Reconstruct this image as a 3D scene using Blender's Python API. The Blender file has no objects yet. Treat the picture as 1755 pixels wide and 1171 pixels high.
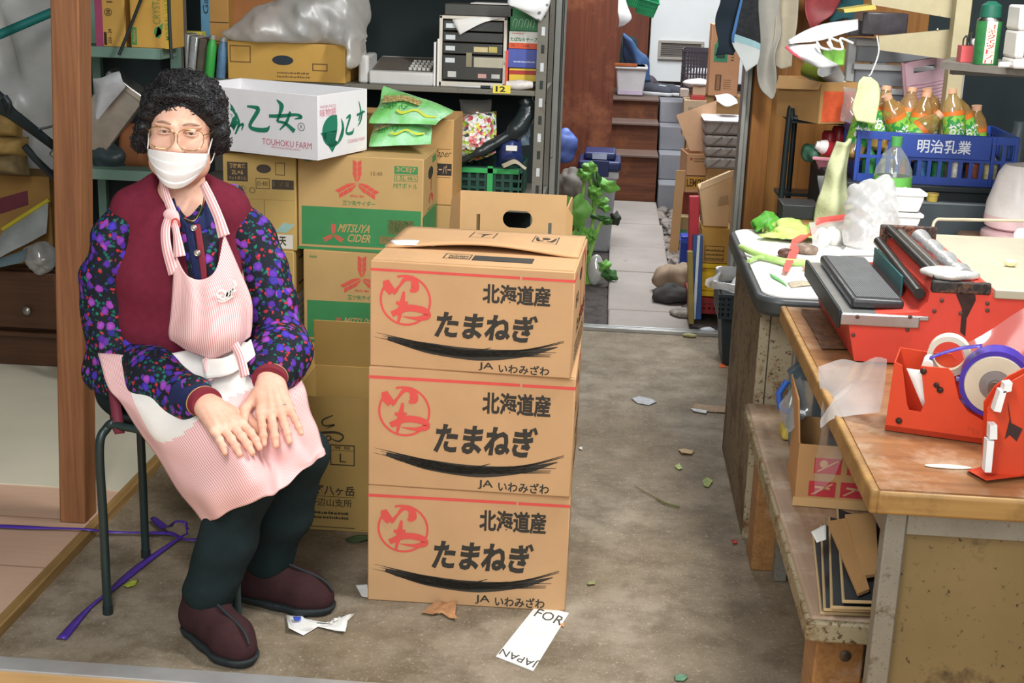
import bpy, math, random
import numpy as np
from mathutils import Vector, Matrix
random.seed(7); np.random.seed(7)
S = bpy.context.scene
COL = S.collection
# ---------------------------------------------------------------- camera
F = 2300.0; CX, CY = 877.5, 585.5; CAMH = 1.5
def _cam():
    roll = 0.035
    vx, vy = 1060-CX, CY+40
    cr, sr = math.cos(roll), math.sin(roll)
    ux, uy = vx*cr-vy*sr, vx*sr+vy*cr
    p = math.atan2(uy, F); yw = math.atan2(ux, F/math.cos(p))
    fw = np.array([-math.sin(yw)*math.cos(p), math.cos(yw)*math.cos(p), -math.sin(p)])
    r0 = np.array([math.cos(yw), math.sin(yw), 0.]); u0 = np.cross(r0, fw)
    return fw, cr*r0+sr*u0, -sr*r0+cr*u0
FW, RT, UP = _cam()
CAMP = np.array([0., 0., CAMH])
cd = bpy.data.cameras.new('camera'); cam = bpy.data.objects.new('camera', cd); COL.objects.link(cam)
cd.sensor_fit = 'HORIZONTAL'; cd.sensor_width = 36.0; cd.lens = 36.0*F/1755; cd.clip_start = .02; cd.clip_end = 200
m = Matrix.Identity(4)
for i in range(3):
    m[i][0], m[i][1], m[i][2], m[i][3] = RT[i], UP[i], -FW[i], CAMP[i]
cam.matrix_world = m
S.camera = cam
S.view_settings.view_transform = 'Standard'; S.view_settings.look = 'None'
S.view_settings.exposure = -0.10; S.view_settings.gamma = 1.0; S.view_settings.use_curve_mapping = False
# ---------------------------------------------------------------- world and lamps
w = bpy.data.worlds.new('world'); S.world = w; w.use_nodes = True
w.node_tree.nodes['Background'].inputs[0].default_value = (.80, .92, 1.0, 1)
w.node_tree.nodes['Background'].inputs[1].default_value = .62
def area(name, loc, target, size, power, col=(1, 1, 1), sy=None):
    d = bpy.data.lights.new(name, 'AREA'); d.energy = power; d.color = col; d.size = size
    if sy: d.shape = 'RECTANGLE'; d.size_y = sy
    o = bpy.data.objects.new(name, d); COL.objects.link(o); o.location = loc
    o.rotation_euler = (Vector(target)-Vector(loc)).to_track_quat('-Z', 'Y').to_euler()
    return o
area('ceiling_tube_light', (.95, 2.9, 2.7), (.75, 3.2, .7), .22, 92, (1, .995, .975), 1.3)
area('ceiling_tube_light', (-.55, .9, 2.7), (-.6, 3.0, .4), .45, 68, (1, .99, .97), 1.6)
area('alley_daylight', (.3, 8.0, 3.6), (.3, 8.8, .3), 1.6, 250, (.93, .97, 1.0), 3.0)
area('shopfront_daylight', (.5, -2.5, 2.6), (-.2, 3.5, .5), 3.0, 120, (1, .995, .985), 1.8)
# ---------------------------------------------------------------- measuring helpers
def ray(px, py): return ((px-CX)*RT+(CY-py)*UP)/F+FW
def gz(px, py, z=0.):
    d = ray(px, py); return CAMP+(z-CAMH)/d[2]*d
def at(px, py, y):
    d = ray(px, py); return CAMP+y/d[1]*d
def fit(x0, y0, x1, y1, y):
    xm, ym = (x0+x1)/2, (y0+y1)/2
    return at(x0, ym, y)[0], at(x1, ym, y)[0], at(xm, y1, y)[2], at(xm, y0, y)[2]
# ---------------------------------------------------------------- materials
def lin(h):
    if isinstance(h, str):
        h = h.lstrip('#'); h = [int(h[i:i+2], 16)/255 for i in (0, 2, 4)]
    return tuple((c/12.92 if c <= .04045 else ((c+.055)/1.055)**2.4) for c in h)+(1,)
class NT:
    def __init__(s, name):
        s.m = bpy.data.materials.new(name); s.m.use_nodes = True; s.t = s.m.node_tree
        s.b = s.t.nodes['Principled BSDF']; s.out = s.t.nodes['Material Output']
    def n(s, typ, **kw):
        nd = s.t.nodes.new('ShaderNode'+typ)
        for k, v in kw.items():
            if k in nd.inputs: nd.inputs[k].default_value = v
            else: setattr(nd, k, v)
        return nd
    def l(s, a, b): s.t.links.new(a, b)
    def coord(s, which='Object', scale=(1, 1, 1), rot=(0, 0, 0)):
        c = s.n('TexCoord'); mp = s.n('Mapping'); mp.inputs['Scale'].default_value = scale; mp.inputs['Rotation'].default_value = rot
        s.l(c.outputs[which], mp.inputs[0]); return mp.outputs[0]
    def noise(s, vec, scale, detail=4, rough=.6):
        x = s.n('TexNoise', Scale=scale, Detail=detail, Roughness=rough); s.l(vec, x.inputs['Vector']); return x.outputs['Fac']
    def ramp(s, fac, stops, interp='LINEAR'):
        r = s.n('ValToRGB'); e = r.color_ramp.elements; r.color_ramp.interpolation = interp
        while len(e) < len(stops): e.new(.5)
        for i, (p, c) in enumerate(stops):
            e[i].position = p; e[i].color = c if len(c) == 4 else tuple(c)+(1,)
        s.l(fac, r.inputs[0]); return r.outputs[0]
    def mix(s, fac, a, b, mode='MIX'):
        x = s.n('Mix', data_type='RGBA', blend_type=mode)
        for k, v in ((0, fac), (6, a), (7, b)):
            if hasattr(v, 'links'): s.l(v, x.inputs[k])
            else: x.inputs[k].default_value = v
        return x.outputs[2]
    def bump(s, h, strength=.2, dist=.002):
        b = s.n('Bump', Strength=strength, Distance=dist); s.l(h, b.inputs['Height']); s.l(b.outputs[0], s.b.inputs['Normal'])
    def color(s, c):
        if hasattr(c, 'links'): s.l(c, s.b.inputs['Base Color'])
        else: s.b.inputs['Base Color'].default_value = c
    def set(s, rough=.6, metal=0., spec=.4, **kw):
        s.b.inputs['Roughness'].default_value = rough; s.b.inputs['Metallic'].default_value = metal
        s.b.inputs['Specular IOR Level'].default_value = spec
        for k, v in kw.items(): s.b.inputs[k].default_value = v
        return s.m
def sc(c, k): return tuple(min(1, x*k) for x in c[:3])+(1,)
_MC = {}
def plain(col, rough=.55, metal=0., var=.12, scale=18, bump=.0, spec=.4, **kw):
    key = ('p', col, rough, metal, var, scale, bump, spec, str(kw))
    if key in _MC: return _MC[key]
    t = NT('painted_surface'); c = lin(col)
    v = t.coord(); nz = t.noise(v, scale, 5)
    t.color(t.ramp(nz, [(.3, sc(c, 1-var)), (.7, sc(c, 1+var*.6))]))
    if bump: t.bump(t.noise(v, scale*2.5, 4), bump, .004)
    _MC[key] = t.set(rough, metal, spec, **kw); return _MC[key]
def cardboard(col='#cda066', var=.08):
    key = ('c', col, var)
    if key in _MC: return _MC[key]
    t = NT('cardboard'); c = lin(col); v = t.coord()
    a = t.noise(v, 6, 5); b = t.noise(t.coord(scale=(1, 1, 30)), 60, 2)
    c1 = t.ramp(a, [(.3, sc(c, 1-var)), (.7, sc(c, 1+var))])
    t.color(t.mix(.12, c1, t.ramp(b, [(.3, sc(c, .8)), (.7, sc(c, 1.15))])))
    t.bump(t.noise(t.coord(scale=(60, 60, 3)), 5, 2), .06, .001)
    _MC[key] = t.set(.75, 0, .2); return _MC[key]
def wood(c1, c2, axis=2, scale=6, rough=.6, dirt=None, bump=.15):
    key = ('w', c1, c2, axis, scale, rough, dirt)
    if key in _MC: return _MC[key]
    t = NT('wood'); a, b = lin(c1), lin(c2)
    s3 = [scale*3.2]*3; s3[axis] = scale*.22
    v = t.coord(scale=tuple(s3)); nz = t.noise(v, 3, 6, .65)
    s4 = [scale*14]*3; s4[axis] = scale*.3
    n2 = t.noise(t.coord(scale=tuple(s4)), 3, 3, .5)
    c = t.mix(.35, t.ramp(nz, [(.32, a), (.68, b)]), t.ramp(n2, [(.35, a), (.65, b)]))
    if dirt:
        d = t.noise(t.coord(), 5, 6, .7)
        c = t.mix(t.ramp(d, [(.5, (0, 0, 0)), (.72, (1, 1, 1))]), c, lin(dirt))
    t.color(c); t.bump(n2, bump, .002)
    _MC[key] = t.set(rough, 0, .35); return _MC[key]
def rusty(c1, c2='#6e4a2c', amount=.55, scale=9, rough=.6, metal=.0):
    key = ('r', c1, c2, amount, scale)
    if key in _MC: return _MC[key]
    t = NT('rusty_paint'); v = t.coord()
    n = t.noise(v, scale, 8, .7); n2 = t.noise(v, scale*9, 4, .7)
    c = t.ramp(t.noise(v, scale*.5, 4), [(.3, sc(lin(c1), .85)), (.7, sc(lin(c1), 1.1))])
    c = t.mix(t.ramp(n, [(amount, (0, 0, 0)), (amount+.1, (1, 1, 1))]), c, lin(c2))
    c = t.mix(t.ramp(n2, [(amount+.05, (0, 0, 0)), (amount+.12, (1, 1, 1))]), c, sc(lin(c2), .5))
    t.color(c); t.bump(n2, .15, .002)
    _MC[key] = t.set(rough, metal, .4); return _MC[key]
def film(col='#ffffff', opac=.35, rough=.15, name='clear_plastic_film'):
    key = ('f', col, opac, rough)
    if key in _MC: return _MC[key]
    t = NT(name); c = lin(col)
    tr = t.n('BsdfTransparent'); gl = t.n('BsdfGlossy', Roughness=rough); df = t.n('BsdfTranslucent'); d2 = t.n('BsdfDiffuse')
    df.inputs[0].default_value = c; d2.inputs[0].default_value = c
    m0 = t.n('MixShader'); m0.inputs[0].default_value = .6; t.l(df.outputs[0], m0.inputs[1]); t.l(d2.outputs[0], m0.inputs[2])
    m1 = t.n('MixShader'); m1.inputs[0].default_value = .3; t.l(m0.outputs[0], m1.inputs[1]); t.l(gl.outputs[0], m1.inputs[2])
    m2 = t.n('MixShader'); lw = t.n('LayerWeight', Blend=.35)
    rm = t.n('MapRange'); rm.inputs['To Min'].default_value = opac; rm.inputs['To Max'].default_value = min(1, opac+.45)
    t.l(lw.outputs['Facing'], rm.inputs[0]); t.l(rm.outputs[0], m2.inputs[0])
    t.l(tr.outputs[0], m2.inputs[1]); t.l(m1.outputs[0], m2.inputs[2]); t.l(m2.outputs[0], t.out.inputs[0])
    _MC[key] = t.m; return t.m
DARK = '#2c3a3c'
INK = plain('#2e2b27', .7, var=.15)
REDINK = plain('#d9564a', .7, var=.08)
GREENINK = plain('#3f8a52', .7, var=.06)
WHITE = plain('#ecebe8', .5, var=.04)
CARD = cardboard('#c39d74')
CARDY = cardboard('#c09e68')
CARDD = cardboard('#a5884f')
CARDE = cardboard('#b28c5c')
BLACKM = plain('#20282a', .45, var=.1)
STEEL = plain('#b9bab8', .35, .85, var=.1)
CHROME = plain('#d5d5d3', .22, 1.0, var=.06)
# ---------------------------------------------------------------- geometry
class G:
    def __init__(s): s.v = []; s.f = []; s.m = []; s.uv = []
    def add(s, vs, fs, mi=0, uv=None):
        o = len(s.v); s.v += [tuple(map(float, p)) for p in vs]
        for f in fs:
            s.f.append([i+o for i in f]); s.m.append(mi); s.uv.append([uv[i] for i in f] if uv else None)
        return s
    def box(s, a, b, mi=0, M=None):
        x0, y0, z0 = a; x1, y1, z1 = b
        vs = [(x0, y0, z0), (x1, y0, z0), (x1, y1, z0), (x0, y1, z0), (x0, y0, z1), (x1, y0, z1), (x1, y1, z1), (x0, y1, z1)]
        if M is not None: vs = [tuple(M @ Vector(p)) for p in vs]
        return s.add(vs, [(0, 3, 2, 1), (4, 5, 6, 7), (0, 1, 5, 4), (1, 2, 6, 5), (2, 3, 7, 6), (3, 0, 4, 7)], mi)
    def hexa(s, p8, mi=0):
        return s.add(p8, [(0, 3, 2, 1), (4, 5, 6, 7), (0, 1, 5, 4), (1, 2, 6, 5), (2, 3, 7, 6), (3, 0, 4, 7)], mi)
    def beam(s, p, q, wx, wy, up=(0, 0, 1), mi=0):
        p, q = Vector(p), Vector(q); d = (q-p).normalized(); u = Vector(up)
        if abs(d.dot(u)) > .95: u = Vector((0, 1, 0))
        a = d.cross(u).normalized()*wx/2; b = a.cross(d).normalized()*wy/2
        return s.hexa([p-a-b, p+a-b, p+a+b, p-a+b, q-a-b, q+a-b, q+a+b, q-a+b], mi)
    def tube(s, pts, r, seg=10, closed=False, mi=0, caps=True, flat=1.0, up0=None):
        P = [Vector(p) for p in pts]; n = len(P)
        R = r if isinstance(r, (list, tuple)) else [r]*n
        T = []
        for i in range(n):
            a = P[(i-1) % n] if (closed or i > 0) else P[i]; b = P[(i+1) % n] if (closed or i < n-1) else P[i]
            d = (b-a); T.append(d.normalized() if d.length > 1e-9 else Vector((0, 0, 1)))
        u = Vector(up0) if up0 else (Vector((0, 0, 1)) if abs(T[0].z) < .9 else Vector((1, 0, 0)))
        vs = []
        for i in range(n):
            u = (u-T[i]*u.dot(T[i])); u = u.normalized() if u.length > 1e-6 else T[i].orthogonal().normalized()
            b = T[i].cross(u)
            for k in range(seg):
                t = 2*math.pi*k/seg; vs.append(P[i]+u*math.cos(t)*R[i]*flat+b*math.sin(t)*R[i])
        fs = []
        for i in range(n if closed else n-1):
            j = (i+1) % n
            for k in range(seg):
                l = (k+1) % seg; fs.append((i*seg+k, i*seg+l, j*seg+l, j*seg+k))
        if caps and not closed:
            fs.append(tuple(range(seg-1, -1, -1))); fs.append(tuple((n-1)*seg+k for k in range(seg)))
        return s.add(vs, fs, mi)
    def cyl(s, p, q, r0, r1=None, seg=20, mi=0): return s.tube([p, q], [r0, r0 if r1 is None else r1], seg, mi=mi)
    def lathe(s, prof, c=(0, 0, 0), seg=28, mi=0, ax=(0, 0, 1), mis=None):
        c = Vector(c); a = Vector(ax).normalized(); u = a.orthogonal().normalized(); v = a.cross(u)
        if abs(a.z) > .999: u, v = Vector((1, 0, 0)), Vector((0, 1, 0))
        vs = []
        for r, h in prof:
            for k in range(seg):
                t = 2*math.pi*k/seg; vs.append(c+a*h+(u*math.cos(t)+v*math.sin(t))*max(r, 1e-4))
        for i in range(len(prof)-1):
            pass
        o = len(s.v); s.v += [tuple(p) for p in vs]
        for i in range(len(prof)-1):
            for k in range(seg):
                l = (k+1) % seg; s.f.append([o+i*seg+k, o+i*seg+l, o+(i+1)*seg+l, o+(i+1)*seg+k]); s.m.append(mis[i] if mis else mi); s.uv.append(None)
        for e, i in ((0, 0), (1, len(prof)-1)) if tuple(prof[0]) != tuple(prof[-1]) else ():
            if prof[i][0] > 1e-3:
                f = [o+i*seg+k for k in range(seg)]; s.f.append(f[::-1] if e == 0 else f); s.m.append((mis[min(i, len(prof)-2)] if mis else mi)); s.uv.append(None)
        return s
    def ell(s, c, r, seg=20, rings=12, mi=0, M=None):
        vs = []; c = Vector(c)
        for i in range(rings+1):
            ph = math.pi*i/rings
            for k in range(seg):
                t = 2*math.pi*k/seg; p = Vector((r[0]*math.sin(ph)*math.cos(t), r[1]*math.sin(ph)*math.sin(t), r[2]*math.cos(ph)))
                vs.append(c+(M @ p if M is not None else p))
        fs = [(i*seg+k, (i+1)*seg+k, (i+1)*seg+(k+1) % seg, i*seg+(k+1) % seg) for i in range(rings) for k in range(seg)]
        return s.add(vs, fs, mi)
    def surf(s, P, mi=0, uvs=(1, 1), closed_u=False, mfun=None):
        nu, nv = len(P), len(P[0])
        vs = [p for row in P for p in row]; uv = [(i/(nu-1)*uvs[0], j/(nv-1)*uvs[1]) for i in range(nu) for j in range(nv)]
        o = len(s.v); s.v += [tuple(map(float, p)) for p in vs]
        for i in range(nu-(0 if closed_u else 1)):
            for j in range(nv-1):
                a = [i*nv+j, ((i+1) % nu)*nv+j, ((i+1) % nu)*nv+j+1, i*nv+j+1]
                s.f.append([o+x for x in a]); s.m.append(mfun(i/(nu-1), j/(nv-1)) if mfun else mi); s.uv.append([uv[x] for x in a])
        return s
    def poly(s, pts, o, ux, uy, depth=0., mi=0):
        o, ux, uy = Vector(o), Vector(ux), Vector(uy); nrm = ux.cross(uy).normalized()
        P = [o+ux*x+uy*y for x, y in pts]; n = len(P)
        if depth == 0: return s.add(P, [tuple(range(n))], mi)
        Q = [p-nrm*depth for p in P]
        return s.add(P+Q, [tuple(range(n)), tuple(range(2*n-1, n-1, -1))]+[(i, i+n, (i+1) % n+n, (i+1) % n) for i in range(n)], mi)
    def xf(s, M): s.v = [tuple(M @ Vector(p)) for p in s.v]; return s
    def jit(s, a):
        s.v = [(x+random.uniform(-a, a), y+random.uniform(-a, a), z+random.uniform(-a, a)) for x, y, z in s.v]; return s
    def merge(s, o, mi=None):
        k = len(s.v); s.v += o.v; s.f += [[i+k for i in f] for f in o.f]; s.m += (o.m if mi is None else [mi]*len(o.m)); s.uv += o.uv; return s
def cr(p, q, r, t, u):
    return .5*((2*q)+(-p+r)*u+(2*p-5*q+4*r-t)*u*u+(-p+3*q-3*r+t)*u**3)
def spline(pts, n, closed=False):
    P = [np.array(p, float) for p in pts]; k = len(P); out = []
    segs = k if closed else k-1
    for i in range(n):
        t = i/(n if closed else n-1)*segs; a = min(int(t), segs-1); u = t-a
        if closed: out.append(cr(P[(a-1) % k], P[a % k], P[(a+1) % k], P[(a+2) % k], u))
        else: out.append(cr(P[a-1] if a > 0 else 2*P[0]-P[1], P[a], P[a+1], P[a+2] if a+2 < k else 2*P[-1]-P[-2], u))
    return out
def patch(ctrl, nu, nv):
    rows = [spline(r, nv) for r in ctrl]
    cols = [spline([r[j] for r in rows], nu) for j in range(nv)]
    return [[cols[j][i] for j in range(nv)] for i in range(nu)]
def wob(P, amp, freq, seed=0, d=None):
    """crumple a grid of points with a few sine waves"""
    rs = np.random.RandomState(seed); K = [(rs.randn(3)*freq, rs.rand()*6.28, rs.randn(3)) for _ in range(6)]
    for row in P:
        for j, p in enumerate(row):
            o = sum(math.sin(float(k @ p)+ph)*dv for k, ph, dv in K)/3
            row[j] = p+amp*(o if d is None else np.array(d)*float(o.sum()))
    return P
TF = {}
def _link(name, data, parent=None):
    o = bpy.data.objects.new(name, data); COL.objects.link(o)
    if parent is not None: o.parent = parent
    return o
def to_mesh(name, g, mats):
    me = bpy.data.meshes.new(name); me.from_pydata(g.v, [], g.f)
    for mm in (mats if isinstance(mats, (list, tuple)) else [mats]): me.materials.append(mm)
    me.polygons.foreach_set('material_index', g.m)
    if any(u is not None for u in g.uv):
        L = me.uv_layers.new(name='UVMap'); k = 0; buf = []
        for f, u in zip(g.f, g.uv): buf += [c for q in (u or [(0, 0)]*len(f)) for c in q]
        L.data.foreach_set('uv', buf)
    me.update(); return me
def tagit(o, label=None, cat=None, group=None, kind=None):
    for k, v in (('label', label), ('category', cat), ('group', group), ('kind', kind)):
        if v: o[k] = v
    return o
def thing(name, label, cat, loc=(0, 0, 0), rz=0., group=None, rot=None):
    o = _link(name, None); o.empty_display_size = .05
    o.location = loc; o.rotation_euler = rot if rot else (0, 0, rz)
    TF[o] = Matrix.LocRotScale(Vector(loc), o.rotation_euler.copy(), None)
    return tagit(o, label, cat, group)
def finish(o, smooth=True, bev=0., seg=2, solid=0., sub=0, ang=40, off=0):
    me = o.data
    if smooth:
        me.shade_smooth()
        if not sub: me.set_sharp_from_angle(angle=math.radians(ang))
    if solid:
        md = o.modifiers.new('thickness', 'SOLIDIFY'); md.thickness = solid; md.offset = off
    if sub:
        md = o.modifiers.new('smooth', 'SUBSURF'); md.levels = sub; md.render_levels = sub
    if bev:
        md = o.modifiers.new('edges', 'BEVEL'); md.width = bev; md.segments = seg; md.limit_method = 'ANGLE'; md.angle_limit = math.radians(50)
        md.harden_normals = False
    return o
def part(name, g, mats, parent, world=False, label=None, **kw):
    root = parent
    while root.parent is not None: root = root.parent
    if world and root in TF: g.xf(TF[root].inverted())
    o = _link(name, to_mesh(name, g, mats), parent)
    if label: o['label'] = label
    return finish(o, **kw)
def solo(name, g, mats, label, cat, loc=None, group=None, kind=None, rz=0, **kw):
    """a thing that is one mesh; g in world coordinates unless loc is given with local coordinates"""
    if loc is None:
        a = np.array(g.v); c = ((a[:, 0].min()+a[:, 0].max())/2, (a[:, 1].min()+a[:, 1].max())/2, a[:, 2].min())
        g.v = [(x-c[0], y-c[1], z-c[2]) for x, y, z in g.v]; loc = c
    o = _link(name, to_mesh(name, g, mats)); o.location = loc; o.rotation_euler = (0, 0, rz)
    TF[o] = Matrix.LocRotScale(Vector(loc), o.rotation_euler.copy(), None)
    tagit(o, label, cat, group, kind); return finish(o, **kw)
def structure(name, g, mats, parent=None, **kw):
    o = _link(name, to_mesh(name, g, mats), parent)
    if parent is None: o['kind'] = 'structure'
    return finish(o, **kw)
def copy_tree(o, parent=None):
    c = o.copy(); COL.objects.link(c)
    if parent is not None: c.parent = parent
    for ch in list(o.children): copy_tree(ch, c)
    return c
def place(o, loc, rz=0., rot=None, label=None):
    o.location = loc; o.rotation_euler = rot if rot else (0, 0, rz)
    if label: o['label'] = label
    return o
# ---------------------------------------------------------------- writing
_TC = {}
def text2d(s, bold=0.):
    k = (s, bold)
    if k not in _TC:
        c = bpy.data.curves.new('lettering', 'FONT'); c.body = s; c.resolution_u = 2; c.offset = bold
        o = bpy.data.objects.new('lettering', c); COL.objects.link(o)
        dg = bpy.context.evaluated_depsgraph_get(); me = bpy.data.meshes.new_from_object(o.evaluated_get(dg))
        V = [(v.co.x, v.co.y) for v in me.vertices]; Fc = [tuple(p.vertices) for p in me.polygons]
        bpy.data.objects.remove(o); bpy.data.curves.remove(c); bpy.data.meshes.remove(me)
        a = np.array(V) if V else np.zeros((1, 2)); lo, hi = a.min(0), a.max(0)
        _TC[k] = ([((x-lo[0])/(hi[0]-lo[0]+1e-9), (y-lo[1])/(hi[1]-lo[1]+1e-9)) for x, y in V], Fc)
    return _TC[k]
class Face:
    """printing on a flat face; x right, y up, both 0..1"""
    def __init__(s, g, o, ux, uy):
        s.g = g; s.o, s.ux, s.uy = Vector(o), Vector(ux), Vector(uy); s.n = s.ux.cross(s.uy).normalized(); s.k = 0
    def pt(s, x, y, lift=.0006): return s.o+s.ux*x+s.uy*y+s.n*lift
    def text(s, t, x0, y0, x1, y1, mi=0, bold=.0, rot=0, lift=.0008, shear=0):
        V, Fc = text2d(t, bold); P = []
        for x, y in V:
            x += shear*(y-.5)
            for _ in range(rot): x, y = 1-y, x
            P.append(s.pt(x0+x*(x1-x0), y0+y*(y1-y0), lift))
        s.g.add(P, Fc, mi); return s
    def rect(s, x0, y0, x1, y1, mi=0, lift=.0006): s.g.add([s.pt(x0, y0, lift), s.pt(x1, y0, lift), s.pt(x1, y1, lift), s.pt(x0, y1, lift)], [(0, 1, 2, 3)], mi); return s
    def frame(s, x0, y0, x1, y1, t=.01, mi=0, lift=.0008):
        a = s.ux.length/s.uy.length; ty = t*a
        for r in ((x0, y0, x1, y0+ty), (x0, y1-ty, x1, y1), (x0, y0+ty, x0+t, y1-ty), (x1-t, y0+ty, x1, y1-ty)): s.rect(*r, mi=mi, lift=lift)
        return s
    def poly(s, pts, mi=0, lift=.0007):
        s.g.add([s.pt(x, y, lift) for x, y in pts], [tuple(range(len(pts)))], mi); return s
    def stroke(s, pts, wd, mi=0, n=16, lift=.0008):
        """brush stroke: wd in units of face width, one value or a list"""
        a = s.ux.length/s.uy.length
        P = spline([(x, y/a) for x, y in pts], n) if len(pts) > 2 else [np.array((pts[0][0]*(1-i/(n-1))+pts[1][0]*i/(n-1), (pts[0][1]*(1-i/(n-1))+pts[1][1]*i/(n-1))/a)) for i in range(n)]
        W = [wd]*2 if not isinstance(wd, (list, tuple)) else wd
        L = []; Rr = []
        for i, p in enumerate(P):
            d = P[min(i+1, n-1)]-P[max(i-1, 0)]; d = d/(np.linalg.norm(d)+1e-9); nn = np.array((-d[1], d[0]))
            ww = np.interp(i/(n-1), np.linspace(0, 1, len(W)), W)/2
            L.append(p+nn*ww); Rr.append(p-nn*ww)
        vs = [s.pt(p[0], p[1]*a, lift) for q in zip(L, Rr) for p in q]
        s.g.add(vs, [(2*i+1, 2*i+3, 2*i+2, 2*i) for i in range(n-1)], mi); return s
    def ring(s, cx, cy, r, t, mi=0, n=48, lift=.0008, a0=0, a1=6.2832, ry=None):
        a = s.ux.length/s.uy.length; ry = ry or r; vs = []
        for i in range(n+1):
            th = a0+(a1-a0)*i/n
            vs += [s.pt(cx+r*math.cos(th), cy+ry*a*math.sin(th), lift), s.pt(cx+(r-t)*math.cos(th), cy+(ry-t)*a*math.sin(th), lift)]
        s.g.add(vs, [(2*i, 2*i+2, 2*i+3, 2*i+1) for i in range(n)], mi); return s
    def disc(s, cx, cy, r, mi=0, n=24, lift=.0007, ry=None):
        a = s.ux.length/s.uy.length; ry = ry or r
        return s.poly([(cx+r*math.cos(6.2832*i/n), cy+ry*a*math.sin(6.2832*i/n)) for i in range(n)], mi, lift)
    def bars(s, x0, y0, x1, y1, n=14, mi=0):
        rs = random.Random(n)
        for i in range(n):
            x = x0+(x1-x0)*i/n; s.rect(x, y0, x+(x1-x0)/n*rs.uniform(.25, .7), y1, mi)
        return s
    def lines(s, x0, y0, x1, y1, rows=3, mi=0, fill=.55, seed=1):
        """small print too fine to read"""
        rs = random.Random(seed)
        for r in range(rows):
            y = y0+(y1-y0)*r/rows; h = (y1-y0)/rows*fill; x = x0
            while x < x1:
                wd = (x1-x0)*rs.uniform(.05, .12); s.rect(x, y, min(x+wd*.75, x1), y+h*rs.uniform(.6, 1), mi); x += wd
        return s
class Prints:
    def __init__(s, w, d, h): s.gs = []; s.w, s.d, s.h = w, d, h
    def _n(s): s.gs.append(G()); return s.gs[-1]
    def f(s): return Face(s._n(), (-s.w/2, -s.d/2, 0), (s.w, 0, 0), (0, 0, s.h))
    def r(s): return Face(s._n(), (s.w/2, -s.d/2, 0), (0, s.d, 0), (0, 0, s.h))
    def l(s): return Face(s._n(), (-s.w/2, s.d/2, 0), (0, -s.d, 0), (0, 0, s.h))
    def t(s): return Face(s._n(), (-s.w/2, -s.d/2, s.h), (s.w, 0, 0), (0, s.d, 0))
# ---------------------------------------------------------------- cartons
def carton_body(w, d, h, open_top=False, t=.005, jit=0., bulge=0.):
    g = G()
    if open_top:
        g.box((-w/2, -d/2, 0), (w/2, d/2, t))
        g.box((-w/2, -d/2, t), (w/2, -d/2+t, h)); g.box((-w/2, d/2-t, t), (w/2, d/2, h))
        g.box((-w/2, -d/2+t, t), (-w/2+t, d/2-t, h)); g.box((w/2-t, -d/2+t, t), (w/2, d/2-t, h))
    else:
        g.box((-w/2, -d/2, 0), (w/2, d/2, h))
    if jit: g.jit(jit)
    return g
def carton(name, label, loc, size, rz=0., mat=None, prints=None, pm=None, open_top=False, flaps=None, cat='carton', group=None, seam=True, rot=None, tape=None, jit=0.):
    w, d, h = size; mat = mat or CARD
    r = thing(name, label, cat, loc, rz, group, rot)
    part('carton_body', carton_body(w, d, h, open_top, jit=jit), mat, r, bev=.003 if not open_top else .001)
    if not open_top and seam:
        for k, sgn in (('a', -1), ('b', 1)):
            g = G(); y0, y1 = (-d/2+.002, -.0008) if sgn < 0 else (.0008, d/2-.002)
            g.box((-w/2+.002, y0, h), (w/2-.002, y1, h+.0022)); part('flap', g, mat, r)
    if tape:
        g = G(); g.box((-w/2-.0008, -.025, h-.05), (w/2+.0008, .025, h+.003)); part('packing_tape', g, tape, r)
    if flaps:
        for (side, ln, ang) in flaps:       # ang: 0 standing up, 90 hanging outward level
            g = G(); a = math.radians(ang); t = .004
            if side in 'fb':
                sg = -1 if side == 'f' else 1; W = w-.004
                M = Matrix.Translation((0, sg*d/2, h)) @ Matrix.Rotation(-sg*a, 4, 'X'); g.box((-W/2, -t/2, 0), (W/2, t/2, ln))
            else:
                sg = -1 if side == 'l' else 1; W = d-.004
                M = Matrix.Translation((sg*w/2, 0, h)) @ Matrix.Rotation(sg*a, 4, 'Y'); g.box((-t/2, -W/2, 0), (t/2, W/2, ln))
            g.xf(M); part('flap', g, mat, r, bev=.001)
    if prints:
        P = Prints(w, d, h); prints(P)
        for pg in P.gs: part('printed_lettering', pg, pm or [INK], r, smooth=False)
    return r
# ================================================================ SETTING
def concrete():
    t = NT('worn_concrete'); v = t.coord()
    a = t.noise(v, 1.3, 6, .65); b = t.noise(v, 7, 7, .7); s = t.noise(v, 170, 3, .6); s2 = t.noise(v, 60, 4, .65)
    c = t.ramp(a, [(.34, lin('#75664e')), (.62, lin('#968a79'))])
    c = t.mix(t.ramp(b, [(.38, (.75, .75, .75)), (.6, (0, 0, 0))]), c, lin('#5f523f'))
    c = t.mix(t.ramp(s2, [(.58, (0, 0, 0)), (.75, (.55, .55, .55))]), c, lin('#b5a996'))
    c = t.mix(t.ramp(s, [(.62, (0, 0, 0)), (.74, (.9, .9, .9))]), c, lin('#cdc3b0'))
    t.color(c); t.bump(s2, .25, .003); return t.set(.7, 0, .3)
def boards(c1, c2, wd, seamcol, axis):
    t = NT('floor_boards'); v = t.coord(); n = t.noise(t.coord(scale=(30, 2, 2) if axis == 1 else (2, 30, 2)), 2, 4)
    c = t.ramp(t.noise(v, 3, 6), [(.3, lin(c1)), (.7, lin(c2))]); c = t.mix(.3, c, t.ramp(n, [(.3, lin(c1)), (.7, lin(c2))]))
    br = t.n('TexBrick', Scale=1.0); br.inputs['Mortar Size'].default_value = .004; br.inputs['Brick Width'].default_value = wd*3; br.inputs['Row Height'].default_value = wd
    t.l(v, br.inputs['Vector']); c = t.mix(br.outputs['Fac'], c, lin(seamcol)); t.color(c); return t.set(.55, 0, .35)
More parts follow.
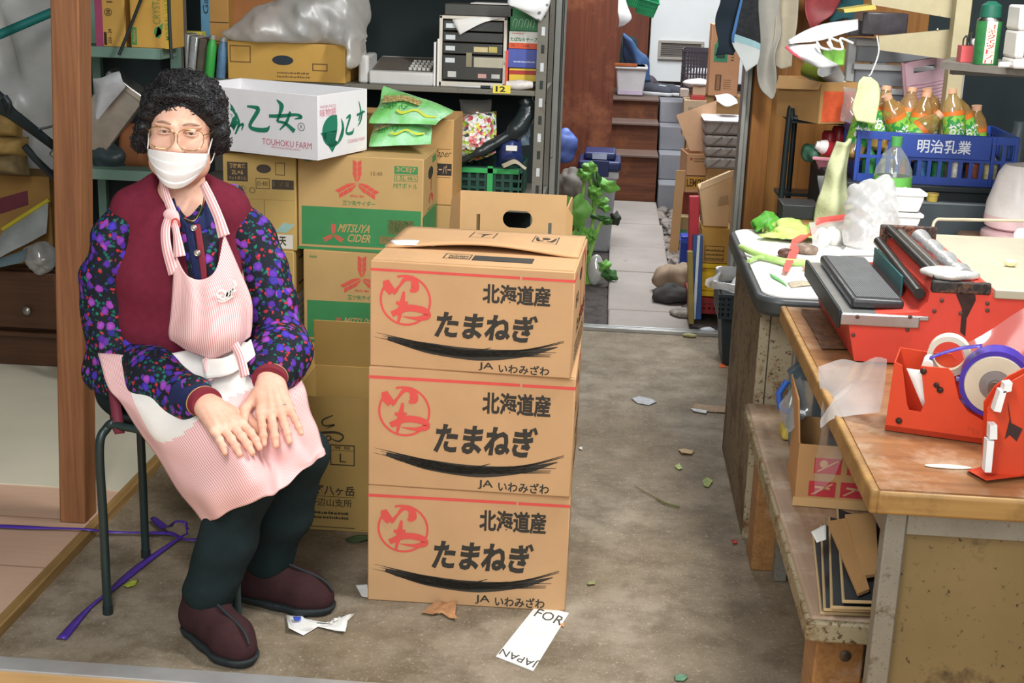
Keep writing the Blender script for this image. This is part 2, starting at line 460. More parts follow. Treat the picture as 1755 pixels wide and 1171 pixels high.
g = G(); g.box((-1.33, 2.59, -.1), (2.4, 5.76, 0)); structure('floor', g, concrete())
g = G(); g.box((-3.2, -.5, -.1), (2.4, 2.535, -.002)); structure('floor_front', g, boards('#b98f5c', '#c9a26c', .45, '#5b4630', 0))
g = G(); g.box((-3.2, 2.535, -.1), (2.4, 2.59, .004)); structure('trim_threshold', g, rusty('#c9c8c6', '#7d766a', .66, 14, .3, .55), bev=.002)
g = G(); g.box((-3.2, 2.59, -.1), (-1.352, 3.52, .022)); structure('floor_left', g, boards('#c09c84', '#d0ae96', .30, '#a5846c', 0))
g = G(); g.box((-3.2, 3.52, -.1), (-1.352, 5.76, .026)); structure('floor_left_vinyl', g, plain('#cfc9b4', .45, var=.08, scale=2.5))
g = G(); g.box((-1.352, 2.59, -.05), (-1.325, 5.76, .027)); structure('trim_floor_edge', g, wood('#7d6038', '#a3824f', 1, 5), bev=.003)
# walls
g = G(); g.box((-3.2, 5.76, -.1), (-.22, 5.86, 2.9)); structure('wall_back_left', g, plain('#39474a', .8, var=.2, scale=4))
g = G(); g.box((1.28, 5.78, -.1), (2.4, 5.86, 2.9)); structure('wall_back_dark', g, plain('#343f42', .8, var=.2, scale=4))
g = G(); g.box((.62, 5.78, -.1), (1.28, 5.86, 2.9)); structure('wall_back_right', g, wood('#96622f', '#b9803f', 2, 2.4, .55))
g = G(); g.box((2.3, .5, -.1), (2.4, 5.78, 2.9)); structure('wall_right', g, plain('#323c3e', .8, var=.2, scale=4))
g = G(); g.box((-3.2, 1.0, -.1), (-3.1, 5.76, 2.9)); structure('wall_left', g, plain('#525a58', .8, var=.2, scale=4))
g = G(); g.box((-3.2, 1.2, 2.9), (2.4, 5.86, 3.0)); structure('ceiling', g, plain('#8c8a84', .8, var=.1, scale=3))
# opening to the alley: jambs, rails, post
g = G(); x0, x1, _, _ = fit(941, 200, 961, 300, 5.7); ALU = rusty('#a5a69f', '#6f6a5e', .7, 10, .4, .35)
g.box((x0, 5.62, 0), (x0+.034, 5.74, 2.4)); g.box((x0+.044, 5.62, 0), (x1, 5.74, 2.4)); g.box((x0+.034, 5.66, 0), (x0+.044, 5.74, 2.4))
g.box((x0+.008, 5.614, .76), (x0+.022, 5.62, .88)); structure('trim_jamb_left', g, ALU, bev=.003)
g = G(); g.box((.535, 5.64, 0), (.552, 5.76, 2.4)); g.box((.552, 5.68, 0), (.572, 5.76, 2.4)); structure('trim_jamb_right', g, ALU, bev=.002)
g = G(); g.box((.575, 5.62, 0), (.655, 5.78, 2.4)); structure('trim_post_right', g, wood('#8c5a2c', '#b47a3c', 2, 4), bev=.004)
g = G()
for k, y in enumerate((5.70, 5.735, 5.775)): g.box((-.22, y, 0), (.535, y+.014, .016-.004*k))
structure('trim_sliding_door_rail', g, STEEL, bev=.001)
# alley ground
SOIL = rusty('#4c4440', '#332d2a', .5, 12, .9)
g = G(); g.box((-.9, 5.80, -.12), (1.6, 13.0, -.03)); structure('floor_alley', g, SOIL)
SLAB = rusty('#999089', '#847a73', .6, 6, .8)
ys = [5.80, 6.12, 6.98, 7.66, 8.42, 9.3]
for i in range(5):
    g = G(); x1 = .40-.014*i; g.box((.035-.003*i, ys[i]+.008, -.09), (x1-.02*(i == 2), ys[i+1]-.008, .0-.002*(i % 2))); structure('floor_alley_slab', g, SLAB, bev=.008)
g = G(); g.box((.46, 6.9, -.1), (1.5, 9.2, .01)); structure('floor_alley_kerb', g, SLAB, bev=.01)
# steps up at the end of the alley
BR = wood('#4d2a1d', '#7a4a30', 0, 2, .6, '#8a5533')
TRD = plain('#6f5a50', .6, var=.15, scale=8)
zz = [-.02, .30, .49, .635]; yy = [9.34, 9.62, 9.9]
for i in range(3):
    g = G(); g.box((-.6, yy[i], zz[i]), (.335, yy[i]+.05, zz[i+1])); s = structure('step_riser', g, BR)
    g = G(); g.box((-.6, yy[i]-.03, zz[i+1]), (.34, yy[i]+.32, zz[i+1]+.018)); structure('step_tread', g, TRD, bev=.004)
CB = rusty('#85858a', '#6a6a70', .62, 9, .85)
for i, (z0, z1, y) in enumerate(((-.05, .14, 9.2), (.14, .32, 9.42), (.32, .49, 9.64), (.49, .645, 9.86))):
    g = G(); g.box((.35, y, z0), (.66, y+.5, z1)); structure('step_block', g, CB, bev=.008)
g = G(); g.box((-.6, 10.2, -.1), (1.5, 12.2, .645)); structure('floor_landing', g, plain('#5a4c44', .7))
# alley walls
PW = wood('#5b2c1e', '#7d442c', 2, 1.6, .5, '#9a6040')
x0, x1, _, _ = fit(962, 100, 1052, 200, 8.1)
g = G(); g.box((x0-.12, 8.1, -.1), (x1, 8.2, 2.6)); structure('wall_alley_left', g, PW)
g = G(); g.box((-.42, 5.87, -.1), (-.36, 13, 2.6)); structure('wall_alley_side', g, PW)
g = G(); g.box((1.5, 5.87, -.1), (1.56, 13, 2.6)); structure('wall_alley_right', g, plain('#3a4246', .8))
g = G(); g.box((-.42, 12.2, -.1), (1.56, 12.3, 2.6)); structure('wall_alley_end', g, PW)
x0, x1, _, _ = fit(1050, 40, 1112, 60, 10.9)
g = G(); g.box((x0, 10.9, .64), (x1, 10.96, 2.4)); structure('wall_alley_panel', g, wood('#5a2d1f', '#74402b', 2, 2))
# white door with a letter slot vent
x0, x1, z0, z1 = fit(1114, 0, 1226, 141, 11.0)
dr = structure('door_1', G().box((x0, 11.0, z0), (x1+.25, 11.05, 2.2)), plain('#dcdedd', .5, var=.05, scale=3), bev=.004)
a0, a1, b0, b1 = fit(1128, 70, 1206, 103, 10.98)
g = G(); t = .022
for r in ((a0, b0, a1, b0+t), (a0, b1-t, a1, b1), (a0, b0+t, a0+t, b1-t), (a1-t, b0+t, a1, b1-t)): g.box((r[0], 10.975, r[1]), (r[2], 11.0, r[3]))
structure('vent_frame', g, plain('#a39c92', .5), dr, bev=.003)
g = G()
for i in range(7): z = b0+t+(b1-b0-2*t)*(i+.5)/7; g.box((a0+t, 10.985, z-.004), (a1-t, 10.999, z+.006))
structure('vent_slats', g, plain('#6d645e', .6), dr)
# wooden post beside the seated person
c0 = at(82, 470, 3.36)
def post():
    L0, L1, R1 = at(82, 0, 3.36), at(100, 897, 3.36), at(180, 870, 3.42)
    b, tp = gz(102, 897, .02), at(84, -60, gz(102, 897, .02)[1])
    Fv = Vector((.072, 0, 0)); Sv = Vector((0, .082, 0))
    B = Vector(b); B.z = .022; T = Vector(tp); T.z = 2.9; k = (2.9-.022)/(tp[2]-.022); T.x = B.x+(tp[0]-b[0])*k; T.y = B.y
    g = G(); g.hexa([B, B+Fv, B+Fv+Sv, B+Sv, T, T+Fv, T+Fv+Sv, T+Sv]); return g
structure('column_wooden_post', post(), wood('#6f4429', '#946440', 2, 3.2, .6), bev=.004)
# ================================================================ ONION CARTONS
def onion(P):
    f = P.f()
    f.rect(.0, .905, .735, .93, 1); f.rect(.745, .903, 1.0, .928, 1)
    # round mark with brushed kana
    f.ring(.176, .645, .128, .011, 1, a0=2.3, a1=2.3+5.9)
    al = f.ux.length/f.uy.length; cm = lambda *p: [(.176+.128*a, .645+.128*al*b) for a, b in p]
    f.stroke(cm((-.76, .74), (-.68, .5), (-.5, .28)), [.03, .048, .04], 1, lift=.0016); f.stroke(cm((-.5, .30), (-.38, .36), (-.24, .56)), [.034, .02, .008], 1, lift=.0019)
    f.stroke(cm((-.26, .5), (.0, .85), (.3, .82), (.36, .5), (.18, .36)), [.01, .022, .034, .044, .012], 1, 24, .0011)
    f.stroke(cm((-.06, .34), (-.14, -.2), (-.26, -.86)), [.012, .03, .012], 1, lift=.0012)
    f.stroke(cm((-.36, -.1), (-.1, -.16), (.1, -.06)), [.014, .028, .008], 1, lift=.0013)
    f.stroke(cm((-.08, -.2), (-.3, -.42), (-.52, -.56)), [.01, .018, .026], 1, lift=.0014)
    f.stroke(cm((-.52, -.58), (.06, -.30), (.68, -.34), (.86, -.55), (.5, -.68), (-.1, -.64)), [.026, .034, .034, .036, .02, .003], 1, 30, .0015)
    f.text('北海道産', .555, .66, .885, .85, 0, .032)
    f.text('たまねぎ', .33, .315, .825, .575, 0, .042, shear=.04)
    # brush sweep
    rs = random.Random(3)
    f.stroke([(.09, .275), (.3, .205), (.55, .175), (.78, .22), (.93, .295)], [.02, .055, .062, .036, .004], 0, 30)
    for i in range(16):
        y = rs.uniform(-.045, .05); a = rs.uniform(.02, .16)
        f.stroke([(a, .30+y*.8-a*.25), (.3, .21+y*.8), (.5, .18+y*.6), (rs.uniform(.55, .95), .22+y*.7)], [.001, .008, .012, .002], 0, 20)
    for i in range(5):
        y = rs.uniform(0, .05); f.stroke([(.62, .19+y*.4), (.8, .235+y*.6), (.96, .31+y)], [.002, .005, .001], 0, 16)
    f.text('JA', .545, .025, .62, .105, 0, .012); f.text('いわみざわ', .645, .015, .895, .105, 0, .022)
    r = P.r()
    r.rect(.0, .905, .2, .93, 1); r.text('F1', .16, .60, .33, .72, 0, .02); r.ring(.72, .66, .2, .02, 1)
    r.text('たまねぎ', .3, .3, .95, .45, 0, .04); r.lines(.2, .08, .9, .26, 4, 0, seed=5); r.disc(.5, .82, .1, 2, ry=.035)
    t = P.t()
    for x in (.40, .73):
        t.frame(x, .63, x+.13, .86, .005, 0)
        if x < .5: t.stroke([(x+.065, .67), (x+.065, .76), (x+.02, .80)], [.01, .012, .004], 0); t.stroke([(x+.065, .76), (x+.11, .80)], [.03, .004], 0)
        else: t.disc(x+.065, .78, .022, 0); t.stroke([(x+.015, .80), (x+.03, .70), (x+.06, .70)], [.012, .018, .01], 0); t.stroke([(x+.115, .80), (x+.10, .70), (x+.07, .70)], [.012, .018, .01], 0)
    t.frame(.335, .14, .47, .27, .006, 0); t.lines(.36, .16, .46, .25, 2, 0, seed=2); t.rect(.48, .13, .78, .26, 0); 
OPM = [plain('#34302a', .7, var=.12), plain('#d8524a', .7, var=.08), plain('#3a2c1c', .8)]
ONI = cardboard('#c29a70')
FD = dict(b=(-.532, 2.987), )
def onion_box(fl, z, size, rz, label):
    w, d, h = size; c, s = math.cos(rz), math.sin(rz)
    loc = (fl[0]+c*w/2-s*d/2, fl[1]+s*w/2+c*d/2, z)
    return carton('onion_carton', label, loc, size, rz, ONI, onion, OPM, group='stacked onion cartons', seam=False)
for fl, z, size, rz, lab in (((-.535, 2.985), 0, (.487, .40, .302), .012, 'brown onion carton at the bottom of the stack, standing on the concrete'),
                             ((-.535, 2.983), .304, (.486, .40, .296), -.01, 'brown onion carton in the middle of the stack of three'),
                             ((-.533, 2.985), .602, (.472, .41, .252), -.045, 'brown onion carton on top of the stack with its lid flap lifting')):
    b = onion_box(fl, z, size, rz, lab)
    w, d, h = size
    if z > .5:
        # top: fixed back flap lying over the front flap, its front edge bowed up
        def top(u, v):
            x = -w/2+.004+(w-.008)*u; y = -.065+(d/2+.063)*v+.012*math.sin(u*math.pi)*(1-v); zz = h+.002+.016*math.sin(u*math.pi)**1.5*(1-v)
            return np.array((x, y, zz))
        g = G().surf([[top(i/24, j/8) for j in range(9)] for i in range(25)]); part('flap', g, ONI, b, solid=.005, off=1)
        g = G().box((-w/2+.004, -d/2+.004, h), (w/2-.004, -.055, h+.002)); part('flap', g, ONI, b)
        for o in b.children:
            if o.name.startswith('printed'):
                for v in o.data.vertices:
                    if v.co.z > h-.001:
                        u = (v.co.x+w/2)/w; q = max(0, min(1, (v.co.y+.065)/(d/2+.063)))
                        v.co.z += .0015+((.0068+.016*math.sin(u*math.pi)**1.5*(1-q)) if v.co.y > -.055 else .001)
    else:
        for y0, y1 in ((-d/2+.002, -.001), (.001, d/2-.002)):
            g = G().box((-w/2+.003, y0, h), (w/2-.003, y1, h+.0015)); part('flap', g, ONI, b)
g = patch([[gz(668, 412, .861), gz(676, 420, .861)], [gz(700, 411, .866), gz(705, 420, .866)], [gz(735, 413, .862), gz(745, 422, .862)]], 12, 5)
solo('paper_label', G().surf(g), WHITE, 'torn white paper label on the lid of the topmost onion carton', 'label', solid=.001)
# ================================================================ CARTONS BEHIND
def mark3(f, x, y, s, mi=1):
    """three arrow shafts meeting in a star"""
    a = f.ux.length/f.uy.length
    for ang in (90, 210, 330):
        c, sn = math.cos(math.radians(ang)), math.sin(math.radians(ang))
        for sd in (-1, 1):
            for k in range(4):
                r0 = s*(.05+.24*k); r1 = r0+s*.215
                P = [(r0, sd*.02*s), (r1, sd*.02*s), (r1+s*.1, sd*.2*s*(1 if k else .9)), (r0+s*.1, sd*.2*s*(1 if k else .5))]
                f.poly([(x+(u*c-v*sn), y+(u*sn+v*c)*a) for u, v in P][::sd], mi)
def cider(P):
    f = P.f(); f.rect(.03, .055, .985, .46, 2); f.rect(0, 0, .98, .03, 2)
    mark3(f, .475, .72, .17); f.text('SINCE 1884', .42, .575, .53, .60, 1, .01); f.text('三ツ矢サイダー', .36, .485, .62, .54, 2, .015)
    f.text('MITSUYA', .33, .20, .585, .29, 3, .02, lift=.0014, shear=.1); f.text('CIDER', .40, .10, .59, .185, 3, .02, lift=.0014, shear=.1); mark3(f, .285, .165, .085)
    for q in ((.72, .2, .93, .36), (.65, .09, .87, .185)): f.rect(*q, 3); f.frame(*q, .006, 2, .0012); f.bars(q[0]+.02, q[1]+.03, q[2]-.02, q[3]-.02, 18, 2)
    f.rect(.77, .84, .955, .92, 2); f.text('2CEJ7', .785, .85, .94, .91, 3, .02, lift=.0014)
    f.frame(.77, .765, .955, .83, .003, 2); f.text('1.5L', .785, .775, .86, .82, 2); f.text('8本入', .875, .775, .945, .82, 2)
    f.text('PETボトル', .765, .69, .955, .745, 2); f.text('15:40', .585, .81, .675, .85, 4); f.text('Asahi', .05, .92, .11, .95, 2, .01)
    r = P.r(); r.rect(0, .055, 1, .40, 2); mark3(r, .55, .58, .16); r.text('三ツ矢サイダー', .25, .40, .8, .44, 2); r.disc(.5, .8, .17, 5, ry=.07); r.rect(.62, .89, .88, .96, 2)
CPM = [INK, REDINK, GREENINK, CARDY, plain('#7d6a48', .7), BLACKM]
CID = cardboard('#c2a06a')
xa, xb, za, zb = fit(512, 258, 712, 405, 4.2)
W = .405; zt = .925
for k, lab, dx, rz in ((0, 'cider carton at the bottom of its stack, mostly hidden behind the open greenish carton', .02, 0), (1, 'cider carton in the middle of the stack, partly hidden behind the onion cartons', .014, .0), (2, 'cider carton with green band on top of its stack, a hand hole in its side', 0, -.02)):
    carton('cider_carton', lab, (-.982+W/2+dx, 4.2+.14, .309*k), (W, .29, .307), rz, CID, cider, CPM, group='stacked cider cartons')
def water2l(P):
    f = P.f(); f.rect(.06, .72, .34, .92, 0); f.text('発酵素茶', .09, .855, .31, .905, 2, .02, lift=.0014); f.text('2L×6', .12, .79, .28, .84, 2, .02, lift=.0014); f.text('ペットボトル', .08, .73, .32, .775, 2, .01, lift=.0014)
    f.text('つぶしやすい', .08, .63, .32, .68, 0); f.text('はさずやすい', .08, .575, .32, .62, 0); f.disc(.56, .86, .10, 0, ry=.06)
    f.frame(.72, .8, .85, .93, .008, 0); f.frame(.45, .65, .64, .76, .008, 0); f.text('05:480', .47, .68, .62, .73, 0); f.rect(.67, .65, .97, .75, 0); f.bars(.69, .68, .95, .73, 16, 2)
    f.ring(.40, .63, .04, .008, 0); f.rect(.02, .535, .98, .538, 4); f.rect(.56, .0, .565, .53, 0)
    f.poly([(.7, .2), (.83, .3), (.98, .28), (.86, .19)], 3); f.rect(.70, .02, .95, .17, 5); f.text('天', .76, .05, .86, .15, 0, .03, lift=.0014)
    r = P.r(); r.rect(.1, .1, .6, .5, 5); r.frame(.2, .6, .5, .9, .02, 0); r.lines(.15, .15, .55, .45, 4, 3)
WPM = [plain('#4a4036', .7), REDINK, CARDY, plain('#9fc3b8', .6), plain('#a98a58', .7), plain('#e0ddd2', .6)]
xa, xb, za, zb = fit(380, 262, 506, 440, 4.18)
for k, lab in ((0, 'drink carton at the bottom of the stack behind the seated person'), (1, 'drink carton in the middle of the stack behind the seated person'), (2, 'drink carton under the white farm carton, a dark hand hole in its front')):
    carton('drink_carton', lab, (xa+.12-.012*(k == 1)+.008*(k < 2), 4.18+.15, .306*k), (.235, .29, .304), .02-.03*(k == 1), cardboard('#c4a565'), water2l, WPM, group='stacked drink cartons')
# white farm carton, open, tilted on the two stacks
def farm(P):
    f = P.f(); f.text('FRESH EGGS', .03, .885, .215, .935, 1, .01)
    # round blob with a reversed figure, then two brushed characters
    f.disc(.29, .52, .105, 0, ry=.115); f.poly([(.18, .45), (.30, .17), (.42, .5)], 0)
    f.stroke([(.31, .83), (.33, .7), (.30, .58)], [.03, .04, .03], 2, lift=.0012); f.stroke([(.27, .6), (.34, .62), (.37, .55)], .03, 2, lift=.0012); f.stroke([(.35, .6), (.33, .45), (.28, .38)], [.03, .03, .02], 2, lift=.0012)
    f.stroke([(.28, .32), (.34, .36), (.36, .3)], .025, 2, lift=.0012); f.stroke([(.39, .62), (.41, .45), (.38, .28)], [.01, .02, .012], 0); f.stroke([(.4, .4), (.44, .45), (.43, .35)], [.01, .02, .006], 0)
    f.stroke([(.475, .74), (.53, .735), (.56, .70), (.50, .48), (.50, .41), (.55, .385), (.62, .40), (.645, .47)], [.012, .022, .03, .024, .024, .028, .03, .004], 0, 30)
    f.stroke([(.70, .885), (.735, .80), (.72, .66), (.70, .55)], [.008, .035, .02, .016], 0)
    f.stroke([(.70, .55), (.76, .53), (.83, .42)], [.014, .02, .03], 0); f.stroke([(.80, .72), (.77, .55), (.72, .42)], [.016, .022, .008], 0)
    f.stroke([(.64, .62), (.72, .635), (.84, .68), (.88, .65), (.83, .61)], [.02, .024, .018, .022, .004], 0, 24)
    f.ring(.88, .50, .026, .004, 4); f.text('R', .872, .47, .889, .53, 4)
    f.text('TOUHOKU FARM', .585, .165, .955, .265, 1, .0); f.text('MISAWA,AOMORI,JAPAN', .655, .115, .87, .15, 1)
    r = P.r(); r.text('FRESH EGGS', .05, .80, .35, .84, 3); r.text('味物語', .04, .66, .36, .79, 3, .01)
    r.disc(.30, .42, .22, 0, ry=.17); r.poly([(.05, .42), (.28, .08), (.52, .42)], 0); r.stroke([(.40, .68), (.42, .45), (.36, .25)], [.06, .09, .05], 2, lift=.0012)
    r.stroke([(.56, .58), (.64, .6), (.56, .36), (.68, .33), (.72, .4)], [.02, .04, .03, .04, .01], 0, 24); r.stroke([(.82, .82), (.86, .66), (.82, .5)], [.01, .03, .02], 0); r.stroke([(.9, .66), (.86, .5), (.8, .42)], [.03, .03, .01], 0); r.stroke([(.78, .6), (.95, .64)], [.03, .02], 0)
    r.text('TOUHOKU FARM', .58, .17, .95, .23, 3)
FPM = [plain('#1f7a5f', .7, var=.06), plain('#c65a72', .7), plain('#e9e8e8', .6), plain('#dd9aa8', .7), plain('#3a3a3a', .7)]
pc = at(545, 281, 4.02)          # nearest bottom corner
pr_ = at(629, 262, 4.29); pl_ = at(322, 256, 4.19)
def quadbox():
    c = Vector(pc); r = Vector(pr_); l = Vector(pl_)
    ux = (c-l); w_ = ux.length; ux.normalize(); uy = (r-c); d_ = uy.length; uy.normalize()
    nz = ux.cross(uy).normalized(); uy = nz.cross(ux)
    return c, ux, uy, nz, w_, d_
c, ux, uy, nz, w_, d_ = quadbox(); h_ = .195
M3 = Matrix((ux, uy, nz)).transposed()
ctr = c-ux*w_/2+uy*d_/2
FARMZ = .934
ctr.z = max(ctr.z, FARMZ)
carton('farm_carton', 'open white farm carton with green brushed characters, resting across two stacks', ctr, (w_, d_, h_), mat=plain('#e9e8ea', .55, var=.03), prints=farm, pm=FPM, open_top=True, rot=M3.to_euler())
# open greenish carton with brushed mark, beside the onion cartons
def veg(P):
    f = P.f(); K = 0
    f.stroke([(.09, .79), (.13, .78)], [.006, .018], K); f.stroke([(.07, .755), (.12, .75), (.11, .72)], [.006, .016, .006], K); f.stroke([(.08, .70), (.15, .725), (.30, .745), (.36, .72), (.33, .68), (.27, .70)], [.006, .02, .018, .012, .012, .005], K, 24)
    f.stroke([(.29, .87), (.22, .83), (.23, .79), (.30, .80), (.24, .77)], [.008, .012, .01, .012, .005], K, 24); f.ring(.26, .70, .02, .008, K); f.ring(.20, .715, .02, .008, K)
    f.frame(.27, .50, .44, .655, .008, K); f.rect(.27, .61, .44, .613, K); f.text('等 級', .30, .62, .41, .645, K); f.text('L', .335, .525, .38, .59, K)
    f.text('長野八ヶ岳', .085, .27, .44, .345, K, .02); f.rect(.12, .258, .44, .262, K); f.text('野辺山支所', .12, .185, .42, .245, K, .01); f.lines(.14, .09, .40, .16, 2, K, seed=8)
    f.disc(.05, .17, .012, K); f.rect(.07, .022, .44, .028, K)
vb = gz(500, 905, 0)
carton('vegetable_carton', 'open olive brown carton with brushed black mark between person and onion cartons', (vb[0]+.2, vb[1]+.15, 0), (.40, .30, .385), .0, CARDD, veg, [plain('#3d3422', .7)], open_top=True,
       flaps=[('l', .13, 18), ('b', .14, -8)])
# fruit carton with a hand hole standing behind the onion stack, on a plain carton
sx = at(790, 380, 3.72)[0]; ex = at(972, 385, 3.72)[0]
carton('plain_carton', 'plain carton hidden behind the onion stack, under the tray carton', ((sx+ex)/2, 3.9, 0), (ex-sx-.02, .30, .60), 0, CARDE)
t_ = thing('tray_carton', 'open tan tray carton with hand hole, standing behind the onion stack', 'carton', ((sx+ex)/2, 3.9, .602), -.03)
def holed(w, z0, z1, hole, slots, y, t=.005):
    """panel with an oblong hole and two slots, from strips"""
    g = G(); xs = sorted({-w/2, w/2, hole[0], hole[1]} | {s[0] for s in slots} | {s[1] for s in slots}); zs = sorted({z0, z1, hole[2], hole[3]} | {s[2] for s in slots} | {s[3] for s in slots})
    for i in range(len(xs)-1):
        for j in range(len(zs)-1):
            cx_, cz_ = (xs[i]+xs[i+1])/2, (zs[j]+zs[j+1])/2
            if any(s[0] < cx_ < s[1] and s[2] < cz_ < s[3] for s in [hole]+slots): continue
            g.box((xs[i], y, zs[j]), (xs[i+1], y+t, zs[j+1]))
    r = (hole[3]-hole[2])/2
    for cx_, sg in ((hole[0], 1), (hole[1], -1)):     # round the ends of the hole
        for q in (1, -1):
            P = [(0, r*q)]+[(sg*(r-r*math.cos(a)), q*r*math.sin(a)) for a in [math.pi/2*k/6 for k in range(7)]][::-1]
            P = [(cx_+x, hole[2]+r+z) for x, z in [(0, q*r)]+[(sg*r*(1-math.cos(a)), q*r*math.sin(a)) for a in [math.pi/2*k/6 for k in range(6)]]]
            if (q*sg) > 0: P = P[::-1]
            g.add([(x, y, z) for x, z in P]+[(x, y+t, z) for x, z in P], [tuple(range(len(P))), tuple(range(2*len(P)-1, len(P)-1, -1))])
    return g
w2 = ex-sx
part('side_panel', holed(w2, .12, .30, (-.03, .055, .20, .25), [(-.105, -.095, .16, .235), (.10, .11, .16, .22)], -.15), cardboard('#cfa877'), t_)
g = G().box((-w2/2, -.15, 0), (w2/2, .15, .005)); g.box((-w2/2, -.15, .005), (w2/2, -.145, .12)); g.box((-w2/2, .145, .005), (w2/2, .15, .10)); g.box((-w2/2, -.145, .005), (-w2/2+.005, .145, .25)); g.box((w2/2-.005, -.145, .005), (w2/2, .145, .25)); part('carton_body', g, cardboard('#c49c6b'), t_)
g = G().poly([(0, 0), (.0, .15), (.035, .12), (.045, 0)], (-w2/2, -.15, .15), (-.8, .5, 0), (0, 0, 1), .004); part('flap', g, cardboard('#c49c6b'), t_); g = G().poly([(0, 0), (.0, .15), (.03, .12), (.03, 0)], (w2/2, -.15, .12), (.6, .75, 0), (0, 0, 1), .004); part('flap', g, cardboard('#c49c6b'), t_)
# roll paper carton and a small carton behind the cider
xa, xb, za, zb = fit(735, 205, 776, 352, 4.51)
def rollp(P):
    f = P.f(); f.rect(.72, .655, .98, .66, 0); f.text('Roll Paper', .72, .54, .98, .65, 0, -.005, shear=.12); f.rect(.72, .35, .99, .49, 0); f.text('コトルペーパー', .73, .37, .985, .47, 2, .01, lift=.0014); f.rect(.72, .325, .98, .33, 0)
carton('roll_paper_carton', 'tan roll paper carton standing behind the upper cider carton', (xb-.20, 4.655, za), (.40, .28, zb-za), .0, cardboard('#c99f68'), rollp, [INK, REDINK, CARD])
carton('plain_carton', 'plain carton under the roll paper carton behind the cider stack', (xb-.16, 4.655, za-.30), (.46, .28, .298), .02, CARDY)
carton('plain_carton', 'lowest plain carton under the roll paper carton, on the floor', (xb-.16, 4.655, 0), (.46, .28, za-.302), .0, CARDY)
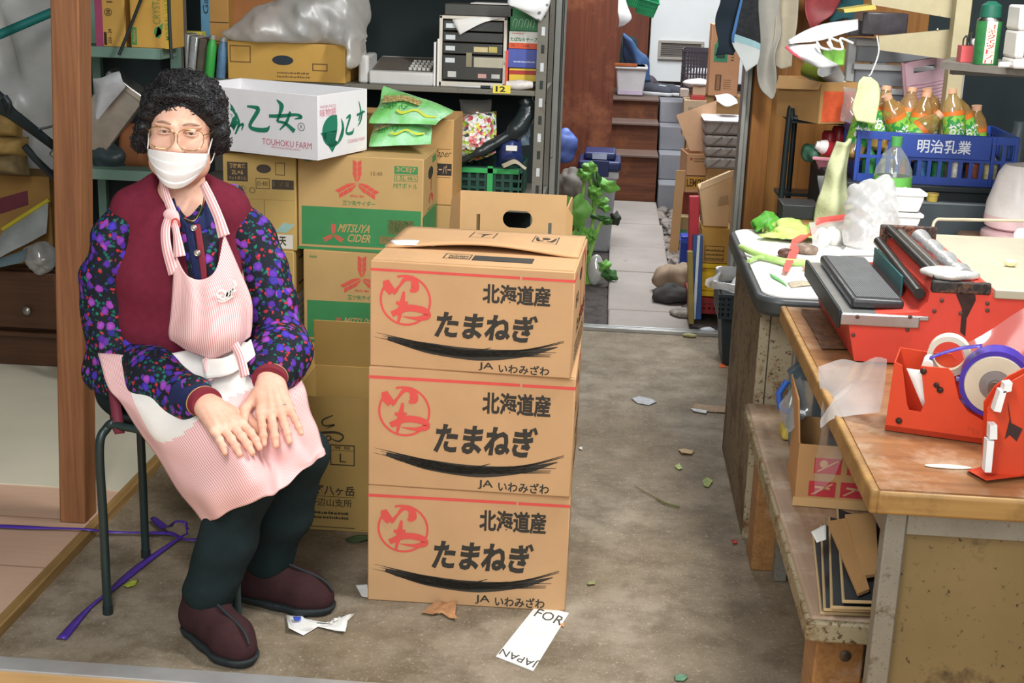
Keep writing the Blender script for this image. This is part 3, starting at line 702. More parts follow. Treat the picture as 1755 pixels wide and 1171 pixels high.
# ================================================================ SMOOTH BODIES (distance fields -> one skin)
def smin(a, b, k):
    if k <= 0: return np.minimum(a, b)
    h = np.maximum(k-np.abs(a-b), 0)/k; return np.minimum(a, b)-h*h*k*.25
class Sd:
    def __init__(s, lo, hi, h):
        s.lo = np.array(lo, float); s.h = h; s.n = np.ceil((np.array(hi)-s.lo)/h).astype(int)+1
        ax = [s.lo[i]+h*np.arange(s.n[i]) for i in range(3)]
        s.X, s.Y, s.Z = np.meshgrid(*ax, indexing='ij'); s.d = np.full(s.X.shape, 9.)
        s.X = s.X.astype(np.float32); s.Y = s.Y.astype(np.float32); s.Z = s.Z.astype(np.float32); s.d = s.d.astype(np.float32)
    def _win(s, lo, hi):
        a = np.clip(np.floor((np.array(lo)-s.lo)/s.h).astype(int), 0, s.n); b = np.clip(np.ceil((np.array(hi)-s.lo)/s.h).astype(int)+1, 0, s.n)
        return tuple(slice(x, y) for x, y in zip(a, b))
    def put(s, w, v, k, sub=False):
        if sub: s.d[w] = -smin(-s.d[w], v, k)
        else: s.d[w] = smin(s.d[w], v, k)
    def cap(s, p, q, r0, r1=None, k=.02, sq=None, sub=False):
        """tapered limb from p to q; sq: (direction, factor) flattens it along a direction"""
        p, q = np.array(p, float), np.array(q, float); r1 = r0 if r1 is None else r1; m_ = max(r0, r1)*(1/min(1, sq[1]) if sq else 1)+k+s.h*2
        w = s._win(np.minimum(p, q)-m_, np.maximum(p, q)+m_)
        x, y, z = s.X[w]-p[0], s.Y[w]-p[1], s.Z[w]-p[2]; e = q-p
        L = e @ e; t = np.clip((x*e[0]+y*e[1]+z*e[2])/(L+1e-12), 0, 1)
        x, y, z = x-t*e[0], y-t*e[1], z-t*e[2]
        if sq:
            n = np.array(sq[0], float); n /= np.linalg.norm(n); a = x*n[0]+y*n[1]+z*n[2]; f = 1/sq[1]-1
            x, y, z = x+a*f*n[0], y+a*f*n[1], z+a*f*n[2]
        s.put(w, (np.sqrt(x*x+y*y+z*z)-(r0+(r1-r0)*t))*(1 if not sq else min(1, sq[1])), k, sub); return s
    def ell(s, c, r, k=.02, R=None, sub=False):
        c = np.array(c, float); r = np.array(r, float); m_ = r.max()+k+s.h*2; w = s._win(c-m_, c+m_)
        P = [s.X[w]-c[0], s.Y[w]-c[1], s.Z[w]-c[2]]
        if R is not None: P = [sum(R[j][i]*P[j] for j in range(3)) for i in range(3)]   # R columns are axes
        k0 = np.sqrt(sum((P[i]/r[i])**2 for i in range(3))); k1 = np.sqrt(sum((P[i]/r[i]**2)**2 for i in range(3)))+1e-9
        s.put(w, k0*(k0-1)/k1, k, sub); return s
    def chain(s, pts, rs, k=.02, sq=None):
        for i in range(len(pts)-1): s.cap(pts[i], pts[i+1], rs[i], rs[i+1], k, sq)
        return s
    def ripple(s, amp, freq, seed=0):
        rs = np.random.RandomState(seed); o = 0
        for _ in range(7):
            k = rs.randn(3)*freq; o = o+np.sin(k[0]*s.X+k[1]*s.Y+k[2]*s.Z+rs.rand()*6.28)
        s.d = s.d+amp*o/3; return s
    def cut(s, p, n):
        """keep the side the normal points away from"""
        n = np.array(n, float); n /= np.linalg.norm(n); s.d = np.maximum(s.d, (s.X-p[0])*n[0]+(s.Y-p[1])*n[1]+(s.Z-p[2])*n[2]); return s
    def geo(s, iso=0.):
        d = s.d-iso; d[0] = d[-1] = 1; d[:, 0] = d[:, -1] = 1; d[:, :, 0] = d[:, :, -1] = 1
        ins = d < 0; N = [x-1 for x in d.shape]
        cnt = np.zeros(N, np.int32); acc = np.zeros(N+[3], np.float32)
        for ax in range(3):
            o1, o2 = [a for a in range(3) if a != ax]
            for i in (0, 1):
                for j in (0, 1):
                    sl0 = [None]*3; sl1 = [None]*3
                    sl0[ax] = slice(0, -1); sl1[ax] = slice(1, None)
                    for o, b in ((o1, i), (o2, j)): sl0[o] = sl1[o] = slice(b, d.shape[o]-1+b)
                    a, b_ = d[tuple(sl0)], d[tuple(sl1)]; x = (a < 0) != (b_ < 0); t = np.where(x, a/(a-b_+1e-12), 0)
                    cnt += x
                    acc[..., ax] += t*x
                    if i: acc[..., o1] += x
                    if j: acc[..., o2] += x
        m_ = cnt > 0; idx = np.full(N, -1, np.int64); idx[m_] = np.arange(m_.sum()); base = np.argwhere(m_)
        V = s.lo+s.h*(base+acc[m_]/cnt[m_][:, None]); Fs = []
        for ax in range(3):
            o1, o2 = [(1, 2), (2, 0), (0, 1)][ax]
            sl0 = [slice(1, -1)]*3; sl1 = [slice(1, -1)]*3; sl0[ax] = slice(0, -1); sl1[ax] = slice(1, None)
            a, b_ = ins[tuple(sl0)], ins[tuple(sl1)]; E = np.argwhere(a != b_); fl = a[a != b_]
            off = np.array([1, 1, 1]); off[ax] = 0; E = E+off
            def q(di, dj):
                e = E.copy(); e[:, o1] -= di; e[:, o2] -= dj; return idx[e[:, 0], e[:, 1], e[:, 2]]
            Q = np.stack([q(1, 1), q(0, 1), q(0, 0), q(1, 0)], 1); Q[~fl] = Q[~fl][:, ::-1]; Fs.append(Q)
        Fq = np.concatenate(Fs); g = G(); g.v = [tuple(p) for p in V.tolist()]; g.f = Fq.tolist(); g.m = [0]*len(g.f); g.uv = [None]*len(g.f)
        return g
def relax(g, it=2, lam=.5):
    V = np.array(g.v); Q = np.array(g.f); n = len(V)
    E = np.concatenate([Q[:, [0, 1]], Q[:, [1, 2]], Q[:, [2, 3]], Q[:, [3, 0]]]); deg = np.bincount(E.ravel(), minlength=n)[:, None]
    for _ in range(it):
        A = np.zeros_like(V)
        for c in range(3): A[:, c] = np.bincount(E[:, 0], V[E[:, 1], c], n)+np.bincount(E[:, 1], V[E[:, 0], c], n)
        V = V+lam*(A/deg-V)
    g.v = [tuple(p) for p in V.tolist()]; return g
# ================================================================ SEATED PERSON
def floral():
    t = NT('floral_print_cloth'); v = t.coord()
    ds = t.n('TexNoise', Scale=60, Detail=2); t.l(v, ds.inputs['Vector'])
    mx = t.n('Mix', data_type='VECTOR'); mx.inputs[0].default_value = .012; t.l(v, mx.inputs[4]); t.l(ds.outputs['Color'], mx.inputs[5]); v = mx.outputs[1]
    base = lin('#1b2028'); c = base
    def layer(c, scale, thr, cols, jit=1.):
        vo = t.n('TexVoronoi', Scale=scale, Randomness=jit); t.l(v, vo.inputs['Vector'])
        sp = t.n('SeparateColor'); t.l(vo.outputs['Color'], sp.inputs[0])
        n = len(cols); col = t.ramp(sp.outputs[0], [(i/n, cc) for i, cc in enumerate(cols)], 'CONSTANT')
        petal = t.ramp(vo.outputs['Distance'], [(0, (.55, .55, .55)), (thr*.35, (1.15, 1.1, 1.15)), (thr*.75, (.75, .7, .8))])
        col = t.mix(1., col, petal, 'MULTIPLY')
        mk = t.ramp(vo.outputs['Distance'], [(thr, (1, 1, 1)), (thr+.06, (0, 0, 0))])
        pick = t.ramp(sp.outputs[1], [(.34, (0, 0, 0)), (.35, (1, 1, 1))], 'CONSTANT')
        return t.mix(t.mix(1., mk, pick, 'MULTIPLY'), c, col)
    g1, g2 = lin('#1c6a5a'), lin('#247a62')
    c = layer(c, 100, .40, [g1, g2, lin('#1a5048'), lin('#b8303a'), g1, lin('#3b2a80')])
    c = layer(c, 76, .30, [lin('#c23a42'), g2, lin('#c9343c'), lin('#2a2358'), lin('#18202a')])
    c = layer(c, 47, .44, [lin('#6e3fb0'), lin('#8a45b4'), lin('#4a3ab2'), lin('#a04bb6'), lin('#5d35a4'), lin('#3f3796')])
    t.color(c); return t.set(.75, 0, .2)
def stripes(a='#f3d3d0', b='#d99a9c', pitch=.0052, ax=0):
    t = NT('pink_striped_cotton'); uv = t.n('UVMap'); sx = t.n('SeparateXYZ'); t.l(uv.outputs[0], sx.inputs[0])
    mm = t.n('Math', operation='MULTIPLY'); mm.inputs[1].default_value = 2*math.pi/pitch; t.l(sx.outputs[ax], mm.inputs[0])
    sn = t.n('Math', operation='SINE'); t.l(mm.outputs[0], sn.inputs[0])
    mr = t.n('MapRange'); mr.inputs['From Min'].default_value = -1; t.l(sn.outputs[0], mr.inputs[0])
    c = t.ramp(mr.outputs[0], [(.3, lin(b)), (.7, lin(a))]); t.color(c); return t.set(.85, 0, .15, **{'Sheen Weight': .1})
def skin():
    t = NT('skin'); v = t.coord(); n = t.noise(v, 14, 5); n2 = t.noise(v, 90, 4)
    c = t.ramp(n, [(.35, lin('#dba38a')), (.65, lin('#e9bca4'))]); c = t.mix(t.ramp(n2, [(.55, (0, 0, 0)), (.8, (.35, .35, .35))]), c, lin('#c08468'))
    t.color(c); t.bump(n2, .12, .0015); return t.set(.52, 0, .35, **{'Subsurface Weight': .08, 'Subsurface Scale': .01, 'Subsurface Radius': (1, .4, .25)})
SKIN = skin(); FLO = floral(); PINK = stripes()
MAROON = plain('#6e2435', .9, var=.12, scale=60, bump=.25, spec=.15); NAVY = plain('#252c50', .85, var=.12, scale=50, bump=.1, spec=.15)
PANTS = plain('#1e2a2c', .9, var=.15, scale=25, bump=.15, spec=.12); CLOTH = plain('#e6e1da', .85, var=.04, scale=20, bump=.15, spec=.15)
HAIRM = plain('#1d1c1f', .5, var=.3, scale=90, spec=.45)
def V3(px, py, y): return np.array(at(px, py, y))
HK = np.array(at(313, 183, 3.02)); HS = np.array((.94, .95, .885))
def headscale(g): g.v = [tuple(HK+(np.array(p)-HK)*HS) for p in g.v]; return g
pe = thing('person', 'seated older person in floral blouse, maroon vest, pink apron, glasses and white mask', 'person', (-.95, 3.0, 0))
A = 24; fa = np.array((math.sin(math.radians(A)), -math.cos(math.radians(A)), 0)); rt = np.array((-math.cos(math.radians(A)), -math.sin(math.radians(A)), 0)); zz_ = np.array((0, 0, 1.))
hips = np.array((-1.02, 3.08, .53)); chest = V3(318, 430, 3.06); shR = V3(202, 374, 2.99); shL = V3(416, 362, 3.10)
neckb = V3(312, 345, 3.05); headc = V3(312, 228, 3.02)
elR = V3(196, 618, 3.02); wrR = V3(352, 690, 2.74); elL = V3(482, 588, 3.02); wrL = V3(462, 650, 2.815)
hipR = hips+rt*.09; hipL = hips-rt*.09
knR = V3(420, 815, 2.74); knL = V3(512, 782, 2.88)
def ank(h, t): d = t-h; return t-d/np.linalg.norm(d)*.245*.72+np.array((0.008, 0, .09))
anR = ank(gz(330, 1078, 0), gz(428, 1146, 0)); anL = ank(gz(444, 1028, 0), gz(570, 1052, 0))
HR = Matrix.Rotation(math.radians(4), 3, 'Y') @ Matrix.Rotation(math.radians(10), 3, 'Z') @ Matrix.Rotation(math.radians(4), 3, 'X')
HRn = np.array(HR)      # head axes: x person's left (image right), -y front, z up
def hp(x, y, z): return headc+HRn @ np.array((x, y, z))
def head_sdf(B):
    B.ell(hp(0, .015, .035), (.074, .094, .088), .02, HRn)
    B.ell(hp(0, -.012, -.035), (.066, .074, .085), .035, HRn)
    B.cap(hp(-.035, -.03, -.085), hp(.035, -.03, -.085), .034, .034, .04)     # jaw
    B.ell(hp(0, -.055, -.105), (.028, .022, .02), .025, HRn)                   # chin
    for s_ in (-1, 1):
        B.ell(hp(.042*s_, -.058, -.026), (.026, .022, .022), .02, HRn)         # cheek
        B.ell(hp(.031*s_, -.077, .012), (.017, .012, .009), .012, HRn, sub=True)   # eye socket
        B.cap(hp(.015*s_, -.083, .028), hp(.05*s_, -.068, .027), .008, .006, .012)  # brow
        B.ell(hp(.076*s_, .008, -.012), (.008, .018, .032), .008, HRn)         # ear
        B.ell(hp(.080*s_, .004, -.008), (.004, .009, .018), .004, HRn, sub=True)
        B.ell(hp(.012*s_, -.094, -.034), (.008, .010, .007), .008, HRn)        # nostril wing
        B.cap(hp(.020*s_, -.088, -.040), hp(.036*s_, -.072, -.066), .002, .002, .006, sub=True)
    B.cap(hp(0, -.080, .018), hp(0, -.102, -.028), .0075, .0115, .014)          # nose
    B.cap(hp(-.018, -.081, -.060), hp(.018, -.081, -.060), .007, .007, .008)    # lips
    B.cap(hp(-.022, -.088, -.0625), hp(.022, -.088, -.0625), .0018, .0018, .003, sub=True)
    return B
def hand_geo(wrist, fdir, up, side, curl, spread, L=.172, h=.0021):
    """palm, four knuckled fingers and a thumb leaving the side of the palm; side=+1 puts the thumb on fdir x up"""
    f = np.array(fdir, float); f /= np.linalg.norm(f); u = np.array(up, float); u -= f*(u @ f); u /= np.linalg.norm(u); s_ = np.cross(f, u)*side
    w_ = np.array(wrist, float); P = lambda a, b, c: w_+f*a*L+s_*b*L+u*c*L
    lo = w_-.15; hi = w_+.15; lo = np.minimum(lo, w_+f*.2-.06); hi = np.maximum(hi, w_+f*.2+.06)
    B = Sd(lo, hi, h)
    B.cap(P(-.12, 0, .02), P(.05, 0, .02), .027, .026, .01, (u, .72))
    for b0, b1 in ((.17, .175), (.06, .065), (-.06, -.055), (-.16, -.165)): B.cap(P(.05, b0*.6, .0), P(.46, b1, .03), .0135, .0115, .018)
    B.ell(P(.2, .14, -.04), (.022, .018, .02), .015)
    for i, (b, ln, r) in enumerate(((.18, .40, .0086), (.062, .45, .009), (-.055, .42, .0086), (-.165, .33, .0076))):
        c = curl[i]; sp = spread[i]; p0 = P(.46, b, .03); d = f*math.cos(sp)+s_*math.sin(sp); pts = [p0]; ang = .10
        for k, fr in enumerate((.46, .30, .24)):
            ang -= c*(.55+.35*k); pts.append(pts[-1]+(d*math.cos(ang)+u*math.sin(ang))*ln*L*fr)
        B.chain(pts, [r*1.14, r*1.05, r*.96, r*.84], .004)
        for q in (1, 2): B.ell(pts[q]+u*.0015, (r*1.1, r*1.1, r*.95), .003)
        B.ell(p0+u*.004, (.0085, .0085, .006), .006)
    t0 = P(.12, .17, -.02); t1 = t0+(f*.62+s_*.55-u*.12)*L*.30; t2 = t1+(f*.86+s_*.22-u*.14)*L*.21; t3 = t2+(f*.95+s_*.05-u*.15)*L*.15
    B.chain([t0, t1, t2, t3], [.0135, .0115, .0102, .0085], .008)
    for q in (.06, -.04, -.13):   # tendons
        B.cap(P(.1, q*.6, .085), P(.44, q, .088), .0028, .003, .008)
    return relax(B.geo(), 1)
# --- body: one skin under the clothes, hands joined inside the cuffs
B = Sd((-1.30, 2.42, -.0), (-.46, 3.30, 1.28), .0068)
B.chain([hips, (hips+chest)/2+fa*.02, chest], [.12, .115, .12], .06, (fa, .78)); B.cap(hipR, hipL, .095, .095, .05)
B.cap(chest+(0, 0, .06), neckb, .08, .052, .04, (fa, .8)); B.cap(neckb-(0, 0, .04), hp(0, .025, -.07), .052, .05, .025)
B.cap(shR*.8+shL*.2, shL*.8+shR*.2, .04, .04, .04)
for a, b, c_ in ((shR*.78+shL*.22-(0, 0, .03), elR, wrR), (shL*.78+shR*.22-(0, 0, .03), elL, wrL)): B.chain([a, b, c_], [.034, .034, .023], .02)
for a, b, c_ in ((hipR, knR, anR), (hipL, knL, anL)): B.chain([a, b, c_], [.075, .052, .034], .03)
for c_, t_ in ((anR, gz(428, 1146, 0)), (anL, gz(570, 1052, 0))): B.cap(c_-(0, 0, .02), c_*.6+t_*.4+(0, 0, .012), .028, .02, .02)
B.d = np.where((B.Z > headc[2]-.10) & (np.abs(B.X-headc[0]) < .14), 9., B.d)
bg = relax(B.geo(), 2)
Hd = head_sdf(Sd(headc-(.13, .17, .2), headc+(.13, .17, .16), .0032))
Hd.cap(neckb-(0, 0, .02), hp(0, .02, -.06), .05, .046, .03)
for s_ in (-1, 1): Hd.cap(hp(.03*s_, -.01, -.08), neckb+(.022*s_, -.03, -.02), .007, .007, .015)
hg0 = relax(Hd.geo(), 1); headscale(hg0); bg.merge(hg0)
dR = V3(420, 772, 2.625)-wrR; dL = V3(476, 765, 2.672)-wrL
handR = hand_geo(wrR+dR/np.linalg.norm(dR)*.012, dR, (.15, -.28, 1), -1, (.2, .16, .16, .2), (.02, .0, -.05, -.12), L=.192)
handL = hand_geo(wrL+dL/np.linalg.norm(dL)*.012, dL+np.array((.01, 0, 0)), (.1, -.42, 1), 1, (.2, .16, .17, .2), (.03, .0, -.1, -.26), L=.186)
bg.merge(handR); bg.merge(handL)
part('body', bg, SKIN, pe, world=True, ang=180)
def gpart(name, B_, mat, it=2, parent=None, **kw): return part(name, relax(B_.geo(), it), mat, parent or pe, world=True, ang=180, **kw)
# --- sleeves
def fold(B, dirv, freq, amp, seed=1):
    d = np.array(dirv, float); d /= np.linalg.norm(d); rs = np.random.RandomState(seed)
    t = B.X*d[0]+B.Y*d[1]+B.Z*d[2]; n1 = np.sin(B.X*23+B.Y*17)+np.sin(B.Z*19-B.X*11)
    B.d = B.d+amp*np.sin(t*freq+n1*.9); return B
b = Sd((-1.26, 2.66, .50), (-.78, 3.16, 1.02), .0062)
b.chain([shR+(.034, .01, .006), shR+(-.006, 0, -.06), (shR*.5+elR*.5)+(-.012, 0, 0), elR+(-.004, .0, -.015), elR*.5+wrR*.5+(0, .01, -.012), elR*.14+wrR*.86], [.05, .057, .063, .071, .07, .046], .03)
fold(b, elR-shR, 46, .005, 3); fold(b, (.9, .2, -.6), 30, .004, 5); b.ripple(.004, 22, 2); gpart('sleeve', b, FLO)
b = Sd((-.94, 2.70, .50), (-.52, 3.24, 1.03), .0062)
b.chain([shL+(-.034, .01, .004), shL+(.008, 0, -.06), (shL*.5+elL*.5)+(.004, 0, 0), elL+(.0, .0, .01), elL*.55+wrL*.45+(.012, -.01, .005), elL*.2+wrL*.8+(.004, 0, .0)], [.05, .056, .058, .062, .066, .05], .03)
b.cap(elL+(-.005, 0, .01), elL+(.03, -.09, -.02), .045, .04, .03)
fold(b, elL-shL, 46, .005, 5); fold(b, (-.6, .2, -.8), 30, .004, 5); b.ripple(.004, 22, 4); gpart('sleeve', b, FLO)
def band(p, q, r0, r1, n=28, sq=.8, up=(0, 0, 1)):
    g = G(); g.tube([p, p*.7+q*.3, p*.3+q*.7, q], [r0, (r0*.7+r1*.3)*1.03, (r0*.3+r1*.7)*1.03, r1], n, flat=sq, up0=up); return g
for nm, el, wr, r in (('R', elR, wrR, .040), ('L', elL, wrL, .040)):
    e = (wr-el)/np.linalg.norm(wr-el)
    cu = part('cuff', band(wr-e*.075, wr-e*.008, r+.008, r-.002, sq=.85), NAVY, pe, world=True, ang=60)
    part('cuff_trim', band(wr-e*.012, wr+e*.008, r-.001, r-.002, sq=.85), plain('#7d2432', .85), cu, world=True, ang=60)
    part('piping', G().tube([wr-e*.013+np.array((0, 0, 0)), wr-e*.011], [r+.0005]*2, 28, flat=.85, up0=(0, 0, 1)), plain('#c9a56a', .5), cu, world=True)
# --- vest: shell over the torso, open front
b = Sd((-1.28, 2.78, .44), (-.70, 3.34, 1.08), .0062)
b.chain([hips+(0, 0, -.03)-fa*.03, (hips+chest)/2+fa*.0, chest-(0, 0, .02)], [.155, .145, .14], .06, (fa, .8)); b.cap(hips-rt*.02-fa*.06, hips+rt*.07-fa*.06, .12, .12, .05)
b.cap(shR*.86+shL*.14+(0,0,.006), shL*.87+shR*.13+(0,0,.006), .054, .054, .05); b.chain([shR*.84+shL*.16+(0, 0, .015), neckb+rt*.045+(0, 0, .02)-fa*.02], [.055, .05], .03); b.chain([shL*.84+shR*.16+(0, 0, .012), neckb-rt*.045+(0, 0, .015)-fa*.02], [.055, .05], .03)
b.cap(neckb+fa*.075+(0, 0, .03), neckb+fa*.06-(0, 0, .055), .05, .022, .015, sub=True)
b.cap(neckb+(0, 0, .03)+fa*.02, neckb+(0, 0, .07)+fa*.03, .058, .07, .015, sub=True)
b.cap(chest+rt*.065-(0, 0, .05), chest-rt*.085-(0, 0, .05), .105, .10, .05, (fa, .95)); fold(b, (.2, 0, 1), 40, .002, 9); b.ripple(.002, 18, 6); gpart('vest', b, MAROON)
# --- blouse front and collar
P_ = lambda px, py, y: V3(px, py, y)
fr = patch([[P_(304, 352, 2.965), P_(322, 372, 2.95), P_(344, 350, 2.965)], [P_(310, 400, 2.93), P_(332, 402, 2.92), P_(372, 395, 2.94)], [P_(318, 440, 2.905), P_(338, 445, 2.895), P_(374, 436, 2.91)], [P_(325, 480, 2.89), P_(345, 485, 2.885), P_(372, 480, 2.90)]], 20, 14)
part('blouse_front', G().surf(fr), FLO, pe, world=True, ang=180, solid=.003)
pl = patch([[P_(316, 385, 2.93), P_(328, 385, 2.925)], [P_(324, 430, 2.895), P_(337, 430, 2.89)], [P_(334, 482, 2.88), P_(346, 484, 2.876)]], 16, 5)
part('placket', G().surf(pl), NAVY, pe, world=True, ang=180, solid=.003)
pl = patch([[P_(333, 385, 2.924), P_(343, 385, 2.926)], [P_(339, 430, 2.888), P_(350, 430, 2.889)], [P_(346, 484, 2.874), P_(356, 484, 2.876)]], 16, 5)
part('placket', G().surf(pl), plain('#7d2432', .85), pe, world=True, ang=180, solid=.003)
for px, py, y in ((332, 391, 2.914), (338, 434, 2.877)):
    part('button', G().lathe([(0, -.003), (.006, -.002), (.0075, .001), (.006, .003), (.004, .002), (.0035, .0035), (0, .004)], P_(px, py, y), 18, ax=(.1, -1, .1)), plain('#b9b4aa', .3, .8), pe, world=True)
cl = patch([[P_(298, 338, 3.0), P_(284, 352, 2.985)], [P_(303, 356, 2.96), P_(294, 372, 2.95)], [P_(316, 378, 2.935), P_(312, 397, 2.925)], [P_(326, 388, 2.925), P_(322, 400, 2.92)]], 18, 6)
part('collar', G().surf(cl), NAVY, pe, world=True, ang=180, solid=.004)
cl = patch([[P_(352, 322, 3.0), P_(363, 330, 3.01)], [P_(353, 345, 2.965), P_(366, 360, 2.975)], [P_(346, 368, 2.94), P_(366, 384, 2.95)], [P_(334, 388, 2.925), P_(345, 396, 2.925)]], 18, 6)
part('collar', G().surf(cl), NAVY, pe, world=True, ang=180, solid=.004)
part('necklace', G().tube(spline([P_(351, 330, 2.995), P_(346, 355, 2.962), P_(333, 378, 2.94), P_(315, 374, 2.94)], 20), .0012, 6), plain('#c8b26a', .3, .9), pe, world=True)
# --- trousers and shoes
b = Sd((-1.2, 2.42, .06), (-.44, 3.25, .62), .0068)
b.chain([hipR, hipR*.5+knR*.5, knR+(0, 0, -.0), knR*.5+anR*.5+fa*.0, anR+(0, 0, .03)], [.105, .09, .070, .062, .060], .03)
b.chain([hipL, hipL*.5+knL*.5, knL, knL*.5+anL*.5, anL+(0, 0, .03)], [.10, .082, .064, .062, .06], .03); b.cap(hipR, hipL, .11, .11, .05)
b.d = np.maximum(b.d, .075-b.Z); fold(b, (0, .2, 1), 55, .0022, 4); b.ripple(.0025, 20, 8); gpart('trousers', b, PANTS)
SHOE = plain('#3a2426', .9, var=.12, scale=70, bump=.12, spec=.15); SOLE = plain('#22292b', .7, var=.1)
for an, heel, toe in ((anR, gz(330, 1078, 0), gz(428, 1146, 0)), (anL, gz(444, 1028, 0), gz(570, 1052, 0))):
    an, heel, toe = map(np.array, (an, heel, toe)); d = toe-heel; L = np.linalg.norm(d); d /= L; n = np.array((-d[1], d[0], 0)); L = .245; heel = toe-d*L; an = heel+d*L*.25
    lo = np.minimum(np.minimum(heel, toe), an)-.1; hi = np.maximum(np.maximum(heel, toe), an)+.1; lo[2] = -.01; hi[2] = .2
    q = lambda a, b_, z: heel+d*a*L+n*b_+zz_*z
    b = Sd(lo, hi, .0045); b.chain([q(.15, 0, .048), q(.45, 0, .05), q(.72, 0, .045), q(.86, 0, .038)], [.042, .043, .047, .036], .02)
    b.cap(q(.18, 0, .06), q(.26, 0, .125), .044, .05, .03); b.cap(q(.35, 0, .085), q(.7, 0, .05), .034, .03, .03)
    b.d = np.maximum(b.d, .012-b.Z); b.d = np.maximum(b.d, b.Z-.135); sh = gpart('shoe', b, SHOE)
    s2 = Sd(lo, hi, .0045); s2.chain([q(.15, 0, .03), q(.45, 0, .03), q(.72, 0, .03), q(.86, 0, .03)], [.047, .048, .053, .042], .02); s2.d = np.maximum(np.maximum(s2.d, .001-s2.Z), s2.Z-.022)
    gpart('sole', s2, SOLE, parent=sh)
    part('seam', G().tube(spline([q(.36, .0, .136), q(.5, -.008, .117), q(.66, -.006, .104), q(.8, -.002, .094), q(.93, .0, .080), q(1.0, .0, .06)], 18), .0032, 6), SOLE, sh, world=True)
# --- apron skirt: drapes over the thighs to the hem
rows = [[P_(168, 606, 2.95), P_(240, 612, 2.90), P_(330, 598, 2.90), P_(400, 588, 2.89), P_(442, 590, 2.93), P_(500, 620, 2.97)],
        [P_(185, 660, 2.87), P_(255, 690, 2.80), P_(335, 660, 2.835), P_(400, 640, 2.825), P_(455, 650, 2.85), P_(520, 660, 2.92)],
        [P_(214, 700, 2.835), P_(280, 745, 2.745), P_(362, 715, 2.725), P_(420, 700, 2.77), P_(470, 700, 2.765), P_(530, 700, 2.89)],
        [P_(262, 772, 2.80), P_(320, 800, 2.705), P_(400, 775, 2.635), P_(440, 760, 2.71), P_(490, 750, 2.725), P_(545, 740, 2.85)],
        [P_(308, 842, 2.76), P_(352, 850, 2.648), P_(432, 815, 2.61), P_(468, 800, 2.70), P_(520, 785, 2.725), P_(553, 768, 2.82)],
        [P_(350, 897, 2.72), P_(382, 882, 2.645), P_(450, 855, 2.615), P_(484, 836, 2.675), P_(530, 800, 2.735), P_(557, 776, 2.81)]]
sk = patch(rows, 64, 72)
for i, r_ in enumerate(sk):
    for j in range(len(r_)): r_[j] = r_[j]+fa*(.004*math.sin(j*.55+i*.12)*(i/64))+zz_*.003*math.sin(i*.35+j*.2)
part('apron_skirt', G().surf(sk, uvs=(.42, .62), mfun=lambda u, v: 1 if (.12 < v < .9 and u < .50-.32*v) else 0), [stripes(ax=1), CLOTH], pe, world=True, ang=180, solid=.004)
# --- apron bib, straps, waist ties
rows = [[P_(300, 436, 2.895), P_(318, 470, 2.86), P_(345, 480, 2.858), P_(370, 462, 2.868), P_(384, 402, 2.925)],
        [P_(298, 470, 2.875), P_(322, 490, 2.85), P_(350, 495, 2.845), P_(385, 480, 2.862), P_(408, 458, 2.91)],
        [P_(294, 530, 2.87), P_(325, 535, 2.83), P_(360, 535, 2.825), P_(400, 525, 2.85), P_(430, 512, 2.90)],
        [P_(290, 568, 2.875), P_(325, 580, 2.82), P_(365, 580, 2.808), P_(405, 570, 2.835), P_(431, 555, 2.895)],
        [P_(292, 582, 2.88), P_(330, 604, 2.845), P_(368, 614, 2.835), P_(405, 596, 2.85), P_(428, 576, 2.89)]]
bb = patch(rows, 44, 40)
for i, r_ in enumerate(bb):
    for j in range(len(r_)): r_[j] = r_[j]+fa*.0035*math.sin(j*.6+i*.08)*min(1, i/14)
bib = part('apron_bib', G().surf(bb, uvs=(.30, .24)), [stripes(ax=1)], pe, world=True, ang=180, solid=.004)
eg = G()
for pts, wd in (([(375, 511), (372, 503), (379, 498), (387, 503), (384, 513), (377, 510), (381, 505)], .003), ([(388, 512), (391, 500), (389, 508), (396, 497), (394, 508), (400, 494)], .003), ([(399, 482), (403, 488), (400, 497), (404, 500)], .003), ([(374, 516), (384, 517), (399, 508)], .002)):
    eg.tube(spline([P_(x, y, 2.834) for x, y in pts], 22), wd*1.2, 6)
part('embroidery', eg, WHITE, bib, world=True)
def ribbon(pts, wd, n=24, nrm=(0, -1, .2)):
    Q = spline(pts, n); nn = np.array(nrm, float); rows = []
    for i, p in enumerate(Q):
        d = Q[min(i+1, n-1)]-Q[max(i-1, 0)]; s_ = np.cross(d, nn); s_ /= np.linalg.norm(s_)+1e-9; ww = np.interp(i/(n-1), np.linspace(0, 1, len(wd)), wd) if isinstance(wd, (list, tuple)) else wd
        rows.append([p-s_*ww/2, p, p+s_*ww/2])
    return rows
PS = stripes(pitch=.006, ax=1)
def rib(name, pts, wd, mat=None, n=24, par=None, nrm=(0, -1, .2), solid=.003): return part(name, G().surf(ribbon(pts, wd, n, nrm), uvs=(.3, .02)), mat or PS, par or pe, world=True, ang=180, solid=solid)
rib('apron_strap', [P_(384, 405, 2.915), P_(374, 372, 2.935), P_(360, 340, 2.955), P_(348, 315, 2.99)], [.028, .022, .022, .02])
rib('apron_strap', [P_(278, 306, 2.98), P_(286, 338, 2.945), P_(297, 368, 2.92)], [.014, .018, .02])
rib('apron_strap', [P_(296, 372, 2.912), P_(303, 402, 2.895), P_(308, 440, 2.875)], [.014, .016, .028])
rib('apron_tie', [P_(292, 366, 2.912), P_(284, 392, 2.90), P_(286, 425, 2.885), P_(298, 470, 2.872)], [.016, .02, .022, .024])
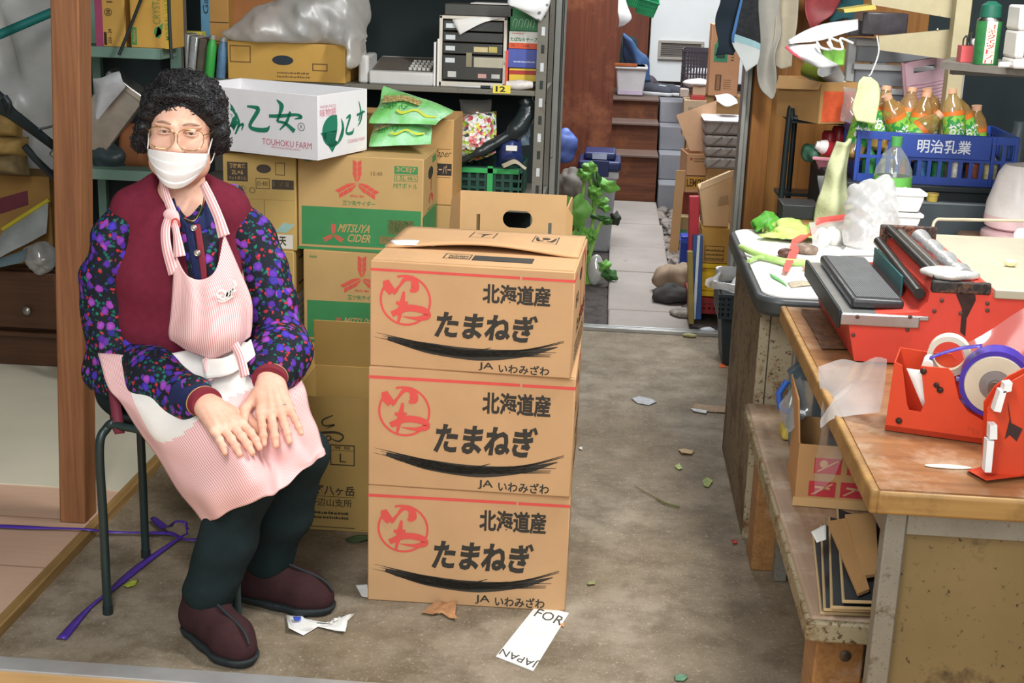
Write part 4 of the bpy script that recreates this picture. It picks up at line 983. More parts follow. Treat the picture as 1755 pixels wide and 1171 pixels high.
part('strap_knot', relax(Sd(P_(295, 368, 2.915)-.04, P_(295, 368, 2.915)+.04, .003).ell(P_(293, 368, 2.915), (.018, .012, .014), .004).ell(P_(301, 377, 2.912), (.01, .009, .013), .006).geo(), 1), PS, pe, world=True, ang=180)
part('strap_ring', G().tube([P_(301, 385, 2.905)+np.array((.009*math.cos(t), 0, .013*math.sin(t))) for t in np.linspace(0, 6.283, 18)[:-1]], .0025, 8, True), plain('#c8453c', .5), pe, world=True)
rib('waist_tie', [P_(402, 590, 2.835), P_(412, 612, 2.815), P_(420, 645, 2.79)], [.02, .02, .022])
rib('waist_tie', [P_(356, 612, 2.835), P_(353, 632, 2.815), P_(362, 652, 2.80)], [.012, .012, .01])
wb = patch([[P_(345, 616, 2.838), P_(390, 612, 2.82), P_(430, 582, 2.87)], [P_(352, 650, 2.80), P_(398, 640, 2.79), P_(438, 610, 2.845)]], 8, 16)
part('apron_waistband', G().surf(wb), CLOTH, pe, world=True, ang=180, solid=.004)
# --- mask, glasses, eyes, hair
def facep(u, v):
    """point of the mask: u -1..1 across, v 0 top .. 1 bottom"""
    x = u*(.071-.016*max(0, v-.25)**1.5)
    y = -.122+.062*abs(u)**2.2+.006*(1-v)*(1-abs(u))*-1+.020*max(0, v-.6)**1.3*2
    y += .0028*(((v*3.6) % 1.0)-.5)*(1-abs(u)**3)
    z = -.030-.098*v*(1-.42*u*u)-.012*u*u*(1-v)
    return hp(x, y, z)
mk = [[facep(-1+2*j/28, i/44) for j in range(29)] for i in range(45)]
MASK = plain('#f0efee', .75, var=.03, scale=30, bump=.12, spec=.15)
mo = part('face_mask', G().surf(mk), MASK, pe, world=True, ang=180, solid=.002)
for s_ in (-1, 1):
    part('ear_loop', G().tube(spline([facep(s_, .04), hp(.074*s_, -.03, -.02), hp(.082*s_, .012, .012), hp(.084*s_, .022, -.02), hp(.076*s_, -.01, -.07), facep(s_*.98, .8)], 26), .0016, 6), MASK, mo, world=True)
GOLD = plain('#c9ae74', .25, .9, var=.05); LENS = film('#f3c9b4', .10, .05, 'tinted_lens')
gl = thing; 
fr_ = G()
rim = lambda s_: [hp(s_*(.0335+.030*math.copysign(abs(math.cos(t))**.75, math.cos(t))), -.104+.010*(1 if math.cos(t) > .4 else 0)*abs(math.cos(t)), .002+(.024 if math.sin(t) > 0 else .030)*math.copysign(abs(math.sin(t))**.8, math.sin(t))) for t in np.linspace(0, 6.2832, 41)[:-1]]
gf = part('glasses_frame', G().tube([hp(-.006, -.106, .012), hp(0, -.109, .016), hp(.006, -.106, .012)], .0015, 8), GOLD, pe, world=True)
for s_ in (-1, 1):
    R_ = rim(s_); g = G().tube(R_, .0011, 6, True); part('lens_rim', g, GOLD, gf, world=True)
    part('lens', G().add(R_, [tuple(range(40))]), LENS, gf, world=True, smooth=False)
    part('temple_arm', G().tube(spline([hp(.063*s_, -.094, .012), hp(.076*s_, -.06, .012), hp(.082*s_, .0, .006), hp(.08*s_, .02, -.01)], 14), .0014, 6), GOLD, gf, world=True)
EYEW = plain('#e2d5ca', .3, var=.03); IRIS = plain('#2a1a14', .2, var=.1)
for s_ in (-1, 1):
    c_ = hp(.031*s_, -.0695, .010)
    ey = part('eye', G().ell(c_, (.0115, .0115, .0115)), EYEW, pe, world=True, ang=180)
    fd = np.array(CAMP)-c_; fd /= np.linalg.norm(fd); fd = fd*.7+HRn @ np.array((0, -1, 0))*.3; fd /= np.linalg.norm(fd)
    part('iris', G().lathe([(0, .0012), (.003, .001), (.0052, 0), (.0052, -.002)], c_+fd*.0108, 16, ax=fd), IRIS, ey, world=True)
    for z0, z1, yy_, nm in ((.017, .0145, -.0835, 'upper_eyelid'), (.0035, .0065, -.0825, 'lower_eyelid')):
        L_ = [[hp(s_*(.031+.0165*math.cos(t)), -.0705-.0125*math.sin(t)*(1 if k else 1.05), (z0 if k == 0 else z1)-(.004 if nm[0] == 'u' else -.002)*math.cos(t)**2) for k in range(2)] for t in np.linspace(.15, 2.99, 15)]
        part(nm, G().surf(L_), SKIN, ey, world=True, ang=180, solid=.0028)
    part('eyebrow', G().tube(spline([hp(.013*s_, -.0905, .0315), hp(.03*s_, -.090, .0375), hp(.052*s_, -.072, .031)], 12), [.0012]+[.0024]*9+[.0018, .0006], 6), plain('#a98a78', .8), pe, world=True)
# hair: short permed curls, a tousled mass with curled locks over it
b = Sd(headc-(.18, .18, .15), headc+(.18, .19, .19), .0042); rs = np.random.RandomState(5)
b.ell(hp(0, .03, .052), (.090, .102, .092), .02, HRn); b.ell(hp(0, .06, -.02), (.085, .075, .085), .03, HRn)
for s_ in (-1, 1): b.ell(hp(.084*s_, .03, .004), (.022, .05, .062), .02, HRn)
for x, y, z, r in ((-.05, -.060, .092, .014), (-.025, -.070, .099, .013), (.0, -.071, .105, .013), (.025, -.067, .102, .013), (.045, -.056, .092, .014), (-.068, -.043, .067, .016), (.066, -.043, .068, .016), (-.08, -.028, .037, .017), (.08, -.028, .04, .017), (-.092, -.012, .0, .02), (.092, -.010, .006, .02), (-.098, .0, -.032, .022), (.096, .0, -.026, .02), (-.1, .012, -.055, .02), (.092, .018, -.04, .02)): b.ell(hp(x, y, z), (r, r, r*.9), .016)
hair_c = hp(0, .03, .03)
for i in range(520):
    th = rs.uniform(0, 6.283); ph = math.acos(rs.uniform(-.6, 1)); x, y, z = math.sin(ph)*math.cos(th), math.sin(ph)*math.sin(th), math.cos(ph)
    if y < -.2 and z < .66+.22*(1-abs(x)): continue
    if z < -.25 and y < .0: continue
    c_ = hp(x*.094, .03+y*.105, .047+z*.094-(.02 if z < 0 else 0)); d1 = rs.randn(3); d1 /= np.linalg.norm(d1)
    b.cap(c_-d1*.008, c_+d1*.008, rs.uniform(.004, .0075), None, .008)
hg = relax(b.geo(), 1); HV = np.array(hg.v); cl_ = G(); lc_ = (HV-headc) @ HRn; HV = HV[~((lc_[:, 1] < -.035) & (lc_[:, 2] < .072-.35*np.abs(lc_[:, 0])) & (np.abs(lc_[:, 0]) < .075))]
lf_ = (HV-headc) @ HRn; fr0 = np.where((lf_[:, 1] < -.02) & (lf_[:, 2] > .06))[0]
for k in list(rs.choice(len(HV), 2300, replace=False))+list(rs.choice(fr0, min(len(fr0), 420), replace=False)):
    p = HV[k]; o = p-hair_c; o /= np.linalg.norm(o); a1 = np.cross(o, rs.randn(3)); a1 /= np.linalg.norm(a1); a2 = np.cross(o, a1)
    r_ = rs.uniform(.004, .0095); t0 = rs.uniform(0, 6.28); n_ = 9; sp = rs.uniform(2.5, 5.5)
    cl_.tube([p-o*.003+a2*r_*math.cos(t0+sp*q/n_)+(o*.8+a1*.5)*(r_*math.sin(t0+sp*q/n_)*.9)+a1*(q/n_-.5)*.012 for q in range(n_+1)], [.0006]+[.0013]*(n_-1)+[.0004], 4, caps=False)
hg.merge(cl_)
part('hair', hg, HAIRM, pe, world=True, ang=180)
# ring on the finger
rp = V3(487, 702, 2.738)
part('finger_ring', G().tube([rp+np.array((.0095*math.cos(t), .004*math.sin(t), .0095*math.sin(t))) for t in np.linspace(0, 6.283, 20)[:-1]], .0016, 6, True), plain('#d8d4c8', .2, .9), pe, world=True)
for o_ in pe.children:
    if o_.name.split('.')[0] in ('hair', 'face_mask', 'glasses_frame', 'eye', 'eyebrow'):
        for q_ in [o_]+list(o_.children):
            hk = Vector(HK)-pe.location
            for v_ in q_.data.vertices: v_.co = hk+Vector(((v_.co-hk).x*HS[0], (v_.co-hk).y*HS[1], (v_.co-hk).z*HS[2]))
# ================================================================ STOOL
BT = plain('#20302f', .35, var=.1, spec=.5)
st = thing('stool_chair', 'tube chair with black legs and maroon backrest under the seated person', 'chair', (-1.0, 3.0, 0))
c1 = gz(185, 1052, 0); c2 = gz(250, 955, 0); dv = np.array((c2-c1)); fw_ = np.array((.33, -.06, 0)); zs = .40
part('leg_frame', G().tube(spline([c1+(0, 0, .003), c1+(0, 0, .25), c1+(0, 0, zs+.02), c1+(.012, .02, zs+.06), c1*.9+c2*.1+(.03, 0, zs+.075), (c1+c2)/2+(.04, 0, zs+.08), c1*.1+c2*.9+(.03, 0, zs+.075), c2+(.012, -.02, zs+.06), c2+(0, 0, zs+.02), c2+(0, 0, .25), c2+(0, 0, .003)], 70), .0105, 12), BT, st, world=True)
for a in (c1, c2):
    part('leg', G().tube([a+fw_+(0, 0, .003), a+fw_+(0, 0, zs+.06)], .0105, 12), BT, st, world=True)
    part('foot_cap', G().cyl(a, a+(0, 0, .02), .0122), BLACKM, st, world=True)
    part('seat_rail', G().tube([a*.9+(c1+c2)*.05+(.03, 0, zs+.07), a+fw_+(0, 0, zs+.06)], .0095, 10), BT, st, world=True)
g = G().box((c1[0]+.03, c1[1]+.035, zs+.07), (c1[0]+.35, c2[1]-.005, zs+.088)); part('seat', g, BLACKM, st, world=True, bev=.008, seg=3)
g = G().surf(patch([[P_(176, 600, 2.95), P_(160, 600, 3.10)], [P_(184, 650, 2.90), P_(172, 640, 3.10)], [P_(191, 700, 2.85), P_(184, 690, 3.1)], [P_(197, 745, 2.825), P_(190, 730, 3.1)]], 16, 6)); part('backrest', g, plain('#6b2434', .7), st, world=True, solid=.022, off=1, ang=60)
# ================================================================ SMALL BUILDERS
def pbox(name, label, cat, x0, y0, x1, y1, Y, depth, mat, z0=None, z1=None, rz=0, prints=None, pm=None, group=None, bev=.003, seam=False, **kw):
    """closed box whose front stands at distance Y"""
    xa, xb, za, zb = fit(x0, y0, x1, y1, Y); za = z0 if z0 is not None else za; zb = z1 if z1 is not None else zb
    return carton(name, label, ((xa+xb)/2, Y+depth/2, za), (xb-xa, depth, zb-za), rz, mat, prints, pm, cat=cat, group=group, seam=seam, **kw)
def pillow(c4, th, nu=14, nv=12, seed=0, amp=.003, pw=2.2, back=.6):
    TL, TR, BR, BL = [np.array(p, float) for p in c4]; n = np.cross(TR-TL, BL-TL); n /= np.linalg.norm(n)
    if n[1] > .2 or (abs(n[1]) <= .2 and n[2] < 0): n = -n
    g = G()
    for sgn in (1, -back):
        P = []
        for i in range(nv+1):
            v = i/nv; row = []
            for j in range(nu+1):
                u = j/nu; k = (1-abs(2*u-1)**pw)*(1-abs(2*v-1)**pw)
                row.append((TL*(1-u)+TR*u)*(1-v)+(BL*(1-u)+BR*u)*v+n*th*.5*sgn*k)
            P.append(row)
        wob(P, amp, 26, seed); g.surf(P, uvs=(1, 1))
    return g
def lump(c, r, seed=0, amp=.25, freq=14, seg=26, rings=18, flat=None):
    g = G().ell((0, 0, 0), r, seg, rings); rs = np.random.RandomState(seed); K = [(rs.randn(3)*freq, rs.rand()*6.28) for _ in range(8)]; m_ = min(r)
    V = np.array(g.v); o = np.zeros(len(V))
    for k, ph in K: o += np.abs(np.sin(V @ k+ph))-.5
    N = V/(np.linalg.norm(V, axis=1)[:, None]+1e-9); V = V+N*(o*amp*m_/3)[:, None]+np.array(c)
    if flat is not None: V[:, 2] = np.maximum(V[:, 2], flat)
    g.v = [tuple(p) for p in V.tolist()]; return g
def crate_geo(w, d, h, t=.006, nx=8, ny=5, rows=2, rim=.02, floor=True, solid_top=0.):
    g = G()
    for z0, z1 in ((h-rim-solid_top, h), (0, rim)):
        e = .004 if z0 else 0
        g.box((-w/2-e, -d/2-e, z0), (w/2+e, -d/2+t, z1)); g.box((-w/2-e, d/2-t, z0), (w/2+e, d/2+e, z1)); g.box((-w/2-e, -d/2+t, z0), (-w/2+t, d/2-t, z1)); g.box((w/2-t, -d/2+t, z0), (w/2+e, d/2-t, z1))
    zs = [rim+(h-2*rim-solid_top)*k/rows for k in range(1, rows)]
    for i in range(nx+1):
        x = -w/2+(w-.012)*i/nx
        for y0, y1 in ((-d/2, -d/2+t), (d/2-t, d/2)): g.box((x, y0, rim), (x+.012, y1, h-rim))
    for j in range(ny+1):
        y = -d/2+(d-.012)*j/ny
        for x0, x1 in ((-w/2, -w/2+t), (w/2-t, w/2)): g.box((x0, y, rim), (x1, y+.012, h-rim))
    for z in zs:
        for y0, y1 in ((-d/2, -d/2+t), (d/2-t, d/2)): g.box((-w/2, y0-.001, z-.005), (w/2, y1+.001, z+.005))
        for x0, x1 in ((-w/2, -w/2+t), (w/2-t, w/2)): g.box((x0-.001, -d/2, z-.005), (x1+.001, d/2, z+.005))
    if floor: g.box((-w/2+t, -d/2+t, .002), (w/2-t, d/2-t, .008))
    return g
def flat_on(face_o, ux, uy): g = G(); return g, Face(g, face_o, ux, uy)
PAPER = plain('#e3e2dd', .7, var=.05)
# ================================================================ FAR LEFT, BEYOND THE POST
cur = patch([[at(-60, -40, 5.0), at(10, -40, 4.95), at(60, -40, 5.05), at(130, -40, 5.0)], [at(-60, 90, 4.98), at(10, 90, 5.03), at(60, 90, 4.97), at(130, 90, 5.0)], [at(-60, 200, 5.0), at(10, 200, 4.94), at(60, 200, 5.02), at(130, 200, 4.98)], [at(-60, 300, 5.0), at(10, 300, 5.0), at(60, 300, 4.97), at(130, 300, 5.0)]], 30, 30)
tp = np.array([p for r in cur for p in r]); zmin = tp[:, 2].min()
cur = [[np.array((p[0], p[1], p[2])) for p in r] for r in cur]
for r in cur[-1:]:
    for j in range(len(r)): r[j][2] = .03
wob(cur, .02, 14, 3); 
for j in range(len(cur[-1])): cur[-1][j][2] = .03
solo('plastic_sheet', G().surf(cur), plain('#b9bab7', .3, var=.12, scale=9, bump=.3), 'cloudy plastic sheet hanging behind the teal pole, beside the wooden post', 'plastic sheet', solid=.002, ang=180)
a, b = at(-40, 76, 4.5), at(150, -5, 4.9)
solo('teal_pole', G().tube([a, b], .016, 14), plain('#1f6863', .45), 'teal pole slanting across the plastic sheet', 'pole')
a, b = at(-12, 178, 4.3), at(20, 195, 4.32); c = at(110, 262, 4.6)
ub = thing('umbrella', 'folded black umbrella lying slanted across the brown paper sacks', 'umbrella', tuple(b))
part('canopy', G().tube([at(-30, 150, 4.28), at(-5, 175, 4.3), at(20, 195, 4.32), at(60, 225, 4.45), at(130, 280, 4.65)], [.03, .034, .02, .017, .012], 10), BLACKM, ub, world=True)
part('handle', G().tube(spline([at(8, 165, 4.27), at(16, 178, 4.27), at(14, 192, 4.29)], 10), .01, 8), BLACKM, ub, world=True)
solo('black_cable', G().tube(spline([at(36, 205, 4.4), at(50, 219, 4.42), at(70, 221, 4.45), at(120, 208, 4.5)], 20), .004, 8), BLACKM, 'thin black cable looping under the plastic sheet', 'cable')
solo('walking_cane', G().tube([at(42, 250, 4.5), at(60, 272, 4.52), at(140, 350, 4.7)], .012, 10), BLACKM, 'black cane with a shiny band slanting under the umbrella', 'cane')
SACK = plain('#8f733f', .75, var=.2, scale=30, bump=.5)
cabz = at(40, 462, 4.75)[2]
for k, (x0, y0, x1, y1, col, lab) in enumerate(((-30, 186, 38, 238, SACK, 'brown paper sack on top, under the black umbrella'), (-24, 226, 46, 268, SACK, 'brown paper sack in the middle of the pile by the plastic sheet'), (-10, 258, 50, 300, plain('#6e5c3c', .75, var=.2, scale=30, bump=.5), 'dull crumpled sack at the bottom of the pile on the tan carton'))):
    solo('paper_sack', pillow([at(x0, y0, 4.62), at(x1, y0+6, 4.62), at(x1+2, y1, 4.62), at(x0, y1, 4.62)], .16, seed=k, amp=.006, pw=4), col, lab, 'sack', group='brown paper sacks', ang=180)
bz = at(40, 296, 4.75)[2]
c_ = pbox('plain_carton', 'tan carton under the brown paper sacks, a reddish patch on its front', 'carton', -60, 300, 88, 462, 4.72, .18, cardboard('#8d6a3a'), z0=cabz+.002, prints=lambda P: P.f().poly([(.3, .55), (.3, .72), (.75, .85), (.75, .70)], 0), pm=[plain('#5d2530', .7)])
mg = thing('magazine', 'grey magazine with yellow edge leaning on the tan carton', 'magazine', tuple(at(40, 450, 4.6)))
part('pages', pillow([at(6, 395, 4.66), at(84, 345, 4.66), at(80, 400, 4.60), at(-20, 452, 4.60)], .02, seed=2, amp=.002), plain('#8f9391', .5, var=.15), mg, world=True, ang=180)
part('spine', G().tube([at(4, 393, 4.655), at(84, 342, 4.655)], .008, 8), plain('#b0a02c', .6), mg, world=True)
solo('plastic_bag', lump(at(72, 442, 4.62), (.05, .05, .045), 4, .5, 40), film('#d5d5d5', .5), 'small crumpled clear bag on the drawer cabinet', 'bag', ang=180)
solo('plastic_tray', pillow([at(-20, 452, 4.57), at(48, 425, 4.57), at(40, 450, 4.52), at(-20, 462, 4.52)], .03, seed=7), plain('#55656a', .5), 'grey blue folded sheet under the magazine', 'sheet', ang=180)
dc = thing('drawer_cabinet', 'dark brown drawer cabinet with one round knob, below the tan carton', 'cabinet', tuple(at(10, 560, 4.62)))
xa, xb, za, zb = fit(-80, 462, 100, 562, 4.62)
DBR = wood('#3a2416', '#54351f', 0, 2.4, .5)
g = G().box((xa, 4.66, .028), (xb, 4.88, zb)); g.box((xa, 4.62, za-.03), (xb, 4.66, za-.015)); part('cabinet_body', g, DBR, dc, world=True)
fr_ = part('drawer', G().box((xa+.01, 4.625, za), (xb-.01, 4.66, zb-.008)), DBR, dc, world=True, bev=.004)
part('knob', G().lathe([(.006, 0), (.006, .01), (.015, .014), (.016, .02), (.010, .026), (0, .027)], at(49, 531, 4.625), 18, ax=(0, -1, 0)), plain('#8f8a84', .3, .7), fr_, world=True)
# ================================================================ GREEN SHELF RACK BEHIND THE PERSON
GRN = rusty('#6f8d80', '#59503f', .66, 8, .55)
gx0 = at(98, 90, 4.45)[0]; gx1 = at(302, 100, 4.45)[0]; gz1 = at(230, 82, 4.45)[2]; gz2 = at(190, 291, 4.45)[2]
gr = thing('shelf_rack', 'green painted metal shelf rack behind the wooden post and person', 'shelf', (gx0, 4.45, .026))
for z in (gz1, gz2, .18):
    part('shelf_board', G().box((gx0, 4.45, z-.036), (at(300, 90, 4.6)[0] if z == gz1 else gx1, 4.62 if z == gz1 else 4.79, z)), GRN, gr, world=True, bev=.003)
gxr = at(292, 100, 4.75)[0]
for x, y in ((gx0, 4.46), (gx0, 4.75), (gxr, 4.75)):
    if 1: part('upright', G().box((x, y, .026), (x+.03, y+.03, 1.75)), GRN, gr, world=True)
part('back_panel', G().box((gx0, 4.785, .1), (gxr+.02, 4.79, 1.75)), plain('#1f2a2b', .8), gr, world=True)
def c58(P):
    f = P.f(); f.rect(0, 0, .26, 1, 1); f.ring(.46, .66, .13, .022, 0); f.text('58', .40, .61, .52, .71, 0, .03, rot=1); f.text('350 - 24', .43, .06, .55, .34, 0, .02, rot=1); f.rect(.28, .03, .38, .28, 0); f.lines(.29, .05, .37, .26, 5, 2, seed=3); f.lines(.42, .84, .62, .98, 2, 0)
pbox('drink_carton', 'tan carton with purple stripe and circled number, on the green shelf', 'carton', 163, -10, 213, 79, 4.46, .14, cardboard('#c39a50'), z0=gz1, prints=c58, pm=[plain('#4a3524', .7), plain('#9c3f62', .6), CARDY])
def cryst(P):
    f = P.f(); f.rect(.83, 0, 1, 1, 1); f.text('CRYSTAL', .55, .45, .74, 1.05, 0, .0, rot=1); f.text('MINERAL WATER', .84, .16, .96, 1.05, 3, .01, rot=1); f.rect(.02, .05, .15, .38, 2); f.text('Asahi', .05, .1, .12, .33, 4, .01, rot=1, lift=.0012)
    f.disc(.66, .3, .09, 2, ry=.13); f.poly([(.6, .2), (.75, .28), (.8, .48), (.66, .4)], 2)
pbox('drink_carton', 'tan water carton with yellow edge and green leaf print, on the green shelf', 'carton', 223, -10, 294, 84, 4.46, .13, cardboard('#c79b4c'), z0=gz1, prints=cryst, pm=[plain('#6f8b3e', .7), plain('#c6a63a', .6), plain('#4d8a4a', .7), plain('#7d8a2a', .7), CARDY])
STRAP = plain('#232c2e', .6)
def strapg(pts, r=.006): return G().tube(spline(pts, 20), r, 8)
solo('black_strap', strapg([at(246, -12, 4.42), at(225, 42, 4.43), at(204, 94, 4.425)], .0055), STRAP, 'black strap slanting across the shelf between the two cartons', 'strap')
solo('black_strap', strapg([at(289, -12, 4.42), at(291, 50, 4.425), at(294, 102, 4.42)], .006), STRAP, 'black strap hanging straight down over the water carton', 'strap')
tz = gz2
tn = thing('metal_tin', 'long silver tin leaning on the lower green shelf beside the post', 'tin', tuple(at(120, 290, 4.5)))
A0, A1 = at(120, 284, 4.56), at(222, 146, 4.56); g = G().beam(A0, A1, .15, .09, (0, 1, .2)); part('tin_body', g, plain('#a9a7a2', .3, .9, var=.2, scale=12, bump=.1), tn, world=True, bev=.006)
d_ = Vector(A1)-Vector(A0); part('lid', G().beam(Vector(A1)-d_*.04, Vector(A1)+d_*.03, .157, .097, (0, 1, .2)), plain('#b9b7b2', .25, .9), tn, world=True, bev=.005)
solo('plastic_bag', pillow([at(160, 140, 4.44), at(203, 120, 4.44), at(214, 150, 4.45), at(168, 205, 4.45)], .05, seed=9, amp=.008), plain('#b4b5b8', .4, var=.15, bump=.4, scale=25), 'crumpled white bag draped over the silver tin', 'bag', ang=180)
pg = thing('paper_bag', 'dark orange paper bag standing on the lower green shelf', 'bag', tuple(at(232, 291, 4.58)))
part('bag_body', pillow([at(206, 218, 4.6), at(254, 208, 4.6), at(266, 290, 4.58), at(200, 291, 4.58)], .10, seed=4, amp=.005, pw=5), plain('#84502c', .7, var=.2, scale=20), pg, world=True, ang=180)
solo('plastic_bag', lump(at(182, 270, 4.56), (.075, .05, .048), 8, .5, 32), plain('#3a4446', .35, var=.2, bump=.3), 'dark grey crumpled bag on the lower green shelf beside the post', 'bag', ang=180)
# row standing left of the clear bag
RACKY = 4.82; s12 = at(760, 150, RACKY)[2]
ry_ = 4.62; bz_ = s12+.0
def leanbox(name, label, cat, x0, y0, x1, y1, w_px, Y, d, mat, z0):
    a, b = at(x0, y1, Y), at(x1, y0, Y); a[2] = z0; g = G().beam(a+(0, d/2, .002), b+(0, d/2, 0), (at(x0+w_px, y1, Y)-at(x0, y1, Y))[0], d, (0, -1, 0)); return solo(name, g, mat, label, cat, bev=.006, seg=3)
FOIL = plain('#c4c5c6', .28, .6, var=.2, scale=14, bump=.3)
RY = RACKY+.01
leanbox('foil_packet', 'silver foil packet standing at the end of the shelf row above the person', 'packet', 313, 58, 318, 114, 13, RY, .10, FOIL, s12)
leanbox('foil_packet', 'second silver packet from the end of the shelf row above the person', 'packet', 326, 62, 333, 116, 13, RY, .10, FOIL, s12)
leanbox('notebook', 'worn brown notebook between the foil packets and the green bottle', 'notebook', 341, 66, 348, 116, 14, RY, .12, plain('#5b5346', .8, var=.25, scale=30), s12)
def bottle(name, label, base, tip, r, body, cap, group=None, neck=.35):
    B0, T0 = Vector(base), Vector(tip); ax = (T0-B0); L = ax.length; t = thing(name, label, 'bottle', base, group=group)
    part('bottle_body', G().lathe([(0, 0), (r*.9, 0), (r, .004), (r, L*.72), (r*.85, L*.8), (r*neck, L*.9), (r*neck, L*.93)], B0, 20, ax=ax), body, t, world=True)
    part('cap', G().lathe([(r*neck*1.15, L*.9), (r*neck*1.2, L), (0, L)], B0, 16, ax=ax), cap, t, world=True); return t
b0 = at(358, 114, RY); b0[2] = s12; bottle('squeeze_bottle', 'green squeeze bottle with silver cap in the shelf row above the person', b0, at(365, 60, RY), .018, plain('#3da449', .4, var=.05), plain('#b5b5b0', .3, .5), neck=.6)
b0 = at(378, 112, RY); b0[2] = s12; bottle('squeeze_bottle', 'blue and silver bottle in the shelf row, beside the clear bag', b0, at(384, 64, RY), .018, plain('#5b7f9f', .4, var=.25, scale=40), plain('#c5c5c0', .3, .6), neck=.7)
pbox('milk_carton', 'yellow topped paper pack behind the silver packets', 'carton', 311, 54, 346, 116, RY+.14, .06, plain('#c8bb54', .6), z0=s12)
def gj(P):
    f = P.f(); f.rect(0, 0, .33, 1, 1); f.frame(.5, .05, .72, .4, .03, 0); f.bars(.53, .08, .69, .37, 6, 0); f.text('GJ8', .78, .15, .93, .45, 0, .02, rot=1); f.rect(.3, .62, 1, .63, 0); f.text('Gas', .08, .72, .28, .98, 2, .01, rot=1)
pbox('drink_carton', 'tan carton with a blue end panel behind the green bottle', 'carton', 345, -15, 392, 112, RY+.22, .24, cardboard('#b98b4e'), z0=s12, prints=gj, pm=[plain('#4a3a28', .7), plain('#5f93b0', .6), plain('#27343f', .6)])
pbox('plain_carton', 'dark tan carton behind the clear bag on the shelf', 'carton', 395, -15, 480, 90, RY+.30, .2, cardboard('#a56f45'), z0=s12)
def snk(P):
    f = P.f(); f.disc(.47, .55, .09, 0, ry=.04); f.frame(.02, .45, .2, .9, .01, 1); f.lines(.42, .1, .7, .3, 2, 1); f.frame(.72, .3, .85, .5, .01, 1)
cbx = pbox('drink_carton', 'tan carton with a dark hand hole under the big clear bag', 'carton', 390, 74, 592, 140, RACKY-.01, .34, cardboard('#c2994f'), z0=s12, prints=snk, pm=[plain('#26313a', .7), plain('#7a5a30', .7)])
cz_ = fit(390, 74, 592, 140, RACKY-.01)[3]
# big clear bag: an inflated crumpled skin
gb = Sd(at(370, 140, 4.95)-(.0, .45, .1), at(660, -60, 4.95)+(.1, .35, .05), .012)
for px, py, r, Y in ((440, 55, (.11, .1, .055), 4.85), (505, 50, (.17, .13, .10), 4.88), (585, 30, (.12, .13, .12), 4.9), (600, 70, (.07, .1, .08), 4.86), (540, 12, (.15, .13, .08), 4.92), (600, 105, (.055, .06, .035), 4.75)): gb.ell(at(px, py, Y), r, .07)
gb.cap(at(440, 60, 4.85), at(386, 58, 4.82), .05, .012, .05)
gb.ripple(.016, 22, 3); gb.d = gb.d+.010*np.abs(np.sin(gb.X*31+gb.Z*43+2*np.sin(gb.Y*22)))+.005*np.abs(np.sin(gb.X*70-gb.Z*52+gb.Y*40+2*np.sin(gb.Z*38))); gb.d = np.maximum(gb.d, np.where(gb.Y < 5.19, cz_+.002-gb.Z, -9.)*(1) - (gb.X > at(600, 80, 4.8)[0])*.3)
solo('plastic_bag', relax(gb.geo(), 1), film('#f4f3ef', .46, .42), 'big crumpled clear plastic bag lying on the carton above the white farm carton', 'bag', ang=180)
# ================================================================ METAL RACK
RM = rusty('#6f6c62', '#574a3a', .58, 9, .55)
rx0 = at(300, 140, RACKY)[0]; rx1 = at(935, 160, RACKY)[0]
mr = thing('shelf_rack', 'grey slotted metal rack holding the drawer unit and tape boxes', 'shelf', (rx0, RACKY, 0))
bl = at(893, 349, RACKY)[2]; s12b = at(760, 159, RACKY)[2]
part('shelf_board', G().box((rx0, RACKY, s12b), (rx1, RACKY+.5, s12)), RM, mr, world=True, bev=.003)
for z in (bl, .12, 1.62): part('shelf_board', G().box((rx0, RACKY+.002, z-.035), (rx1, RACKY+.5, z)), RM, mr, world=True, bev=.003)
def upright(x, y, flip=1):
    g = G().box((x-.04, y, 0), (x, y+.003, 1.75)); g.box((x-.003, y, 0), (x, y+.036, 1.75)); return g
UPM = plain('#c9cbc8', .5)
for x, y in ((rx1+.004, RACKY-.006), (rx1+.004, RACKY+.47), (rx0+.04, RACKY-.006), (rx0+.04, RACKY+.47)):
    u = part('upright', upright(x, y), RM, mr, world=True)
    if x > rx0+.1 and y < RACKY+.1:
        g = G()
        for k in range(22): z = .3+k*.062; g.box((x-.026, y-.0006, z), (x-.014, y+.0002, z+.03), k % 2)
        part('slot_marks', g, [plain('#c7ccd0', .6), plain('#2c3330', .7)], u, world=True)
part('back_panel', G().box((rx0, RACKY+.505, .1), (rx1, RACKY+.51, 1.75)), plain('#222d2e', .8), mr, world=True)
tg = part('number_tag', G().box((at(845, 150, RACKY)[0], RACKY-.002, at(860, 160, RACKY)[2]), (at(875, 150, RACKY)[0], RACKY, at(860, 146, RACKY)[2])), plain('#e8d64a', .5), mr, world=True, label='yellow number tag')
g = G(); f = Face(g, at(845, 159, RACKY-.002), (at(875, 159, RACKY)-at(845, 159, RACKY))*(1, 0, 0), (0, 0, .028)); f.text('12', .15, .15, .7, .85, 0, .03); part('tag_number', g, INK, tg, world=True, smooth=False)
